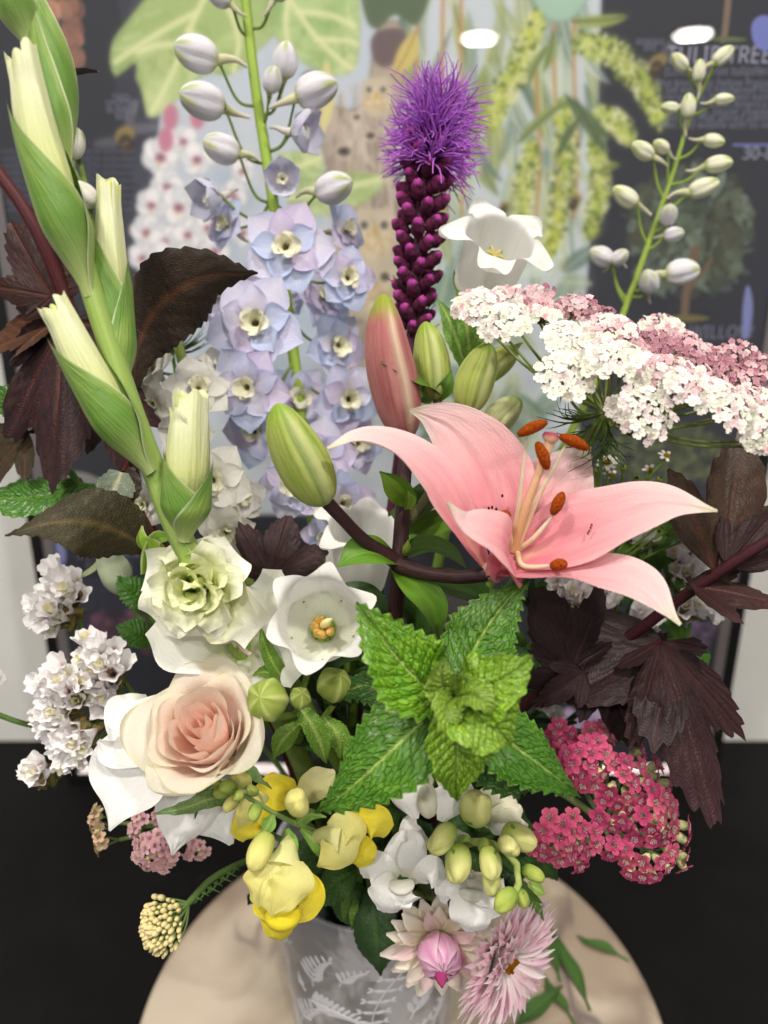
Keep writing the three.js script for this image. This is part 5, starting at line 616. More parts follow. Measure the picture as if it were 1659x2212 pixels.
{
  seed(53);
  const o = thing('bellflower', 'white bellflower with yellow stamens beside the mint, green buds below it', 'flower', MOUTH);
  stemOf(o, [...down(at(690, 1640, 0.4)), ...PTS([[680, 1560, 0.39], [650, 1500, 0.385], [630, 1470, 0.383]])], 0.0034, hex('#6f8f34'));
  { const f = dirC(0.02, 0.3, 0.95), L = 0.042; bell(o, at(688, 1330, 0.347).addScaledVector(f, -L * 0.95), f, 0.35, L, 0.0212, { flare: 0.42, ph: 1, curl: 0.12, n: 6, lob: 0.1, lp: 0.32, peak: 0.015 }); }
  part(o, 'flower_stalk', tube(PTS([[690, 1380, 0.392], [670, 1440, 0.392], [650, 1500, 0.388]]), 0.0016, { col: () => hex('#7d9a3c') }), M.stem);
  // fat ribbed buds with leafy sepals
  const rb = (u, v, d, r, f) => { const g = putGroup(o, 'bud', at(u, v, d), dirC(...f), 0, mm(r, d)); kid(g, 'sepals', tube([V(0, -0.9, 0), V(0, -0.3, 0), V(0, 0.4, 0), V(0, 1, 0)], (t, th) => 1.05 * egg(t, 0.95, 0.5) * (1 + 0.1 * pow(abs(cos(2.5 * th)), 8)), { nT: 24, nS: 50, hint: V(1, 0, 0.1), col: (t, s) => mix(mix(hex('#7f9634'), hex('#a3b258'), vn(s * 9, t * 3, 1)), hex('#cdd48a'), 0.6 * pow(abs(cos(2.5 * s * PI)), 12)) }), M.waxy); for (let i = 0; i < 5; i++) kid(g, 'sepal', radial(1.4, 70, -15, [0.2, 0.42, 0.35, 0.02], { nT: 14, nS: 8, y0: -0.95, r0: 0.2, cup: 0.5, ruffle: { a: 0.2, k: 1.5 }, col: (t) => mix(hex('#7fa03a'), hex('#6a9030'), t) }), M.leaf, i * 1.257); };
  rb(578, 1512, 0.356, 42, [-0.25, 0.35, 0.9]); rb(648, 1508, 0.36, 22, [0.3, 0.6, 0.7]); rb(722, 1480, 0.38, 36, [0.4, 0.75, 0.5]);
  stemOf(o, PTS([[578, 1550, 0.362], [630, 1545, 0.375], [660, 1530, 0.388]]), 0.0017, hex('#7d9a3c'), M.stem, 'flower_stalk'); stemOf(o, PTS([[722, 1520, 0.385], [700, 1550, 0.39], [680, 1570, 0.392]]), 0.0017, hex('#7d9a3c'), M.stem, 'flower_stalk');
  const c = hex('#6a9430');
  for (const [p, w] of [[[[632, 1480, 0.38], [600, 1450, 0.37], [575, 1400, 0.366], [560, 1350, 0.364]], [0.002, 0.004, 0.0035, 0.0003]], [[[620, 1470, 0.378], [590, 1455, 0.37], [565, 1452, 0.368], [545, 1460, 0.366]], [0.002, 0.004, 0.0035, 0.0003]], [[[640, 1520, 0.376], [670, 1560, 0.37], [690, 1600, 0.372], [705, 1650, 0.38]], [0.002, 0.005, 0.0045, 0.0003]], [[[700, 1550, 0.385], [730, 1590, 0.38], [735, 1640, 0.384]], [0.002, 0.006, 0.0004]], [[[650, 1560, 0.385], [610, 1600, 0.38], [590, 1640, 0.382]], [0.002, 0.0055, 0.0004]]]) part(o, 'leaf', ribbon(PTS(p), w, dirC(rr(-0.4, 0.4), 0.5, 0.8), { nT: 40, nS: 8, teeth: { n: 9, a: 0.0005 }, cup: 0.4, col: leafCol(c, hex('#a9bf62'), 6) }), M.leaf);
}
{
  seed(54);
  const o = thing('bellflower', 'white bellflower with a five-pronged yellow style above the lace flower', 'flower', MOUTH);
  stemOf(o, [...down(at(1000, 1000, 0.43)), ...PTS([[1010, 900, 0.43], [1030, 760, 0.43], [1045, 690, 0.432]])], 0.003, hex('#6f8f34'));
  { const f = dirC(0.2, 0.55, 0.8), L = 0.052; bell(o, at(1082, 515, 0.415).addScaledVector(f, -L * 0.82), f, 0.75, L, 0.0205, { flare: 0.52, five: true, ph: 3, curl: 0.24, lob: 0.24 }); }
  const c = hex('#5f8a30');
  for (const p of [[[1010, 800, 0.42], [985, 730, 0.418], [965, 680, 0.418], [945, 645, 0.42]], [[1015, 790, 0.42], [1010, 720, 0.415], [1000, 670, 0.414], [985, 630, 0.414]], [[1010, 780, 0.422], [1040, 730, 0.42], [1070, 715, 0.418], [1095, 740, 0.418]], [[1010, 840, 0.425], [1060, 800, 0.42], [1100, 760, 0.42], [1130, 740, 0.42]]]) part(o, 'leaf', ribbon(PTS(p), [0.003, 0.0055, 0.0045, 0.0003], dirC(rr(-0.4, 0.4), 0.3, 0.9), { nT: 40, nS: 8, teeth: { n: 8, a: 0.0006 }, cup: 0.5, ruffle: { a: 0.2, k: 1.5 }, col: leafCol(c, hex('#a0b85c'), 6) }), M.leaf);
}
{
  const o = thing('bellflower', 'white bellflower half hidden behind the long green lily bud stalk', 'flower', MOUTH);
  stemOf(o, [...down(at(770, 1380, 0.42)), at(775, 1300, 0.42), at(785, 1250, 0.422)], 0.003, hex('#6f8f34'));
  const f = dirC(0.15, 0.7, 0.45); bell(o, at(790, 1130, 0.415).addScaledVector(f, -0.05), f, 0.2, 0.055, 0.021, { flare: 0.4, ph: 5 });
}

// ---------------------------------------------------------------- lace flower
{
  seed(55);
  const o = thing('lace_flower', 'wide flat lace flower of tiny white and dusty pink blossoms over the lily', 'flower', MOUTH);
  const hub = at(1308, 893, 0.372);
  stemOf(o, [...down(at(1150, 1200, 0.41)), at(1190, 1120, 0.405), at(1240, 1010, 0.39), hub], [0.003, 0.003, 0.003, 0.0032], hex('#7d9350'));
  const um = [[1088, 690, 0.365, 62, 0], [1222, 808, 0.35, 62, 0], [1320, 770, 0.345, 64, 0.08], [1398, 890, 0.338, 62, 0.06], [1500, 838, 0.34, 60, 0.2], [1582, 878, 0.338, 62, 0.12], [1668, 925, 0.338, 62, 0.1], [1225, 725, 0.37, 50, 0.08], [1315, 712, 0.368, 52, 0.25], [1408, 800, 0.355, 54, 0.35], [1462, 800, 0.352, 50, 0.4], [1545, 832, 0.352, 52, 0.45], [1630, 870, 0.35, 54, 0.4], [1022, 655, 0.385, 44, 0.2], [1085, 642, 0.39, 46, 0.35], [1150, 645, 0.392, 48, 0.5], [1170, 668, 0.385, 44, 0.35], [1235, 655, 0.395, 48, 0.6], [1290, 680, 0.392, 48, 0.75], [1345, 706, 0.388, 50, 0.85], [1400, 735, 0.384, 50, 0.9], [1455, 758, 0.38, 50, 1], [1510, 785, 0.376, 50, 0.95], [1565, 805, 0.372, 50, 0.85], [1620, 830, 0.37, 52, 0.7], [1380, 770, 0.37, 48, 0.6], [1360, 745, 0.372, 46, 0.5], [1425, 700, 0.41, 40, 0.3], [1470, 730, 0.405, 40, 0.5], [1535, 765, 0.4, 42, 0.5], [1600, 765, 0.4, 46, 0.65], [1660, 790, 0.398, 46, 0.7], [1345, 880, 0.35, 30, 0.05], [1640, 945, 0.345, 40, 0.05], [1270, 770, 0.36, 44, 0.05]];
  const fl = (k, a, b) => { const gs = []; for (let i = 0; i < 5; i++) { const g = radial(k ? 0.95 : 1.1, 55, 95, [0.1, 0.34, 0.46, 0.3], { nT: 4, nS: 3, cup: 0.5, col: (t) => mix(a, b, t) }); g.rotateY(i * 1.257 + 0.1 * ((i * 7) % 3)); g.scale(1, 1, 1); gs.push(g); } gs.push(flatCol(ball(0.22, 6, 4), mix(b, hex('#cfd39a'), 0.5)).translate(0, 0.1, 0)); return join(gs.map((g) => g.index ? g.toNonIndexed() : g)); };
  const FL = [[fl(0, hex('#eceadb'), hex('#f3f2ec')), fl(1, hex('#e6e6cf'), hex('#f0efe6')), fl(0, hex('#ecdcdc'), hex('#f0e6e4'))], [fl(0, hex('#e3c0c6'), hex('#e6ccd0')), fl(1, hex('#d8a6b2'), hex('#e0b8c0'))], [fl(1, hex('#96566c'), hex('#b47c8e')), fl(0, hex('#a5687c'), hex('#c496a2'))]];
  const all = [], N0 = dirC(-0.12, 0.9, 0.42), m4 = new THREE.Matrix4(), stalks = [];
  um.forEach(([u, v, d, r, pk], n) => {
    const c = at(u, v, d), R = mm(r, d), out = c.clone().sub(hub).normalize(), nrm = N0.clone().addScaledVector(out, 0.35).add(dirC(rr(-0.15, 0.15), rr(-0.1, 0.1), 0.25)).normalize(), e1 = V(1, 0, 0).cross(nrm).normalize(), e2 = nrm.clone().cross(e1), foot = c.clone().addScaledVector(nrm, -R * 0.75);
    const mid = hub.clone().lerp(foot, 0.55).add(V(0, -0.006, 0));
    part(o, 'ray', tube([hub, mid, foot], [0.0009, 0.0008, 0.0007], { nT: 12, nS: 5, col: () => hex('#8fa45a') }), M.stem);
    const st = [], cnt = 40;
    for (let i = 0; i < cnt; i++) { const q = sqrt((i + 0.5) / cnt), a = i * 2.39996 + n, p = c.clone().addScaledVector(e1, cos(a) * q * R).addScaledVector(e2, sin(a) * q * R).addScaledVector(nrm, R * (0.1 - 0.2 * q * q) + rr(-0.0006, 0.0006)); const fd = nrm.clone().addScaledVector(e1, cos(a) * q * 0.8).addScaledVector(e2, sin(a) * q * 0.8).add(dirC(rr(-0.3, 0.3), rr(-0.3, 0.3), rr(0, 0.4))).normalize(); const pp = pk + rr(-0.22, 0.22), kind = pp < 0.28 ? 0 : pp < 0.62 ? 1 : 2, set = FL[kind]; all.push({ p, fd, g: set[floor(rnd() * set.length)], s: (kind === 0 ? (q > 0.7 ? 0.003 : 0.0021) : kind === 1 ? 0.0019 : 0.0017) * rr(0.85, 1.15), d: d - (kind === 0 ? 0.05 : 0), kind }); if (i % 2) st.push(tube([foot, p.clone().lerp(foot, 0.4).addScaledVector(nrm, -R * 0.05), p], 0.00028, { nT: 4, nS: 4, col: () => hex('#93a45c') })); }
    part(o, 'umbellet_stalks', join(st), M.stem).userData = {};
    for (let i = 0; i < 5; i++) { const a = i * 1.257 + n; stalks.push(tube([foot, foot.clone().addScaledVector(e1, cos(a) * R * 0.6).addScaledVector(e2, sin(a) * R * 0.6).addScaledVector(nrm, R * 0.25), foot.clone().addScaledVector(e1, cos(a) * R * 1.05).addScaledVector(e2, sin(a) * R * 1.05).addScaledVector(nrm, R * 0.45)], [0.0004, 0.0004, 0.0001], { nT: 6, nS: 4, col: () => hex('#6f8a44') })); }
  });
  part(o, 'bractlets', join(stalks), M.stem);
  all.sort((a, b) => b.s / b.d - a.s / a.d);
  all.slice(0, 300).forEach((f) => put(o, 'blossom', f.g, M.tiny, f.p, f.fd, rnd() * 6, f.s));
  const rest = all.slice(300), q = new THREE.Quaternion(), groups = new Map(); rest.forEach((f) => { if (!groups.has(f.g)) groups.set(f.g, []); groups.get(f.g).push(f); });
  const mg = []; for (const [g, list] of groups) for (const f of list) { const h = g.clone(); m4.compose(f.p.clone().sub(o.position), q.setFromUnitVectors(YUP, f.fd).multiply(new THREE.Quaternion().setFromAxisAngle(YUP, rnd() * 6)), V(f.s, f.s, f.s)); h.applyMatrix4(m4); mg.push(h); }
  const rm = shade(new THREE.Mesh(mergeGeometries(mg), M.tiny)); rm.name = 'small_blossoms'; rm.userData = { kind: 'stuff' }; o.add(rm);
  // forked hair-thin bracts under the hub
  for (let i = 0; i < 20; i++) { const a = rr(-0.35, 3.5) + PI, L = rr(0.02, 0.042), x = cos(a), y = sin(a) * 0.7; const p1 = hub.clone().add(dirC(x, y - 0.25, rr(0, 0.7)).multiplyScalar(L * 0.55)), p2 = p1.clone().add(dirC(x * 0.9, y * 0.5 + 0.2, rr(-0.1, 0.5)).multiplyScalar(L * 0.45)), gs = [tube([hub, p1, p2], [0.0007, 0.0005, 0.00015], { nT: 10, nS: 5, col: (t) => mix(hex('#6f8f3a'), hex('#3f5a2a'), t) })]; for (let k = 0; k < 3; k++) { const s = hub.clone().lerp(p1, 0.55 + k * 0.2); gs.push(tube([s, s.clone().add(dirC(x + rr(-0.6, 0.6), y + rr(-0.5, 0.5), 0.3).multiplyScalar(L * 0.22)), s.clone().add(dirC(x + rr(-0.8, 0.8), y + rr(-0.2, 0.6), 0.2).multiplyScalar(L * 0.42))], [0.0004, 0.0003, 0.0001], { nT: 6, nS: 4, col: () => hex('#4f7030') })); } part(o, 'bract', join(gs), M.stem); }
}

// ---------------------------------------------------------------- rose
{
  seed(56);
  const o = thing('rose', 'pale blush rose, half open, below the gladiolus floret', 'flower', MOUTH);
  const A = dirC(-0.14, 0.58, 0.8), C = at(418, 1558, 0.345), R = 0.0228;
  const base = C.clone().addScaledVector(A, -0.038);
  stemOf(o, [...down(at(600, 1750, 0.4)), at(560, 1720, 0.398), at(500, 1680, 0.395), base], 0.003, hex('#5f8030'));
  const g = putGroup(o, 'bloom', base, A, 0.4);
  const blush = hex('#f9e4d8'), deep = hex('#f9d3c2'), cream = hex('#f5f0e2'), yel = hex('#e6e6ba');
  // petal: a curved shell round the axis, its rim turned out by out
  const shell = (r, h, ang, out, th, ca, cb, ph, pt = 0) => grid(30, 30, (t, s, p) => {
    const e = pow(abs(s), 2.4), tt = t * (1 - 0.24 * e + pt * 0.1 * Math.exp(-s * s * 14)), rim = sm(0.6, 1.02, tt), q0 = 0.22 + 0.78 * pow(sin(clamp(tt * 0.55 + 0.02) * PI * 0.92), 0.8);
    let q = r * q0 * (1 - 0.1 * sm(0.65, 1, tt) * (out < 0.12 ? 1 : 0)) + out * r * rim * rim * (0.8 + 0.2 * sin(s * 4 + ph)) - 0.04 * r * sm(0.6, 1, abs(s)); q *= 1 + 0.035 * sin(s * 5 + ph) * t;
    const a = th + s * ang * (0.5 + 0.5 * sm(0, 0.45, t)), y = h * (tt - out * 0.5 * rim * rim * rim + 0.04 * sin(s * 7 + ph) * rim); p.set(cos(a) * q, y, sin(a) * q);
  }, (t, s) => { const n = fbm(t * 6 + ph, s * 4, ph, 3); return mix(mix(ca, cb, sm(0.35, 1, t + (n - 0.5) * 0.2)), yel, clamp(0.7 * sm(0.86, 1, t) * min(1, out * 2) + 0.3 * sm(0.85, 1, abs(s)) * t * min(1, out * 2))); }, { us: 1.2, vs: 0.9 });
  for (let i = 0; i < 7; i++) kid(g, 'petal', shell(R * (0.1 + 0.06 * i), 0.0392 + 0.0005 * (i % 3), 1.45 - i * 0.04, 0, i * 2.25, deep, mix(blush, deep, 0.7 - 0.05 * i), i), M.rose);
  for (let i = 0; i < 5; i++) kid(g, 'petal', shell(R * (0.55 + 0.05 * i), 0.0395 - 0.0004 * i, 1.2, 0.07 + 0.03 * i, i * 2.4 + 0.4, deep, mix(blush, cream, 0.2 + 0.08 * i), i * 3, 0.5), M.rose);
  for (let i = 0; i < 5; i++) kid(g, 'petal', shell(R * (0.84 + 0.04 * i), 0.039 - 0.0006 * i, 1.1, 0.2 + 0.05 * i, i * 2.5 + 1.1, blush, mix(cream, blush, 0.25), i * 5, 0.7), M.rose);
  for (let i = 0; i < 4; i++) kid(g, 'petal', shell(R * (1.06 + 0.03 * i), 0.037 - 0.001 * i, 1.15, [0.36, 0.28, 0.46, 0.32][i], i * 1.571 + 0.5 + 0.2 * (i % 2), mix(blush, cream, 0.35), cream, i * 7, 1), M.rose);
  for (let i = 0; i < 5; i++) kid(g, 'sepal', radial(0.034, 70, 125, [0.002, 0.005, 0.0045, 0.002, 0.0003], { nT: 20, nS: 6, cup: -0.3, teeth: { n: 4, a: 0.001 }, ph: i, col: (t) => mix(hex('#6f8f4a'), hex('#5b7a3c'), t) }), M.leaf, i * 1.257 + 0.2);
  part(o, 'sepal', ribbon(PTS([[520, 1725, 0.375], [460, 1725, 0.362], [400, 1745, 0.357], [330, 1758, 0.356]]), [0.003, 0.0042, 0.003, 0.0003], dirC(0, 0.5, 0.9), { nT: 40, nS: 8, teeth: { n: 6, a: 0.0006 }, cup: 0.5, col: leafCol(hex('#6b8a4c'), hex('#93ab6a'), 5) }), M.leaf);
}

// ---------------------------------------------------------------- mint
{
  seed(57);
  const o = thing('mint_sprig', 'bright green quilted mint sprig in the middle of the bouquet', 'mint', MOUTH);
  const top = at(978, 1500, 0.325);
  stemOf(o, [...down(at(930, 1720, 0.4)), at(940, 1680, 0.39), at(965, 1580, 0.355), top], 0.0026, hex('#5f8a2c'));
  const mcol = (a, b) => (t, s) => { const m = Math.exp(-s * s * 700) * sm(1, 0.75, t), q = (t - abs(s) * 0.22) * 11, l = pow(abs(cos(q * PI)), 24) * 0.3 * (1 - abs(s)), n = fbm(t * 9, s * 6, 1, 3); return mix(mix(a, b, clamp(n * 1.3 - 0.25)), hex('#a3bd63'), clamp(0.85 * m + l + 0.4 * sm(0.97, 1, abs(s)))); };
  const ml = (pts, w, h, a, b, q = {}) => part(o, 'leaf', ribbon(PTS(pts), w, h, { nT: 120, nS: 40, uvn: true, teeth: { n: 13, a: 0.0025, up: 0.0008 }, lat: { n: 11, a: 0.0007, k: 0.22 }, rib: 0.0014, ribk: 220, bump: 0.0012, bk: 10, cup: 0.25, ruffle: { a: 0.06, k: 2 }, ph: rr(0, 9), col: mcol(a, b), ...q }), M.mint);
  const A = hex('#558f12'), B = hex('#7fae1e'), Cn = hex('#42781a'), Dn = hex('#629620');
  const W4 = (k) => [0.004 * k, 0.0145 * k, 0.0172 * k, 0.013 * k, 0.007 * k, 0.0004];
  ml([[985, 1490, 0.332], [1010, 1430, 0.336], [1055, 1350, 0.336], [1105, 1285, 0.338], [1145, 1250, 0.342]], W4(0.95), [dirC(-0.2, 0.3, 1), dirC(-0.1, 0.35, 1), dirC(0, 0.7, 0.8)], Cn, Dn, { cup: -0.2 });
  ml([[965, 1505, 0.33], [905, 1470, 0.322], [850, 1410, 0.318], [805, 1350, 0.318], [770, 1300, 0.322]], W4(1.0), [dirC(0.1, 0.3, 1), dirC(0, 0.4, 1), dirC(-0.2, 0.6, 0.9)], A, B, { cup: 0.35, fold: 0.1 });
  ml([[965, 1520, 0.332], [900, 1570, 0.326], [820, 1645, 0.325], [745, 1710, 0.33], [680, 1755, 0.338]], W4(1.1), [dirC(-0.1, 0.3, 1), dirC(-0.1, 0.4, 1), dirC(-0.2, 0.6, 0.8)], Cn, Dn, { cup: -0.25 });
  ml([[1000, 1540, 0.335], [1070, 1580, 0.332], [1140, 1630, 0.333], [1205, 1680, 0.338], [1255, 1722, 0.345]], W4(0.92), [dirC(0.2, 0.3, 1), dirC(0.2, 0.5, 0.9), dirC(0.3, 0.6, 0.8)], Cn, A, { cup: -0.3 });
  ml([[985, 1525, 0.325], [990, 1580, 0.317], [990, 1640, 0.316], [985, 1700, 0.32], [988, 1732, 0.322]], W4(0.82), [dirC(0.1, 0.3, 1), dirC(0.2, 0.3, 1), dirC(0, 0.6, 0.8)], B, hex('#8fb838'), { cup: 0.5, ruffle: { a: 0.16, k: 2 }, teeth: { n: 9, a: 0.0011, up: 0.0004 } });
  ml([[985, 1500, 0.322], [1040, 1490, 0.312], [1090, 1465, 0.309], [1130, 1435, 0.31], [1150, 1415, 0.313]], W4(0.84), [dirC(0, 0.35, 1), dirC(0.1, 0.5, 0.9), dirC(0.3, 0.6, 0.8)], B, hex('#8fb838'), { cup: 0.4, ruffle: { a: 0.2, k: 2.2 }, teeth: { n: 9, a: 0.0011, up: 0.0004 } });
  ml([[990, 1510, 0.318], [1030, 1540, 0.309], [1070, 1570, 0.307], [1105, 1610, 0.31]], [0.003, 0.0135, 0.0125, 0.0004], [dirC(-0.1, 0.3, 1), dirC(0, 0.5, 0.9)], hex('#7cab2a'), hex('#a3c642'), { cup: 0.6, ruffle: { a: 0.2, k: 2 }, teeth: { n: 9, a: 0.0011, up: 0.0004 } });
  ml([[980, 1505, 0.32], [960, 1480, 0.312], [955, 1450, 0.309], [965, 1425, 0.311]], [0.003, 0.0085, 0.0075, 0.0004], [dirC(0.3, -0.2, 1), dirC(0.1, 0.1, 1)], hex('#7da42c'), hex('#9cba44'), { cup: 0.6, ruffle: { a: 0.2, k: 2 }, nT: 70, nS: 24, teeth: { n: 9, a: 0.0011, up: 0.0004 } });
  ml([[985, 1505, 0.317], [1020, 1500, 0.308], [1050, 1520, 0.304], [1070, 1545, 0.305]], [0.002, 0.006, 0.006, 0.0003], [dirC(0, 0.4, 1), dirC(0.2, 0.5, 0.9)], hex('#84b030'), hex('#aacb4c'), { cup: 0.9, ruffle: { a: 0.25, k: 2 }, nT: 70, nS: 24, teeth: { n: 9, a: 0.0011, up: 0.0004 } });
  ml([[980, 1505, 0.317], [965, 1530, 0.308], [970, 1560, 0.305], [985, 1590, 0.307]], [0.002, 0.006, 0.0055, 0.0003], [dirC(0.3, 0.3, 1), dirC(0.1, 0.5, 0.9)], hex('#84b030'), hex('#aacb4c'), { cup: 0.9, ruffle: { a: 0.25, k: 2 }, nT: 70, nS: 24, teeth: { n: 9, a: 0.0011, up: 0.0004 } });
  ml([[1000, 1560, 0.345], [1060, 1620, 0.342], [1120, 1680, 0.345], [1160, 1700, 0.35]], [0.004, 0.015, 0.012, 0.0004], [dirC(0, 0.5, 0.9), dirC(0.1, 0.6, 0.8)], hex('#33601f'), Cn, { cup: -0.3 });
  ml([[950, 1600, 0.36], [870, 1500, 0.37], [780, 1480, 0.375], [700, 1520, 0.378]], [0.004, 0.012, 0.01, 0.0004], [dirC(0, 0.8, 0.5), dirC(0, 0.7, 0.7)], hex('#2f5a20'), Cn, { cup: -0.4 });
  ml([[1000, 1490, 0.34], [1080, 1430, 0.348], [1130, 1420, 0.352], [1170, 1440, 0.356]], [0.004, 0.012, 0.01, 0.0004], [dirC(0, 0.8, 0.5), dirC(0, 0.7, 0.7)], hex('#2f5a20'), Cn, { cup: -0.4 });
}

// ---------------------------------------------------------------- snapdragons
function putUp(parent, name, pos, axis, up, k) {
  const y = axis.clone().normalize(), x = up.clone().addScaledVector(y, -up.dot(y)).normalize(), z = x.clone().cross(y), g = new THREE.Group();
  g.name = name; g.quaternion.setFromRotationMatrix(new THREE.Matrix4().makeBasis(x, y, z)); g.position.copy(pos).sub(rootOf(parent).position); g.scale.setScalar(k); parent.add(g); return g;
}
const calyxGeo = join([0, 1, 2, 3, 4].map((i) => { const r = radial(0.42, 60, 8, [0.1, 0.17, 0.13, 0.02], { nT: 8, nS: 6, cup: 0.5, y0: -1.02, r0: 0.08, col: (t) => mix(hex('#7d9c46'), hex('#5f8734'), t) }); r.rotateY(i * 1.257); return r; }));
const sbudGeo = (c0, c1) => tube([V(0, -0.5, 0), V(0, -0.15, 0), V(0.03, 0.2, 0), V(0.06, 0.5, 0)], (t, th) => 0.33 * egg(t, 0.85, 0.5) * (1 + 0.12 * cos(2 * th) + 0.2 * cos(3 * th + t * 4) * t * t - 0.12 * Math.exp(-pow(sin(th * 1.5 + 0.4) * 6, 2)) * t), { nT: 20, nS: 30, hint: V(1, 0, 0), col: (t, s) => mix(c0, c1, clamp(sm(0.1, 0.75, t) + 0.3 * (vn(s * 5, t * 5, 3) - 0.5))) });
const budCal = (() => { const g = calyxGeo.clone(); g.translate(0, 0.55, 0); return g; })();
const snapBud = (root, geo, u, v, d, lp, axis) => { const g = putUp(root, 'bud', at(u, v, d), dirC(...axis), dirC(rr(-1, 1), rr(-1, 1), 0.4), mm(lp * 0.92, d)); kid(g, 'petals', geo, M.waxy); kid(g, 'calyx', budCal, M.fuzz); return g; };
{
  seed(61);
  const o = thing('snapdragon', 'yellow snapdragon leaning out under the rose, its green bud tip pointing away', 'flower', MOUTH);
  const axs = PTS([[690, 1800, 0.385], [640, 1780, 0.372], [590, 1755, 0.362], [540, 1725, 0.355], [498, 1702, 0.352]]);
  stemOf(o, [...down(at(740, 1840, 0.405), 0.2), ...axs], [0.0026, 0.0026, 0.0024, 0.0022, 0.0016, 0.001], hex('#86a05c'), M.fuzz);
  const bg = sbudGeo(hex('#b9c45e'), hex('#e6e08a')), sg = sbudGeo(hex('#7f9c44'), hex('#a8b858'));
  const pl = (t, s) => mix(hex('#e3e29a'), hex('#ece58c'), sm(0, 0.8, t) + 0.2 * abs(s)), yw = (t, s) => mix(hex('#e2cf2c'), hex('#efe04e'), clamp(t + 0.3 * (fbm(t * 4, s * 3, 1, 3) - 0.5)));
  const fl = () => holder(o, 'flower'), tb = (h, p, w, d) => part(h, 'throat', tube(PTS(p, d), w.map((x) => mm(x, d)), { nT: 16, nS: 24, col: (t) => mix(hex('#cfd68a'), hex('#e9e6a6'), t) }), M.petal);
  const pal = (h, p, r, d, c) => part(h, 'palate', tube(PTS(p, d), (t, th) => mm(r, d) * egg(t, 1, 0.5) * (1 - 0.2 * Math.exp(-pow(sin(th / 2) * 5, 2))), { nT: 16, nS: 24, col: () => c }), M.petal);
  let h = fl();
  tb(h, [[626, 1808, 0.366], [620, 1840, 0.358], [610, 1880, 0.352]], [15, 24, 44], 0.356);
  lobe(h, 'upper_lip', [[608, 1858, 0.35], [578, 1888, 0.345], [556, 1922, 0.343], [548, 1952, 0.345]], [24, 42, 40, 16], 0.344, [[-0.2, 0.4, 1], [-0.45, 0.2, 1], [-0.5, 0, 0.9]], pl, { cup: -0.35, ruffle: { a: 0.2, k: 1.2 } }, M.glow);
  lobe(h, 'upper_lip', [[634, 1858, 0.35], [634, 1900, 0.34], [612, 1942, 0.338], [587, 1978, 0.34]], [22, 46, 34, 2], 0.342, [[0.2, 0.4, 1], [0.15, 0.2, 1], [-0.1, 0, 1]], pl, { cup: -0.4, ruffle: { a: 0.18, k: 1.2 } }, M.glow);
  lobe(h, 'upper_lip', [[590, 1890, 0.346], [585, 1925, 0.341], [585, 1978, 0.341]], [14, 26, 2], 0.342, [0.4, 0.1, 1], pl, { cup: 0.5 }, M.glow);
  lobe(h, 'lower_lip', [[655, 1880, 0.354], [676, 1920, 0.35], [664, 1962, 0.349], [625, 1992, 0.35]], [8, 24, 28, 8], 0.35, [0.4, -0.2, 1], yw); lobe(h, 'lower_lip', [[560, 1930, 0.354], [562, 1955, 0.351], [580, 1985, 0.35]], [8, 20, 10], 0.35, [-0.3, -0.2, 1], yw); lobe(h, 'lower_lip', [[598, 1950, 0.356], [598, 1990, 0.352], [602, 2024, 0.354], [603, 2032, 0.356]], [24, 36, 32, 16], 0.353, [0, -0.1, 1], yw, { cup: -0.4 });
  pal(h, [[575, 1970, 0.35], [610, 1985, 0.345], [650, 1968, 0.349]], 26, 0.348, hex('#e8d634'));
  h = fl(); tb(h, [[676, 1808, 0.374], [705, 1806, 0.37], [742, 1812, 0.368]], [12, 22, 40], 0.37);
  lobe(h, 'upper_lip', [[712, 1800, 0.366], [735, 1826, 0.361], [718, 1852, 0.361], [686, 1872, 0.364]], [24, 42, 34, 3], 0.363, [0, 0, 1], pl, { cup: -0.3 }, M.glow); lobe(h, 'upper_lip', [[712, 1800, 0.367], [745, 1790, 0.362], [768, 1800, 0.361], [776, 1826, 0.363]], [22, 34, 30, 3], 0.363, [0.1, 0.2, 1], pl, { cup: -0.4 }, M.glow);
  lobe(h, 'lower_lip', [[752, 1802, 0.37], [786, 1780, 0.366], [815, 1780, 0.366], [842, 1798, 0.37]], [14, 36, 38, 18], 0.367, [0.2, 0.1, 1], yw, { cup: -0.5 }); lobe(h, 'lower_lip', [[752, 1822, 0.37], [772, 1838, 0.366], [785, 1860, 0.366], [790, 1872, 0.368]], [14, 36, 34, 18], 0.367, [0.1, -0.2, 1], yw, { cup: -0.5 });
  h = fl(); lobe(h, 'lower_lip', [[590, 1740, 0.378], [548, 1765, 0.37], [520, 1795, 0.37], [510, 1812, 0.372]], [16, 32, 34, 16], 0.371, [-0.2, 0.1, 1], yw, { cup: -0.4 }); lobe(h, 'upper_lip', [[580, 1735, 0.378], [550, 1740, 0.368], [525, 1765, 0.367], [515, 1790, 0.369]], [14, 26, 26, 4], 0.369, [-0.1, 0.2, 1], pl, { cup: -0.4 }, M.glow); tb(h, [[560, 1745, 0.378], [530, 1748, 0.372]], [14, 30], 0.375);
  h = fl(); lobe(h, 'upper_lip', [[645, 1725, 0.385], [680, 1695, 0.38], [708, 1680, 0.379], [726, 1672, 0.381]], [16, 32, 32, 12], 0.38, [-0.1, 0.3, 1], (t) => mix(hex('#e6e296'), hex('#efeab4'), t), { cup: -0.3 }, M.glow); lobe(h, 'lower_lip', [[640, 1725, 0.39], [600, 1712, 0.385], [570, 1715, 0.384], [550, 1722, 0.386]], [18, 36, 34, 12], 0.385, [0, 0.4, 1], yw, { cup: 0.5 }); lobe(h, 'lower_lip', [[600, 1720, 0.392], [590, 1690, 0.388], [582, 1670, 0.388]], [16, 26, 10], 0.388, [0, 0.2, 1], yw);
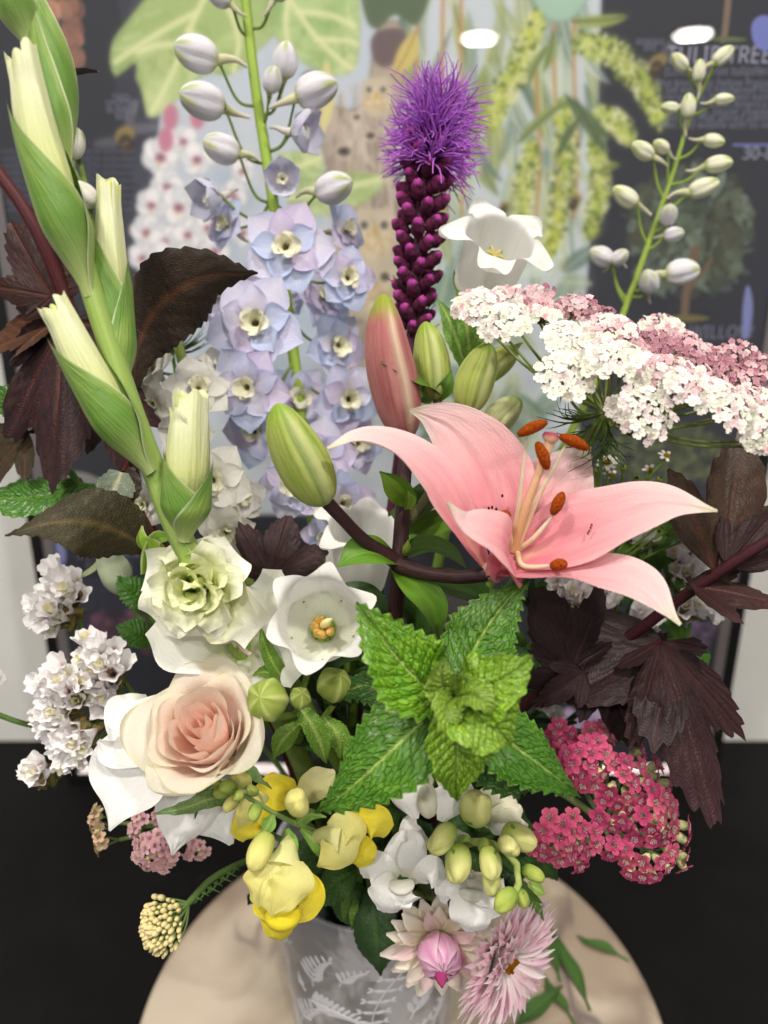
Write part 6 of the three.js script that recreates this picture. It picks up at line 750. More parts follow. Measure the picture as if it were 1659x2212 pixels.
  for (const [u, v, d, l, a, k] of [[642, 1735, 0.352, 92, [0.15, 0.35, 0.85], 0], [562, 1840, 0.348, 96, [-0.35, -0.7, 0.55], 0], [520, 1685, 0.358, 62, [-0.3, 0.6, 0.6], 0], [500, 1735, 0.356, 50, [-0.5, -0.6, 0.5], 0], [492, 1700, 0.35, 46, [-0.8, 0.2, 0.5], 1], [478, 1712, 0.352, 40, [-0.9, -0.1, 0.4], 1], [515, 1718, 0.346, 36, [-0.2, -0.3, 0.9], 1], [545, 1708, 0.35, 44, [0.1, 0.5, 0.8], 1], [550, 1755, 0.35, 44, [-0.2, -0.6, 0.7], 1], [470, 1695, 0.356, 34, [-0.9, 0.4, 0.3], 1]]) snapBud(o, k ? sg : bg, u, v, d, l, a);
  const c = hex('#6f9440');
  for (const p of [[[640, 1780, 0.37], [670, 1760, 0.362], [705, 1765, 0.36]], [[620, 1790, 0.365], [630, 1830, 0.358], [632, 1868, 0.356]], [[590, 1760, 0.36], [575, 1790, 0.355], [560, 1800, 0.354]], [[650, 1790, 0.372], [690, 1830, 0.37], [700, 1870, 0.372]]]) part(o, 'leaf', ribbon(PTS(p), [0.0012, 0.0035, 0.0003], dirC(0, 0.4, 0.9), { nT: 16, nS: 6, cup: 0.5, col: leafCol(c, hex('#93b060'), 4) }), M.fuzz);
}
{
  seed(62);
  const o = thing('snapdragon', 'white snapdragon with drooping yellow-green buds above the strawflowers', 'flower', MOUTH);
  stemOf(o, [...down(at(960, 1850, 0.41), 0.2), ...PTS([[985, 1830, 0.395], [1030, 1818, 0.38], [1075, 1828, 0.368], [1110, 1855, 0.36], [1122, 1900, 0.356], [1105, 1945, 0.354]])], [0.0026, 0.0026, 0.0024, 0.0024, 0.0022, 0.0016], hex('#a9b96a'), M.fuzz);
  const bg = sbudGeo(hex('#a3b84e'), hex('#dfdf92')), sg = sbudGeo(hex('#93ad48'), hex('#b3c25c'));
  const wc = (t, s) => mix(hex('#e9ebd6'), hex('#f5f5f3'), sm(0, 0.45, t)), pc = (t, s) => mix(hex('#dfe0b8'), hex('#ece9d2'), t), fl = () => holder(o, 'flower'), WL = (h, n, p, w, d, f, q) => lobe(h, n, p, w, d, f, wc, { ruffle: { a: 0.16, k: 1.2 }, ...q });
  const pal = (h, p, r, d, c) => part(h, 'palate', tube(PTS(p, d), (t, th) => mm(r, d) * egg(t, 1, 0.5) * (1 - 0.25 * Math.exp(-pow(sin(th / 2) * 5, 2))), { nT: 16, nS: 24, col: () => c }), M.petal);
  let h = fl(); WL(h, 'upper_lip', [[930, 1665, 0.388], [900, 1690, 0.378], [880, 1725, 0.375], [895, 1770, 0.376]], [18, 48, 52, 10], 0.378, [[-0.2, 0.3, 1], [-0.5, 0, 0.9]], { cup: -0.6 }); WL(h, 'upper_lip', [[950, 1665, 0.388], [975, 1690, 0.376], [978, 1730, 0.372], [955, 1775, 0.374]], [18, 42, 46, 12], 0.376, [[0.1, 0.3, 1], [0.3, 0, 1]], { cup: -0.6 }); pal(h, [[925, 1690, 0.374], [922, 1730, 0.372], [930, 1765, 0.375]], 22, 0.372, hex('#ecead4'));
  h = fl(); WL(h, 'upper_lip', [[868, 1890, 0.38], [862, 1850, 0.374], [868, 1815, 0.374], [880, 1800, 0.376]], [20, 34, 30, 10], 0.375, [-0.2, 0, 1], { cup: -0.4 }); WL(h, 'upper_lip', [[885, 1895, 0.38], [892, 1855, 0.37], [895, 1815, 0.368], [885, 1792, 0.372]], [18, 28, 30, 8], 0.371, [0.2, 0, 1], { cup: -0.5 }); WL(h, 'lower_lip', [[860, 1895, 0.38], [825, 1880, 0.374], [795, 1878, 0.374], [778, 1885, 0.377]], [18, 34, 36, 14], 0.375, [-0.2, 0.2, 1], { cup: -0.4 }); WL(h, 'lower_lip', [[885, 1900, 0.38], [920, 1885, 0.373], [945, 1885, 0.373], [962, 1890, 0.376]], [18, 32, 34, 12], 0.374, [0.2, 0.2, 1], { cup: -0.4 }); WL(h, 'lower_lip', [[862, 1905, 0.378], [845, 1930, 0.371], [838, 1958, 0.372], [836, 1972, 0.375]], [20, 44, 46, 22], 0.373, [-0.1, -0.1, 1], { cup: -0.5 }); WL(h, 'lower_lip', [[880, 1905, 0.377], [880, 1935, 0.37], [875, 1962, 0.372]], [18, 36, 16], 0.372, [0.2, -0.1, 1], { cup: -0.5 }); pal(h, [[838, 1908, 0.374], [868, 1918, 0.37], [895, 1905, 0.373]], 16, 0.371, hex('#efeee2'));
  h = fl(); WL(h, 'upper_lip', [[1020, 1890, 0.4], [985, 1915, 0.386], [960, 1930, 0.382], [955, 1950, 0.383]], [20, 36, 34, 10], 0.385, [-0.2, 0.5, 0.9], { cup: -0.3, ruffle: { a: 0.3, k: 1.6 } }); WL(h, 'upper_lip', [[1030, 1890, 0.4], [1055, 1920, 0.385], [1080, 1940, 0.381], [1100, 1962, 0.383]], [20, 38, 36, 10], 0.384, [0.2, 0.5, 0.9], { cup: -0.3, ruffle: { a: 0.3, k: 1.6 } }); WL(h, 'lower_lip', [[1020, 1920, 0.392], [1020, 1960, 0.38], [1025, 1995, 0.378], [1028, 2012, 0.381]], [26, 46, 46, 24], 0.381, [0, 0, 1], { cup: -0.4 }); WL(h, 'lower_lip', [[1040, 1930, 0.392], [1060, 1960, 0.384], [1065, 1985, 0.383]], [20, 36, 18], 0.385, [0.3, 0, 1], { cup: -0.4 }); pal(h, [[990, 1925, 0.386], [1020, 1935, 0.382], [1045, 1930, 0.386]], 14, 0.383, hex('#ecebdc'));
  h = fl(); lobe(h, 'upper_lip', [[1055, 1790, 0.396], [1075, 1755, 0.386], [1095, 1735, 0.383], [1112, 1722, 0.386]], [20, 50, 52, 14], 0.386, [[0, 0.2, 1], [0.2, 0.5, 0.9]], pc, { cup: -0.6 }); lobe(h, 'upper_lip', [[1065, 1790, 0.394], [1095, 1770, 0.382], [1115, 1758, 0.38], [1128, 1745, 0.383]], [18, 36, 36, 10], 0.383, [0.2, 0, 1], pc, { cup: -0.6 }); lobe(h, 'lower_lip', [[1060, 1795, 0.394], [1090, 1795, 0.387], [1120, 1792, 0.387], [1140, 1790, 0.39]], [16, 30, 28, 10], 0.388, [0.2, -0.1, 1], wc, { cup: -0.3 });
  h = fl(); WL(h, 'upper_lip', [[905, 1830, 0.398], [890, 1805, 0.39], [885, 1780, 0.39], [890, 1765, 0.392]], [14, 30, 28, 10], 0.392, [-0.2, 0.2, 1], {}); WL(h, 'lower_lip', [[1000, 1830, 0.4], [985, 1810, 0.394], [975, 1790, 0.394]], [14, 30, 12], 0.395, [-0.2, 0.2, 1], {});
  for (const [u, v, d, l, a, k] of [[1028, 1745, 0.362, 108, [0.12, 0.8, 0.55], 0], [955, 1812, 0.366, 92, [-0.6, -0.2, 0.75], 0], [988, 1865, 0.362, 92, [-0.2, -0.75, 0.6], 0], [1060, 1865, 0.352, 80, [0.05, -0.65, 0.7], 0], [1062, 1905, 0.358, 66, [0.1, -0.85, 0.4], 0], [1100, 1828, 0.35, 72, [0.2, 0.1, 0.95], 0], [1122, 1808, 0.36, 88, [0.85, -0.25, 0.4], 0], [1152, 1888, 0.354, 56, [0.8, -0.45, 0.3], 1], [1092, 1945, 0.35, 70, [-0.8, -0.3, 0.5], 1], [1128, 1940, 0.356, 46, [0.3, -0.8, 0.4], 1], [1050, 1830, 0.366, 60, [-0.1, 0.3, 0.9], 1]]) snapBud(o, k ? sg : bg, u, v, d, l, a);
  for (const p of [[[1140, 1910, 0.36], [1160, 1920, 0.362], [1178, 1932, 0.366]], [[985, 1830, 0.39], [1010, 1815, 0.383], [1025, 1830, 0.38]], [[1000, 1840, 0.385], [1010, 1870, 0.38], [1005, 1890, 0.38]]]) part(o, 'leaf', ribbon(PTS(p), [0.0012, 0.003, 0.0003], dirC(0, 0.6, 0.8), { nT: 16, nS: 6, cup: 0.5, col: leafCol(hex('#86a34c'), hex('#a9bf6a'), 4) }), M.fuzz);
}

// ---------------------------------------------------------------- yarrow
function yarrowFloret(cA, cB, disc) {
  const ray = []; for (let i = 0; i < 5; i++) { const r = radial(0.95, 70, 100, [0.22, 0.4, 0.46, 0.4, 0.2], { nT: 6, nS: 6, cup: 0.3, r0: 0.2, ruffle: { a: 0.2, k: 1 }, ph: i * 2, drop: 0, col: (t, s) => mix(mix(cA, cB, t), tint(cA, 0.85), 0.4 * Math.exp(-s * s * 40)) }); r.rotateY(i * 1.257); ray.push(r); }
  const dg = []; for (let i = 0; i < 9; i++) { const a = i * 2.4, q = sqrt(i / 9) * 0.3; dg.push(tube([V(cos(a) * q, 0, sin(a) * q), V(cos(a) * q * 1.2, 0.16, sin(a) * q * 1.2), V(cos(a) * q * 1.35, 0.28, sin(a) * q * 1.35)], [0.06, 0.06, 0.1], { nT: 4, nS: 5, col: () => vary(disc, 0.2) })); }
  return { ray: join(ray), disc: join(dg) };
}
const INVOL = tube([V(0, -1.4, 0), V(0, -0.9, 0), V(0, -0.4, 0), V(0, 0.05, 0)], (t, th) => (0.1 + 0.36 * pow(sin(clamp(t * 0.75 + 0.05) * PI), 0.7)) * (1 + 0.08 * cos(5 * th + t * 9)), { nT: 10, nS: 16, hint: V(1, 0, 0), col: (t, s) => mix(hex('#8f9c5c'), hex('#d3d2a0'), vn(s * 6, t * 7, 2)) });
// clusters: [u, v, ru, rv, distance, facing]; hub: where the little stalks gather
function yarrow(root, clusters, kinds, rp, gap, node, stemC = hex('#7d9463')) {
  const pts = [];
  for (const [u, v, ru, rv, d, f, hx, hy] of clusters) {
    const hub = at(u + (hx ?? 0), v + (hy ?? 0), d + 0.018).addScaledVector(dirC(...f), -mm(max(ru, rv) * 0.55, d)), F = dirC(...f); let got = 0;
    part(root, 'branch', tube([node, node.clone().lerp(hub, 0.6).add(V(0, -0.002, 0)), hub], [0.0014, 0.0012, 0.001], { nT: 14, nS: 7, col: () => stemC }), M.fuzz);
    for (let k = 0; k < 900; k++) {
      const a = rr(0, 6.3), q = sqrt(rnd()), x = u + cos(a) * q * ru, y = v + sin(a) * q * rv; if (pts.some((p) => Math.hypot(p[0] - x, p[1] - y) < gap)) continue; pts.push([x, y]); got++;
      const dome = (1 - q * q) * mm(max(ru, rv) * 0.28, d), p = at(x, y, d).addScaledVector(F, dome + rr(-0.001, 0.001)), dir = F.clone().add(dirC(cos(a) * q * 0.55, -sin(a) * q * 0.55, 0)).add(dirC(rr(-0.2, 0.2), rr(-0.2, 0.2), 0.2).multiplyScalar(0.6)).normalize();
      const K = kinds[floor(rnd() * kinds.length)], g = putGroup(root, 'floret', p, dir, rr(0, 6), mm(rp, d) * rr(0.85, 1.12)); kid(g, 'rays', K.ray, M.tiny); kid(g, 'disc', K.disc, M.fuzz); kid(g, 'cup', INVOL, M.fuzz);
      if (got % 2) part(root, 'floret_stalk', tube([hub, hub.clone().lerp(p, 0.6), p.clone().addScaledVector(dir, -mm(rp, d) * 1.3)], [0.0006, 0.0005], { nT: 6, nS: 5, col: () => stemC }), M.fuzz);
    }
  }
}
{
  seed(63);
  const o = thing('yarrow', 'deep pink yarrow heads leaning over the edge of the marble board', 'flower', MOUTH), node = at(1305, 1778, 0.405);
  stemOf(o, [...down(at(1120, 1720, 0.425), 0.1), at(1180, 1700, 0.42), at(1240, 1730, 0.412), node], 0.0019, hex('#86995f'), M.fuzz);
  const K = [yarrowFloret(hex('#b03a64'), hex('#cf5c84'), hex('#d9a8b4')), yarrowFloret(hex('#a83560'), hex('#c24c78'), hex('#cfa0ac')), yarrowFloret(hex('#b9466a'), hex('#d66c88'), hex('#dcb8b4'))];
  const edge = [[1340, 1592, 24, 22], [1378, 1622, 24, 22], [1405, 1660, 22, 24], [1428, 1700, 22, 26], [1448, 1745, 20, 28], [1465, 1795, 20, 30], [1475, 1850, 16, 26]].map(([u, v, a, b], i) => [u, v, a, b, 0.415 - i * 0.002, [0.75, 0.55 - i * 0.12, 0.35], -14, 14]);
  yarrow(o, [[1215, 1808, 78, 50, 0.378, [-0.1, -0.05, 1]], [1235, 1840, 52, 36, 0.38, [-0.1, -0.2, 1]], [1270, 1650, 58, 52, 0.39, [-0.2, 0.15, 1]], [1345, 1690, 62, 56, 0.388, [0, 0.1, 1]], [1405, 1765, 54, 64, 0.386, [0.1, 0, 1]], [1345, 1755, 56, 40, 0.384, [-0.1, 0, 1]], [1395, 1850, 58, 52, 0.386, [0, -0.2, 1]], [1325, 1830, 24, 18, 0.386, [-0.2, -0.2, 1]], [1300, 1590, 26, 22, 0.405, [0.2, 0.6, 0.7]], ...edge, [1205, 1590, 26, 42, 0.4, [-0.1, 0.4, 0.9]]], K, 20, 24.5, node);
}
{
  seed(64);
  const o = thing('yarrow', 'pale pink yarrow clusters hanging below the white gladiolus petals', 'flower', MOUTH), node = at(420, 1760, 0.425);
  stemOf(o, [...down(at(600, 1800, 0.425), 0.1), at(500, 1765, 0.425), node], 0.0016, hex('#6f8a54'), M.fuzz);
  const K = [yarrowFloret(hex('#d9a4b0'), hex('#e6c2c4'), hex('#e3c7a8')), yarrowFloret(hex('#cf94a8'), hex('#e0b4bc'), hex('#e0bca0'))], Q = [yarrowFloret(hex('#d9b49a'), hex('#e3c7a8'), hex('#e0c98a'))];
  yarrow(o, [[338, 1838, 48, 44, 0.405, [-0.1, -0.1, 1]], [425, 1835, 26, 20, 0.415, [0.2, -0.2, 1]], [352, 1768, 22, 14, 0.42, [0, 0.3, 0.9]], [300, 1790, 16, 28, 0.41, [-0.6, 0, 0.7]]], K, 13, 16, node, hex('#6f8a54'));
  yarrow(o, [[208, 1775, 9, 36, 0.41, [-0.9, 0.1, 0.3], 30, 4], [215, 1822, 8, 24, 0.41, [-0.9, -0.2, 0.3], 30, -4]], Q, 13, 13, node, hex('#7d8f52'));
}
{
  seed(65);
  const o = thing('yarrow', 'cream budded yarrow head on a curved stalk over the marble board', 'flower', MOUTH), node = at(408, 1950, 0.4);
  stemOf(o, [...down(at(560, 1850, 0.415), 0.1), at(520, 1865, 0.41), at(455, 1900, 0.404), node], [0.0016, 0.0016, 0.0018], hex('#557038'), M.fuzz);
  const bg = tube([V(0, -0.9, 0), V(0, -0.3, 0), V(0, 0.3, 0), V(0, 0.8, 0)], (t) => 0.46 * egg(t, 1, 0.55), { nT: 9, nS: 10, hint: V(1, 0, 0), col: (t) => mix(hex('#8f9c5c'), hex('#e0cf98'), sm(0.4, 0.75, t)) }), done = [];
  for (let k = 0; k < 700 && done.length < 95; k++) { const a = rr(0, 6.3), q = sqrt(rnd()), x = 352 + cos(a) * q * 42, y = 1998 + sin(a) * q * 66; if (done.some((p) => Math.hypot(p[0] - x, p[1] - y) < 7.5)) continue; done.push([x, y]); const p = at(x, y, 0.392).addScaledVector(dirC(-0.4, -0.1, 0.9), (1 - q * q) * 0.007); put(o, 'bud', bg, M.fuzz, p, dirC(-0.5 + (x - 352) / 70, -0.1 - (y - 1998) / 90, 0.8), rr(0, 6), 0.0028 * rr(0.7, 1.3)); if (done.length % 3 === 0) part(o, 'floret_stalk', tube([node, node.clone().lerp(p, 0.55).add(dirC(0.2, 0, 0).multiplyScalar(0.002)), p], [0.0006, 0.0005], { nT: 8, nS: 5, col: () => hex('#6f8a4c') }), M.fuzz); }
  for (let i = 0; i < 14; i++) { const t = i / 14, a = at(L1(510, 415, t), L1(1870, 1945, t), 0.402), s = i % 2 ? 1 : -1; part(o, 'leaf', tube([a, a.clone().add(dirC(0.3 * s, -0.3 + 0.5 * s, 0.4).multiplyScalar(0.003)), a.clone().add(dirC(0.6 * s, -0.5 + 0.4 * s, 0.2).multiplyScalar(rr(0.004, 0.008)))], [0.0006, 0.0006, 0.0002], { nT: 6, nS: 5, col: () => hex('#4f7034') }), M.fuzz); }
}

// ---------------------------------------------------------------- statice
const CALYX = [0, 1, 2, 3].map((i) => grid(12, 40, (t, s, p) => { const a = s * PI, r = 0.06 + 0.34 * pow(t, 1.35) * (1 + 0.15 * cos(5 * a + i)), y = t * (1 - 0.1 * abs(sin(2.5 * a + i)) * t) + 0.05 * t * t * sin(9 * a + i * 2); p.set(cos(a) * r * (1 + 0.12 * t * sin(2 * a + i)), y, sin(a) * r); }, (t, s) => mix(mix(hex('#8a6a5c'), hex('#cdb2b8'), sm(0.05, 0.3, t)), mix(hex('#fbfafa'), hex('#f3efef'), vn(s * 8, t * 4, i)), sm(0.25, 0.55, t)), { closed: true, us: 1, vs: 1 }));
const COROL = tube([V(0, 0.35, 0), V(0, 0.65, 0), V(0.02, 0.95, 0)], [0.05, 0.1, 0.16], { nT: 6, nS: 8, col: (t) => mix(hex('#d9d8b0'), hex('#efe9c8'), t) });
const SBASE = tube([V(0, -0.45, 0), V(0, -0.2, 0), V(0, 0.05, 0), V(0, 0.22, 0)], [0.06, 0.12, 0.13, 0.08], { nT: 8, nS: 8, col: (t, s) => mix(hex('#6a6a2e'), hex('#7d5a40'), vn(s * 4, t * 5, 1)) });
function statice(root, clusters, lp, from) {
  for (const [u, v, ru, rv, d, n, hx, hy] of clusters) {
    const hub = at(u + hx, v + hy, d + 0.012);
    part(root, 'branch', tube([from, from.clone().lerp(hub, 0.55).add(V(0, -0.004, 0)), hub], [0.0013, 0.0011, 0.001], { nT: 12, nS: 7, col: () => hex('#5f7f34') }), M.stem);
    for (let i = 0; i < n; i++) { const q = sqrt((i + 0.5) / n), a = i * 2.39996 + u, p = at(u + cos(a) * q * ru, v + sin(a) * q * rv, d - 0.008 * (1 - q)), dir = p.clone().sub(hub).normalize().add(dirC(rr(-0.6, 0.6), rr(-0.6, 0.6), rr(0, 0.8)).multiplyScalar(0.5)).normalize(), g = putGroup(root, 'floret', p.clone().addScaledVector(dir, -mm(lp * 0.7, d)), dir, rr(0, 6), mm(lp, d) * rr(0.85, 1.15)); kid(g, 'calyx', CALYX[i % 4], M.paper); kid(g, 'base', SBASE, M.fuzz); if (i % 3 === 0) kid(g, 'corolla', COROL, M.tiny); }
    for (let i = 0; i < 5; i++) part(root, 'bract', tube([hub, hub.clone().lerp(at(u, v, d), 0.3).add(dirC(rr(-1, 1), rr(-1, 1), rr(-0.5, 0.5)).multiplyScalar(0.006)), hub.clone().lerp(at(u, v, d), 0.6).add(dirC(rr(-1, 1), rr(-1, 1), rr(-0.5, 0.5)).multiplyScalar(0.009))], [0.0012, 0.0022, 0.0005], { nT: 7, nS: 7, col: () => vary(hex('#6a6434'), 0.25) }), M.fuzz);
  }
}
{
  seed(66);
  const o = thing('statice', 'papery white statice clusters sticking out beyond the rose over the poster frame', 'flower', MOUTH), n1 = at(290, 1500, 0.425);
  stemOf(o, [...down(at(420, 1640, 0.43), 0.2), at(350, 1570, 0.428), n1], 0.002, hex('#5f8034'));
  stemOf(o, [n1, at(235, 1430, 0.422), at(185, 1370, 0.42)], 0.0013, hex('#5f8034'), M.stem, 'side_stem');
  statice(o, [[132, 1268, 44, 46, 0.41, 10, 40, 66], [100, 1322, 40, 44, 0.408, 9, 62, 26]], 58, at(185, 1370, 0.42));
  statice(o, [[215, 1425, 52, 52, 0.405, 11, 44, 60], [130, 1480, 52, 50, 0.4, 11, 52, 34], [222, 1500, 34, 30, 0.41, 7, 34, 40], [150, 1610, 46, 48, 0.4, 10, 50, -40], [112, 1545, 34, 34, 0.402, 8, 64, 20], [78, 1665, 24, 22, 0.404, 4, 40, 22]], 56, n1);
  statice(o, [[-42, 1470, 34, 34, 0.402, 8, 6, 50]], 54, at(-20, 1545, 0.412));
  stemOf(o, PTS([[290, 1500, 0.425], [180, 1580, 0.42], [60, 1565, 0.415], [-40, 1530, 0.41]]), 0.0015, hex('#5f8034'), M.stem, 'side_stem');
}
{
  seed(67);
  const o = thing('statice', 'papery white statice clusters in the shade beneath the lily', 'flower', MOUTH), n1 = at(1300, 1400, 0.44);
  stemOf(o, [...down(at(1150, 1500, 0.44), 0.2), n1], 0.002, hex('#4f702c'));
  statice(o, [[1225, 1275, 44, 36, 0.425, 12, 40, 60], [1290, 1300, 36, 30, 0.43, 8, 20, 60], [1490, 1215, 44, 50, 0.435, 12, -40, 50], [1510, 1300, 50, 32, 0.43, 11, -60, 20], [1395, 1345, 36, 32, 0.435, 8, -30, 40], [1385, 1170, 34, 26, 0.44, 7, -20, 60], [1440, 1480, 26, 18, 0.44, 4, -30, -20], [1190, 1520, 22, 20, 0.43, 4, 20, -30]], 42, n1);
}

// ---------------------------------------------------------------- strawflowers
const bractCols = (a, b, c) => (t, s) => mix(mix(a, b, sm(0.2, 0.8, t)), c, 0.5 * sm(0.7, 1, t) * (1 - abs(s)));
{
  seed(68);
  const o = thing('strawflower', 'cream strawflower with a closed pink heart hanging against the vase', 'flower', MOUTH), f = dirC(-0.02, -0.12, 1), c = at(945, 2040, 0.4);
  stemOf(o, [...down(at(960, 1930, 0.425), 0.05), at(955, 1985, 0.42), c.clone().addScaledVector(f, -0.008)], 0.002, hex('#8f9c5c'));
  const k = mm(132, 0.4), W = [0.05, 0.12, 0.15, 0.12, 0.03];
  const g = putGroup(o, 'head', c.clone().addScaledVector(f, -0.004), f, 0, k), cr = [0, 1, 2].map((i) => radial(0.72, 62, 92 - i * 8, W, { nT: 12, nS: 8, cup: 0.7, r0: 0.22, ph: i, col: bractCols([hex('#e9dfc4'), hex('#ecdfc8'), hex('#f0d9d4')][i], [hex('#f3ede0'), hex('#f3e8de'), hex('#f2d6da')][i], hex('#f6f0e8')) }));
  for (let i = 0; i < 17; i++) { const b = kid(g, 'bract', cr[i % 2], M.silk, (i / 17) * 6.283 + rr(-0.06, 0.06)); b.scale.setScalar(rr(0.93, 1.08)); b.position.y = -0.06; }
  for (let i = 0; i < 15; i++) { const b = kid(g, 'bract', cr[(i + 1) % 3], M.silk, (i / 15) * 6.283 + 0.2 + rr(-0.08, 0.08)); b.scale.set(rr(0.78, 0.92), rr(1, 1.3), rr(0.85, 1)); b.position.y = 0.02; }
  const ax = dirC(0.09, -0.18, 0.97), q0 = c.clone().addScaledVector(ax, -0.002), q1 = c.clone().addScaledVector(ax, 0.0195);
  for (let r = 0; r < 3; r++) for (let i = 0; i < 6; i++) part(o, 'inner_bract', wrap([q0, q0.clone().lerp(q1, 0.33), q0.clone().lerp(q1, 0.66), q0.clone().lerp(q1, 1.02 - r * 0.03)], dirC(0.3, 1, 0), (t, s) => 0.0104 * (1 - r * 0.06) * (1 + 0.05 * ((i * 5) % 3) + 0.07 * s * s * (0.4 + t)) * max(0.03, egg(t * 0.8 + 0.2, 1.3, 0.65)), (t) => 0.75 * pow(1 - pow(t, 2.5), 0.7) + 0.02, { th: i * 1.047 + r * 0.5, nT: 18, nS: 10, col: (t, s) => mix(mix(hex('#e9dcc4'), hex('#e6a9c9'), sm(0.1, 0.45, t)), mix(hex('#dd94c2'), hex('#f0d6e4'), abs(s)), sm(0.35, 0.85, t)) }), M.glow);
  kid(g, 'tip', tube([V(0.02, 0.72, 0.1), V(0.03, 0.84, 0.12), V(0.03, 0.92, 0.13)], [0.1, 0.07, 0.02], { nT: 8, nS: 9, col: () => hex('#b5407e') }), M.petal);
}
{
  seed(69);
  const o = thing('strawflower', 'wide open pale pink strawflower with many narrow bracts beside the cream one', 'flower', MOUTH), f = dirC(0.66, -0.24, 0.7), c = at(1076, 2062, 0.41);
  stemOf(o, [...down(at(1010, 1940, 0.425), 0.05), at(1020, 2000, 0.425), c.clone().addScaledVector(f, -0.008)], 0.002, hex('#8f9c5c'));
  const g = putGroup(o, 'head', c.clone().addScaledVector(f, -0.004), f, 0, mm(146, 0.41)), cr = [0, 1, 2].map((i) => radial(1, 60, 84, [0.035, 0.06, 0.078, 0.065, 0.008], { nT: 12, nS: 6, cup: 0.8, r0: 0.12, ph: i, col: bractCols(hex('#f8eeee'), [hex('#f8dde8'), hex('#f4cfde'), hex('#faeef0')][i], hex('#fbf6f6')) }));
  [[46, 1, 0, 0], [44, 0.93, 0.06, 0.12], [40, 0.84, 0.12, 0.28], [32, 0.72, 0.17, 0.45], [20, 0.55, 0.2, 0.6]].forEach(([n, s, y, up], r) => { for (let i = 0; i < n; i++) { const b = kid(g, 'bract', cr[(i + r) % 3], M.silk, (i / n) * 6.283 + r + rr(-0.05, 0.05)); b.scale.set(s * rr(0.92, 1.06), s * (1 + up * 1.6) * rr(0.8, 1.15), s * 1.1); b.position.y = y; } });
  const dt = []; for (let i = 0; i < 40; i++) { const a = i * 2.4, q = sqrt(i / 40) * 0.12; dt.push(tube([V(cos(a) * q, 0.2, sin(a) * q), V(cos(a) * q, 0.36 + 0.05 * rnd(), sin(a) * q)], [0.02, 0.026], { nT: 3, nS: 5, col: () => vary(hex('#d98a1e'), 0.2) })); } kid(g, 'disc', join(dt), M.pollen);
  for (const [x, z] of [[0.42, 0.2], [0.36, -0.15], [0.3, 0.42]]) kid(g, 'pollen_grain', tube([V(x, 0.32, z), V(x + 0.02, 0.4, z), V(x + 0.02, 0.46, z)], [0.03, 0.045, 0.02], { nT: 4, nS: 6, col: () => hex('#d9841e') }), M.pollen);
}

// ---------------------------------------------------------------- feverfew and other greenery
{
  seed(71);
  const o = thing('feverfew', 'feverfew with tiny yellow-centred daisies and green buttons behind the lily', 'flower', MOUTH), g0 = hex('#7d9a3c'), n0 = at(1290, 1260, 0.435);
  stemOf(o, [...down(at(1150, 1400, 0.435), 0.2), n0], 0.0022, g0);
  const btn = tube([V(0, -0.5, 0), V(0, 0, 0), V(0, 0.35, 0)], (t) => 0.08 + 0.5 * pow(sin(clamp(t * 0.8 + 0.1) * PI), 0.6), { nT: 8, nS: 14, hint: V(1, 0, 0), col: (t, s) => mix(hex('#6f8a34'), hex('#a3ad4e'), vn(s * 5, t * 6, 2)) }), eye = flatCol(ball(0.5, 14, 8).scale(1, 0.6, 1), hex('#c99a24')), ray = radial(1, 80, 98, [0.12, 0.26, 0.28, 0.2], { nT: 6, nS: 5, cup: 0.2, r0: 0.35, col: () => hex('#efeee8') });
  for (const [u, v, open, r] of [[1312, 1000, 1, 18], [1322, 1028, 0.4, 15], [1345, 1010, 0, 14], [1275, 985, 0, 12], [1290, 1015, 0, 12], [1375, 1035, 0, 13], [1400, 1045, 0, 13], [1425, 1035, 0, 12], [1405, 1015, 0.3, 13], [1290, 1055, 0, 12], [1345, 1065, 0, 12], [1270, 960, 0, 11], [1440, 985, 0.5, 14], [1425, 1150, 0, 13], [1480, 1125, 0.4, 15], [1475, 1165, 0, 14], [1510, 1140, 0, 13], [1415, 1110, 0, 12], [1280, 1180, 0.8, 14], [1225, 1130, 0, 12], [1235, 960, 0, 12], [1305, 930, 0, 12], [1500, 1085, 0, 11], [1445, 1080, 0, 12]]) { const p = at(u, v, 0.432 + rr(-0.01, 0.01)), dir = dirC(rr(-0.4, 0.4), 0.6, 0.6), h = putGroup(o, 'flower_head', p, dir, 0, mm(r, 0.43)); kid(h, 'cup', btn, M.fuzz); if (open) { kid(h, 'eye', eye, M.pollen).position.y = 0.2; const n = open === 1 ? 9 : floor(open * 10); for (let i = 0; i < n; i++) kid(h, 'ray', ray, M.tiny, i * (6.28 / max(n, 7)) + 1); } const m = n0.clone().lerp(p, 0.5); m.x += rr(-0.006, 0.006); m.y += 0.004; part(o, 'flower_stalk', tube([n0, m, p.clone().addScaledVector(dir, -mm(r * 0.4, 0.43))], [0.001, 0.0009, 0.0008], { nT: 12, nS: 6, col: () => vary(g0, 0.15) }), M.stem); }
  // parsley-like leaves
  for (let k = 0; k < 26; k++) { const u = rr(1120, 1520), v = rr(1080, 1480), L = rr(70, 120), a = rr(0, 6.3), d = rr(0.432, 0.455), c = vary(mix(hex('#2f5a1e'), hex('#5f8a2c'), rnd()), 0.15); leafAt(o, 'leaf', palm([[0, 1, 0.42], [0.6, 0.8, 0.4], [-0.6, 0.8, 0.4], [1.2, 0.6, 0.4], [-1.2, 0.6, 0.4]], { base: c, vein: tint(c, 1.5), ph: k, teeth: 14, big: 0.09, nA: 90, nR: 8, bx: rr(0, 0.4), fold: 0.2 }), M.leaf, at(u, v, d), at(u + cos(a) * L, v + sin(a) * L, d - rr(0, 0.012)), dirC(rr(-0.5, 0.5), rr(0.1, 0.8), 0.8), 0.8); }
}
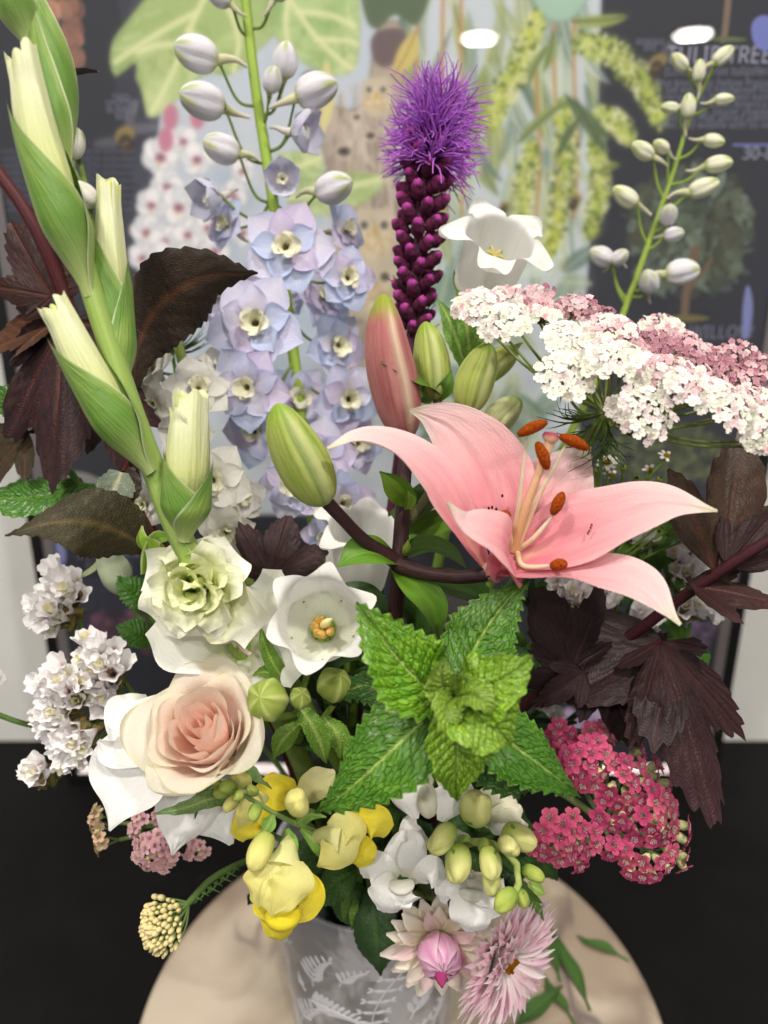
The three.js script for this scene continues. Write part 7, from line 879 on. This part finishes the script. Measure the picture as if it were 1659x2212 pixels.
{
  // bright mint leaves showing round the dark branch
  seed(72);
  const o = thing('mint_sprig', 'mint sprig peeping out in bright green pieces under the maroon ninebark leaves', 'mint', MOUTH);
  stemOf(o, [...down(at(360, 1400, 0.425)), ...PTS([[300, 1300, 0.425], [230, 1130, 0.425], [160, 1030, 0.425], [60, 900, 0.42]])], 0.002, hex('#5f8a2c'));
  const c1 = hex('#4f8a24'), c2 = hex('#6fa034');
  for (const [p, w] of [[[[180, 1040, 0.425], [120, 1060, 0.418], [50, 1075, 0.415], [-40, 1070, 0.415]], [0.004, 0.012, 0.012, 0.0006]], [[[170, 1050, 0.425], [190, 1080, 0.418], [200, 1105, 0.415], [190, 1125, 0.413]], [0.004, 0.011, 0.009, 0.0006]], [[[70, 910, 0.42], [40, 880, 0.415], [0, 855, 0.413], [-40, 850, 0.413]], [0.003, 0.009, 0.008, 0.0006]], [[[330, 1310, 0.42], [300, 1285, 0.414], [270, 1262, 0.412], [250, 1245, 0.412]], [0.003, 0.008, 0.007, 0.0006]], [[[330, 1390, 0.42], [300, 1370, 0.414], [275, 1360, 0.412], [250, 1352, 0.412]], [0.003, 0.007, 0.007, 0.0006]]]) part(o, 'leaf', ribbon(PTS(p), w, [dirC(0, 0.6, 0.8), dirC(-0.1, 0.5, 0.8)], { nT: 90, nS: 26, uvn: true, teeth: { n: 12, a: 0.0014 }, lat: { n: 9, a: 0.0009, k: 0.22 }, rib: 0.001, ribk: 220, ph: rr(0, 9), bump: 0.0012, col: leafCol(c1, c2, 9, 0.22) }), M.mint);
}
{
  seed(73);
  const o = thing('lace_flower', 'small lace flower bud, a dark feathery green tuft behind the white delphinium', 'flower', MOUTH), c = at(372, 762, 0.45);
  stemOf(o, [...down(at(430, 1100, 0.445)), at(400, 960, 0.447), at(385, 840, 0.45), c], 0.0012, hex('#557a34'));
  for (let i = 0; i < 46; i++) { const a = rr(-0.2, 3.3), L = rr(0.012, 0.024), p1 = c.clone().add(dirC(cos(a), sin(a) * 0.5 + 0.1, rr(-0.4, 0.6)).multiplyScalar(L * 0.6)), p2 = p1.clone().add(dirC(cos(a) * 0.8, 0.5 + sin(a) * 0.3, rr(-0.2, 0.3)).multiplyScalar(L * 0.5)); part(o, 'bract', tube([c, p1, p2], [0.0006, 0.0005, 0.0002], { nT: 7, nS: 5, col: () => vary(hex('#4a6a38'), 0.25) }), M.stem); }
  for (let i = 0; i < 40; i++) { const a = i * 2.4, q = sqrt(i / 40) * 34; put(o, 'blossom', flatCol(ball(0.0018, 7, 5), vary(i % 2 ? hex('#d9b4b8') : hex('#e6dcc8'), 0.1)), M.petal, at(345 + cos(a) * q * 1.2, 690 + sin(a) * q * 0.8, 0.452), dirC(0, 1, 0.3), 0, rr(0.8, 1.4)); }
  for (let i = 0; i < 8; i++) part(o, 'ray', tube([at(372, 770, 0.455), at(345 + rr(-40, 40), 705 + rr(-10, 10), 0.455)], 0.0006, { nT: 4, nS: 5, col: () => hex('#7d9446') }), M.stem);
}
{
  // leaves of the rose round the rim of the vase
  seed(74);
  const o = thing('rose_foliage', 'dark green toothed rose leaves, one hanging down over the vase rim', 'leaves', MOUTH);
  stemOf(o, [...down(at(800, 1940, 0.43), 0.1), at(800, 1920, 0.42), at(790, 1860, 0.41)], 0.0018, hex('#4f6a2c'));
  const lf = (p, w, h, c, q = {}) => part(o, 'leaf', ribbon(PTS(p), w, h, { nT: 70, nS: 16, teeth: { n: 12, a: 0.0007 }, lat: { n: 8, a: 0.0005 }, rib: 0.0006, ribk: 200, cup: -0.3, ph: rr(0, 9), bump: 0.0008, col: leafCol(c, tint(c, 1.5), 8), ...q }), M.leaf);
  lf([[800, 1915, 0.418], [808, 1975, 0.408], [814, 2040, 0.406], [822, 2108, 0.41]], [0.003, 0.0115, 0.011, 0.0005], dirC(-0.15, 0.2, 1), hex('#33502a'));
  for (let k = 0; k < 20; k++) { const u = rr(640, 1150), v = rr(1690, 1890), a = rr(-0.2, 3.4), L = rr(80, 140), d = rr(0.41, 0.44), c = vary(mix(hex('#213f17'), hex('#3f6426'), rnd()), 0.15); lf([[u, v, d], [u + cos(a) * L * 0.35, v + sin(a) * L * 0.35, d - 0.006], [u + cos(a) * L * 0.7, v + sin(a) * L * 0.7, d - 0.008], [u + cos(a) * L, v + sin(a) * L, d - 0.006]], [0.002, 0.01, 0.009, 0.0005], dirC(rr(-0.4, 0.4), 0.5, 0.7), c); }
  lf([[770, 1880, 0.41], [735, 1900, 0.405], [700, 1925, 0.404], [665, 1925, 0.405]], [0.003, 0.009, 0.008, 0.0005], dirC(-0.1, 0.6, 0.8), hex('#35591f'));
  lf([[555, 1930, 0.415], [545, 1940, 0.412], [535, 1955, 0.41]], [0.001, 0.0035, 0.0003], dirC(-0.1, 0.6, 0.8), hex('#2c4a1e'));
  for (const p of [[[770, 1940, 0.42], [765, 1965, 0.414], [760, 2010, 0.412]], [[790, 1930, 0.42], [790, 1970, 0.414], [778, 2020, 0.412]], [[750, 1930, 0.42], [745, 1960, 0.416], [742, 1990, 0.414]], [[1120, 1900, 0.4], [1150, 1935, 0.4], [1172, 1952, 0.402]], [[1110, 1920, 0.405], [1160, 1960, 0.405], [1175, 1990, 0.407]]]) lf(p, [0.0015, 0.0028, 0.0003], dirC(0, 0.3, 1), vary(hex('#5f8234'), 0.2), { teeth: null });
}
{
  // low leaves that fill the heart of the bouquet
  seed(75);
  const o = thing('snapdragon_foliage', 'dense dark green leafy stems filling the heart of the bouquet', 'leaves', MOUTH);
  for (let s = 0; s < 9; s++) {
    const u = 640 + s * 95, v = rr(1380, 1480), d = 0.43 + 0.012 * (s % 3), top = at(u, v, d), b = down(at(L1(u, 800, 0.5), 1700, 0.425)); stemOf(o, [...b, top], 0.0018, vary(hex('#4a6a2c'), 0.2));
    for (let k = 0; k < 14; k++) { const t = k / 14, p = top.clone().lerp(b[2], t * 0.9), a = k * 2.4, dir = dirC(cos(a), 0.35, sin(a)), L = rr(0.026, 0.042), c = vary(mix(hex('#1f3d16'), hex('#45702a'), rnd()), 0.15), e = p.clone().addScaledVector(dir, L); part(o, 'leaf', ribbon([p, p.clone().lerp(e, 0.35).add(V(0, 0.003, 0)), p.clone().lerp(e, 0.7).add(V(0, 0.003, 0)), e], [0.0012, 0.006, 0.0055, 0.0003], V(0, 1, 0.2), { nT: 16, nS: 8, cup: 0.3, col: leafCol(c, tint(c, 1.4), 6) }), M.leaf); }
  }
}
{
  // pale pod-like bud and dry leaf end beside the maroon leaf
  const o = thing('lisianthus_bud', 'single grey-green folded bud below the olive ninebark leaf', 'bud', MOUTH);
  stemOf(o, [...down(at(330, 1400, 0.43)), at(300, 1330, 0.428), at(262, 1270, 0.425)], 0.0016, hex('#6f8a4c'));
  part(o, 'bud', tube(PTS([[268, 1280, 0.425], [252, 1250, 0.42], [238, 1220, 0.418], [222, 1190, 0.418]]), (t, th) => 0.0085 * pow(sin(clamp(t * 0.9 + 0.06) * PI), 0.6) * (1 + 0.12 * cos(3 * th + t * 3)), { nT: 20, nS: 26, col: (t, s) => mix(hex('#9aa88a'), hex('#c3cdb0'), vn(s * 7, t * 3, 1)) }), M.waxy);
  part(o, 'sepal', ribbon(PTS([[225, 1200, 0.418], [205, 1225, 0.414], [180, 1242, 0.412], [155, 1254, 0.412]]), [0.0012, 0.0018, 0.0014, 0.0003], dirC(0, 0.4, 0.9), { nT: 16, nS: 5, col: () => hex('#a3b07c') }), M.leaf);
}
// ---------------------------------------------------------------- fallen leaves on the board
{
  seed(76);
  const onBoard = (u, v, h = 0.0015) => { const dr = at(u, v, 1).sub(EYE); return EYE.clone().addScaledVector(dr, (BT + h - EYE.y) / dr.y); };
  const C = hex('#45682c');
  [[[[1150, 1985], [1175, 2030], [1200, 2075], [1206, 2104]], 0.0085, 'broad fallen green leaf lying nearest the strawflowers on the marble'], [[[1188, 2005], [1212, 2050], [1246, 2110], [1268, 2166]], 0.0075, 'long fallen green leaf lying across the marble with its stalk outward'], [[[1246, 2020], [1270, 2035], [1305, 2045], [1342, 2066]], 0.006, 'small fallen green leaf lying alone on the marble'], [[[1178, 2108], [1190, 2140], [1215, 2165], [1232, 2196]], 0.0055, 'narrow fallen green leaf crossing another on the marble'], [[[1216, 2128], [1185, 2155], [1150, 2185], [1112, 2218]], 0.0085, 'fallen green leaf pointing away from the crossed pair on the marble']].forEach(([p, w, label], i) => {
    const q = p.map(([u, v], k) => onBoard(u, v, 0.0016 + (i === 4 ? 0.0035 : 0) + 0.002 * sin((k / 3) * PI))), o = thing('fallen_leaf', label, 'leaf', q[0].clone().setY(BT + 0.0003), 'fallen leaves on the marble board'), c = vary(C, 0.12);
    part(o, 'blade', ribbon(q, [0.0006, w * 0.58, w * 0.72, w * 0.08], V(0, 1, 0), { nT: 30, nS: 12, cup: 0.35, ruffle: { a: 0.12, k: 1.3 }, ph: i * 2, rib: 0.0004, ribk: 120, col: leafCol(c, tint(c, 1.6), 6) }), M.leaf);
    const e = q[3], dr = q[3].clone().sub(q[2]).normalize(); part(o, 'stalk', tube([e.clone().addScaledVector(dr, -0.004), e.clone().addScaledVector(dr, 0.002), e.clone().addScaledVector(dr, 0.006).add(V(0, 0.0003, 0))], [0.0007, 0.001, 0.0012], { nT: 8, nS: 6, col: () => tint(c, 1.5) }), M.stem);
  });
}

renderer.render(scene, camera);
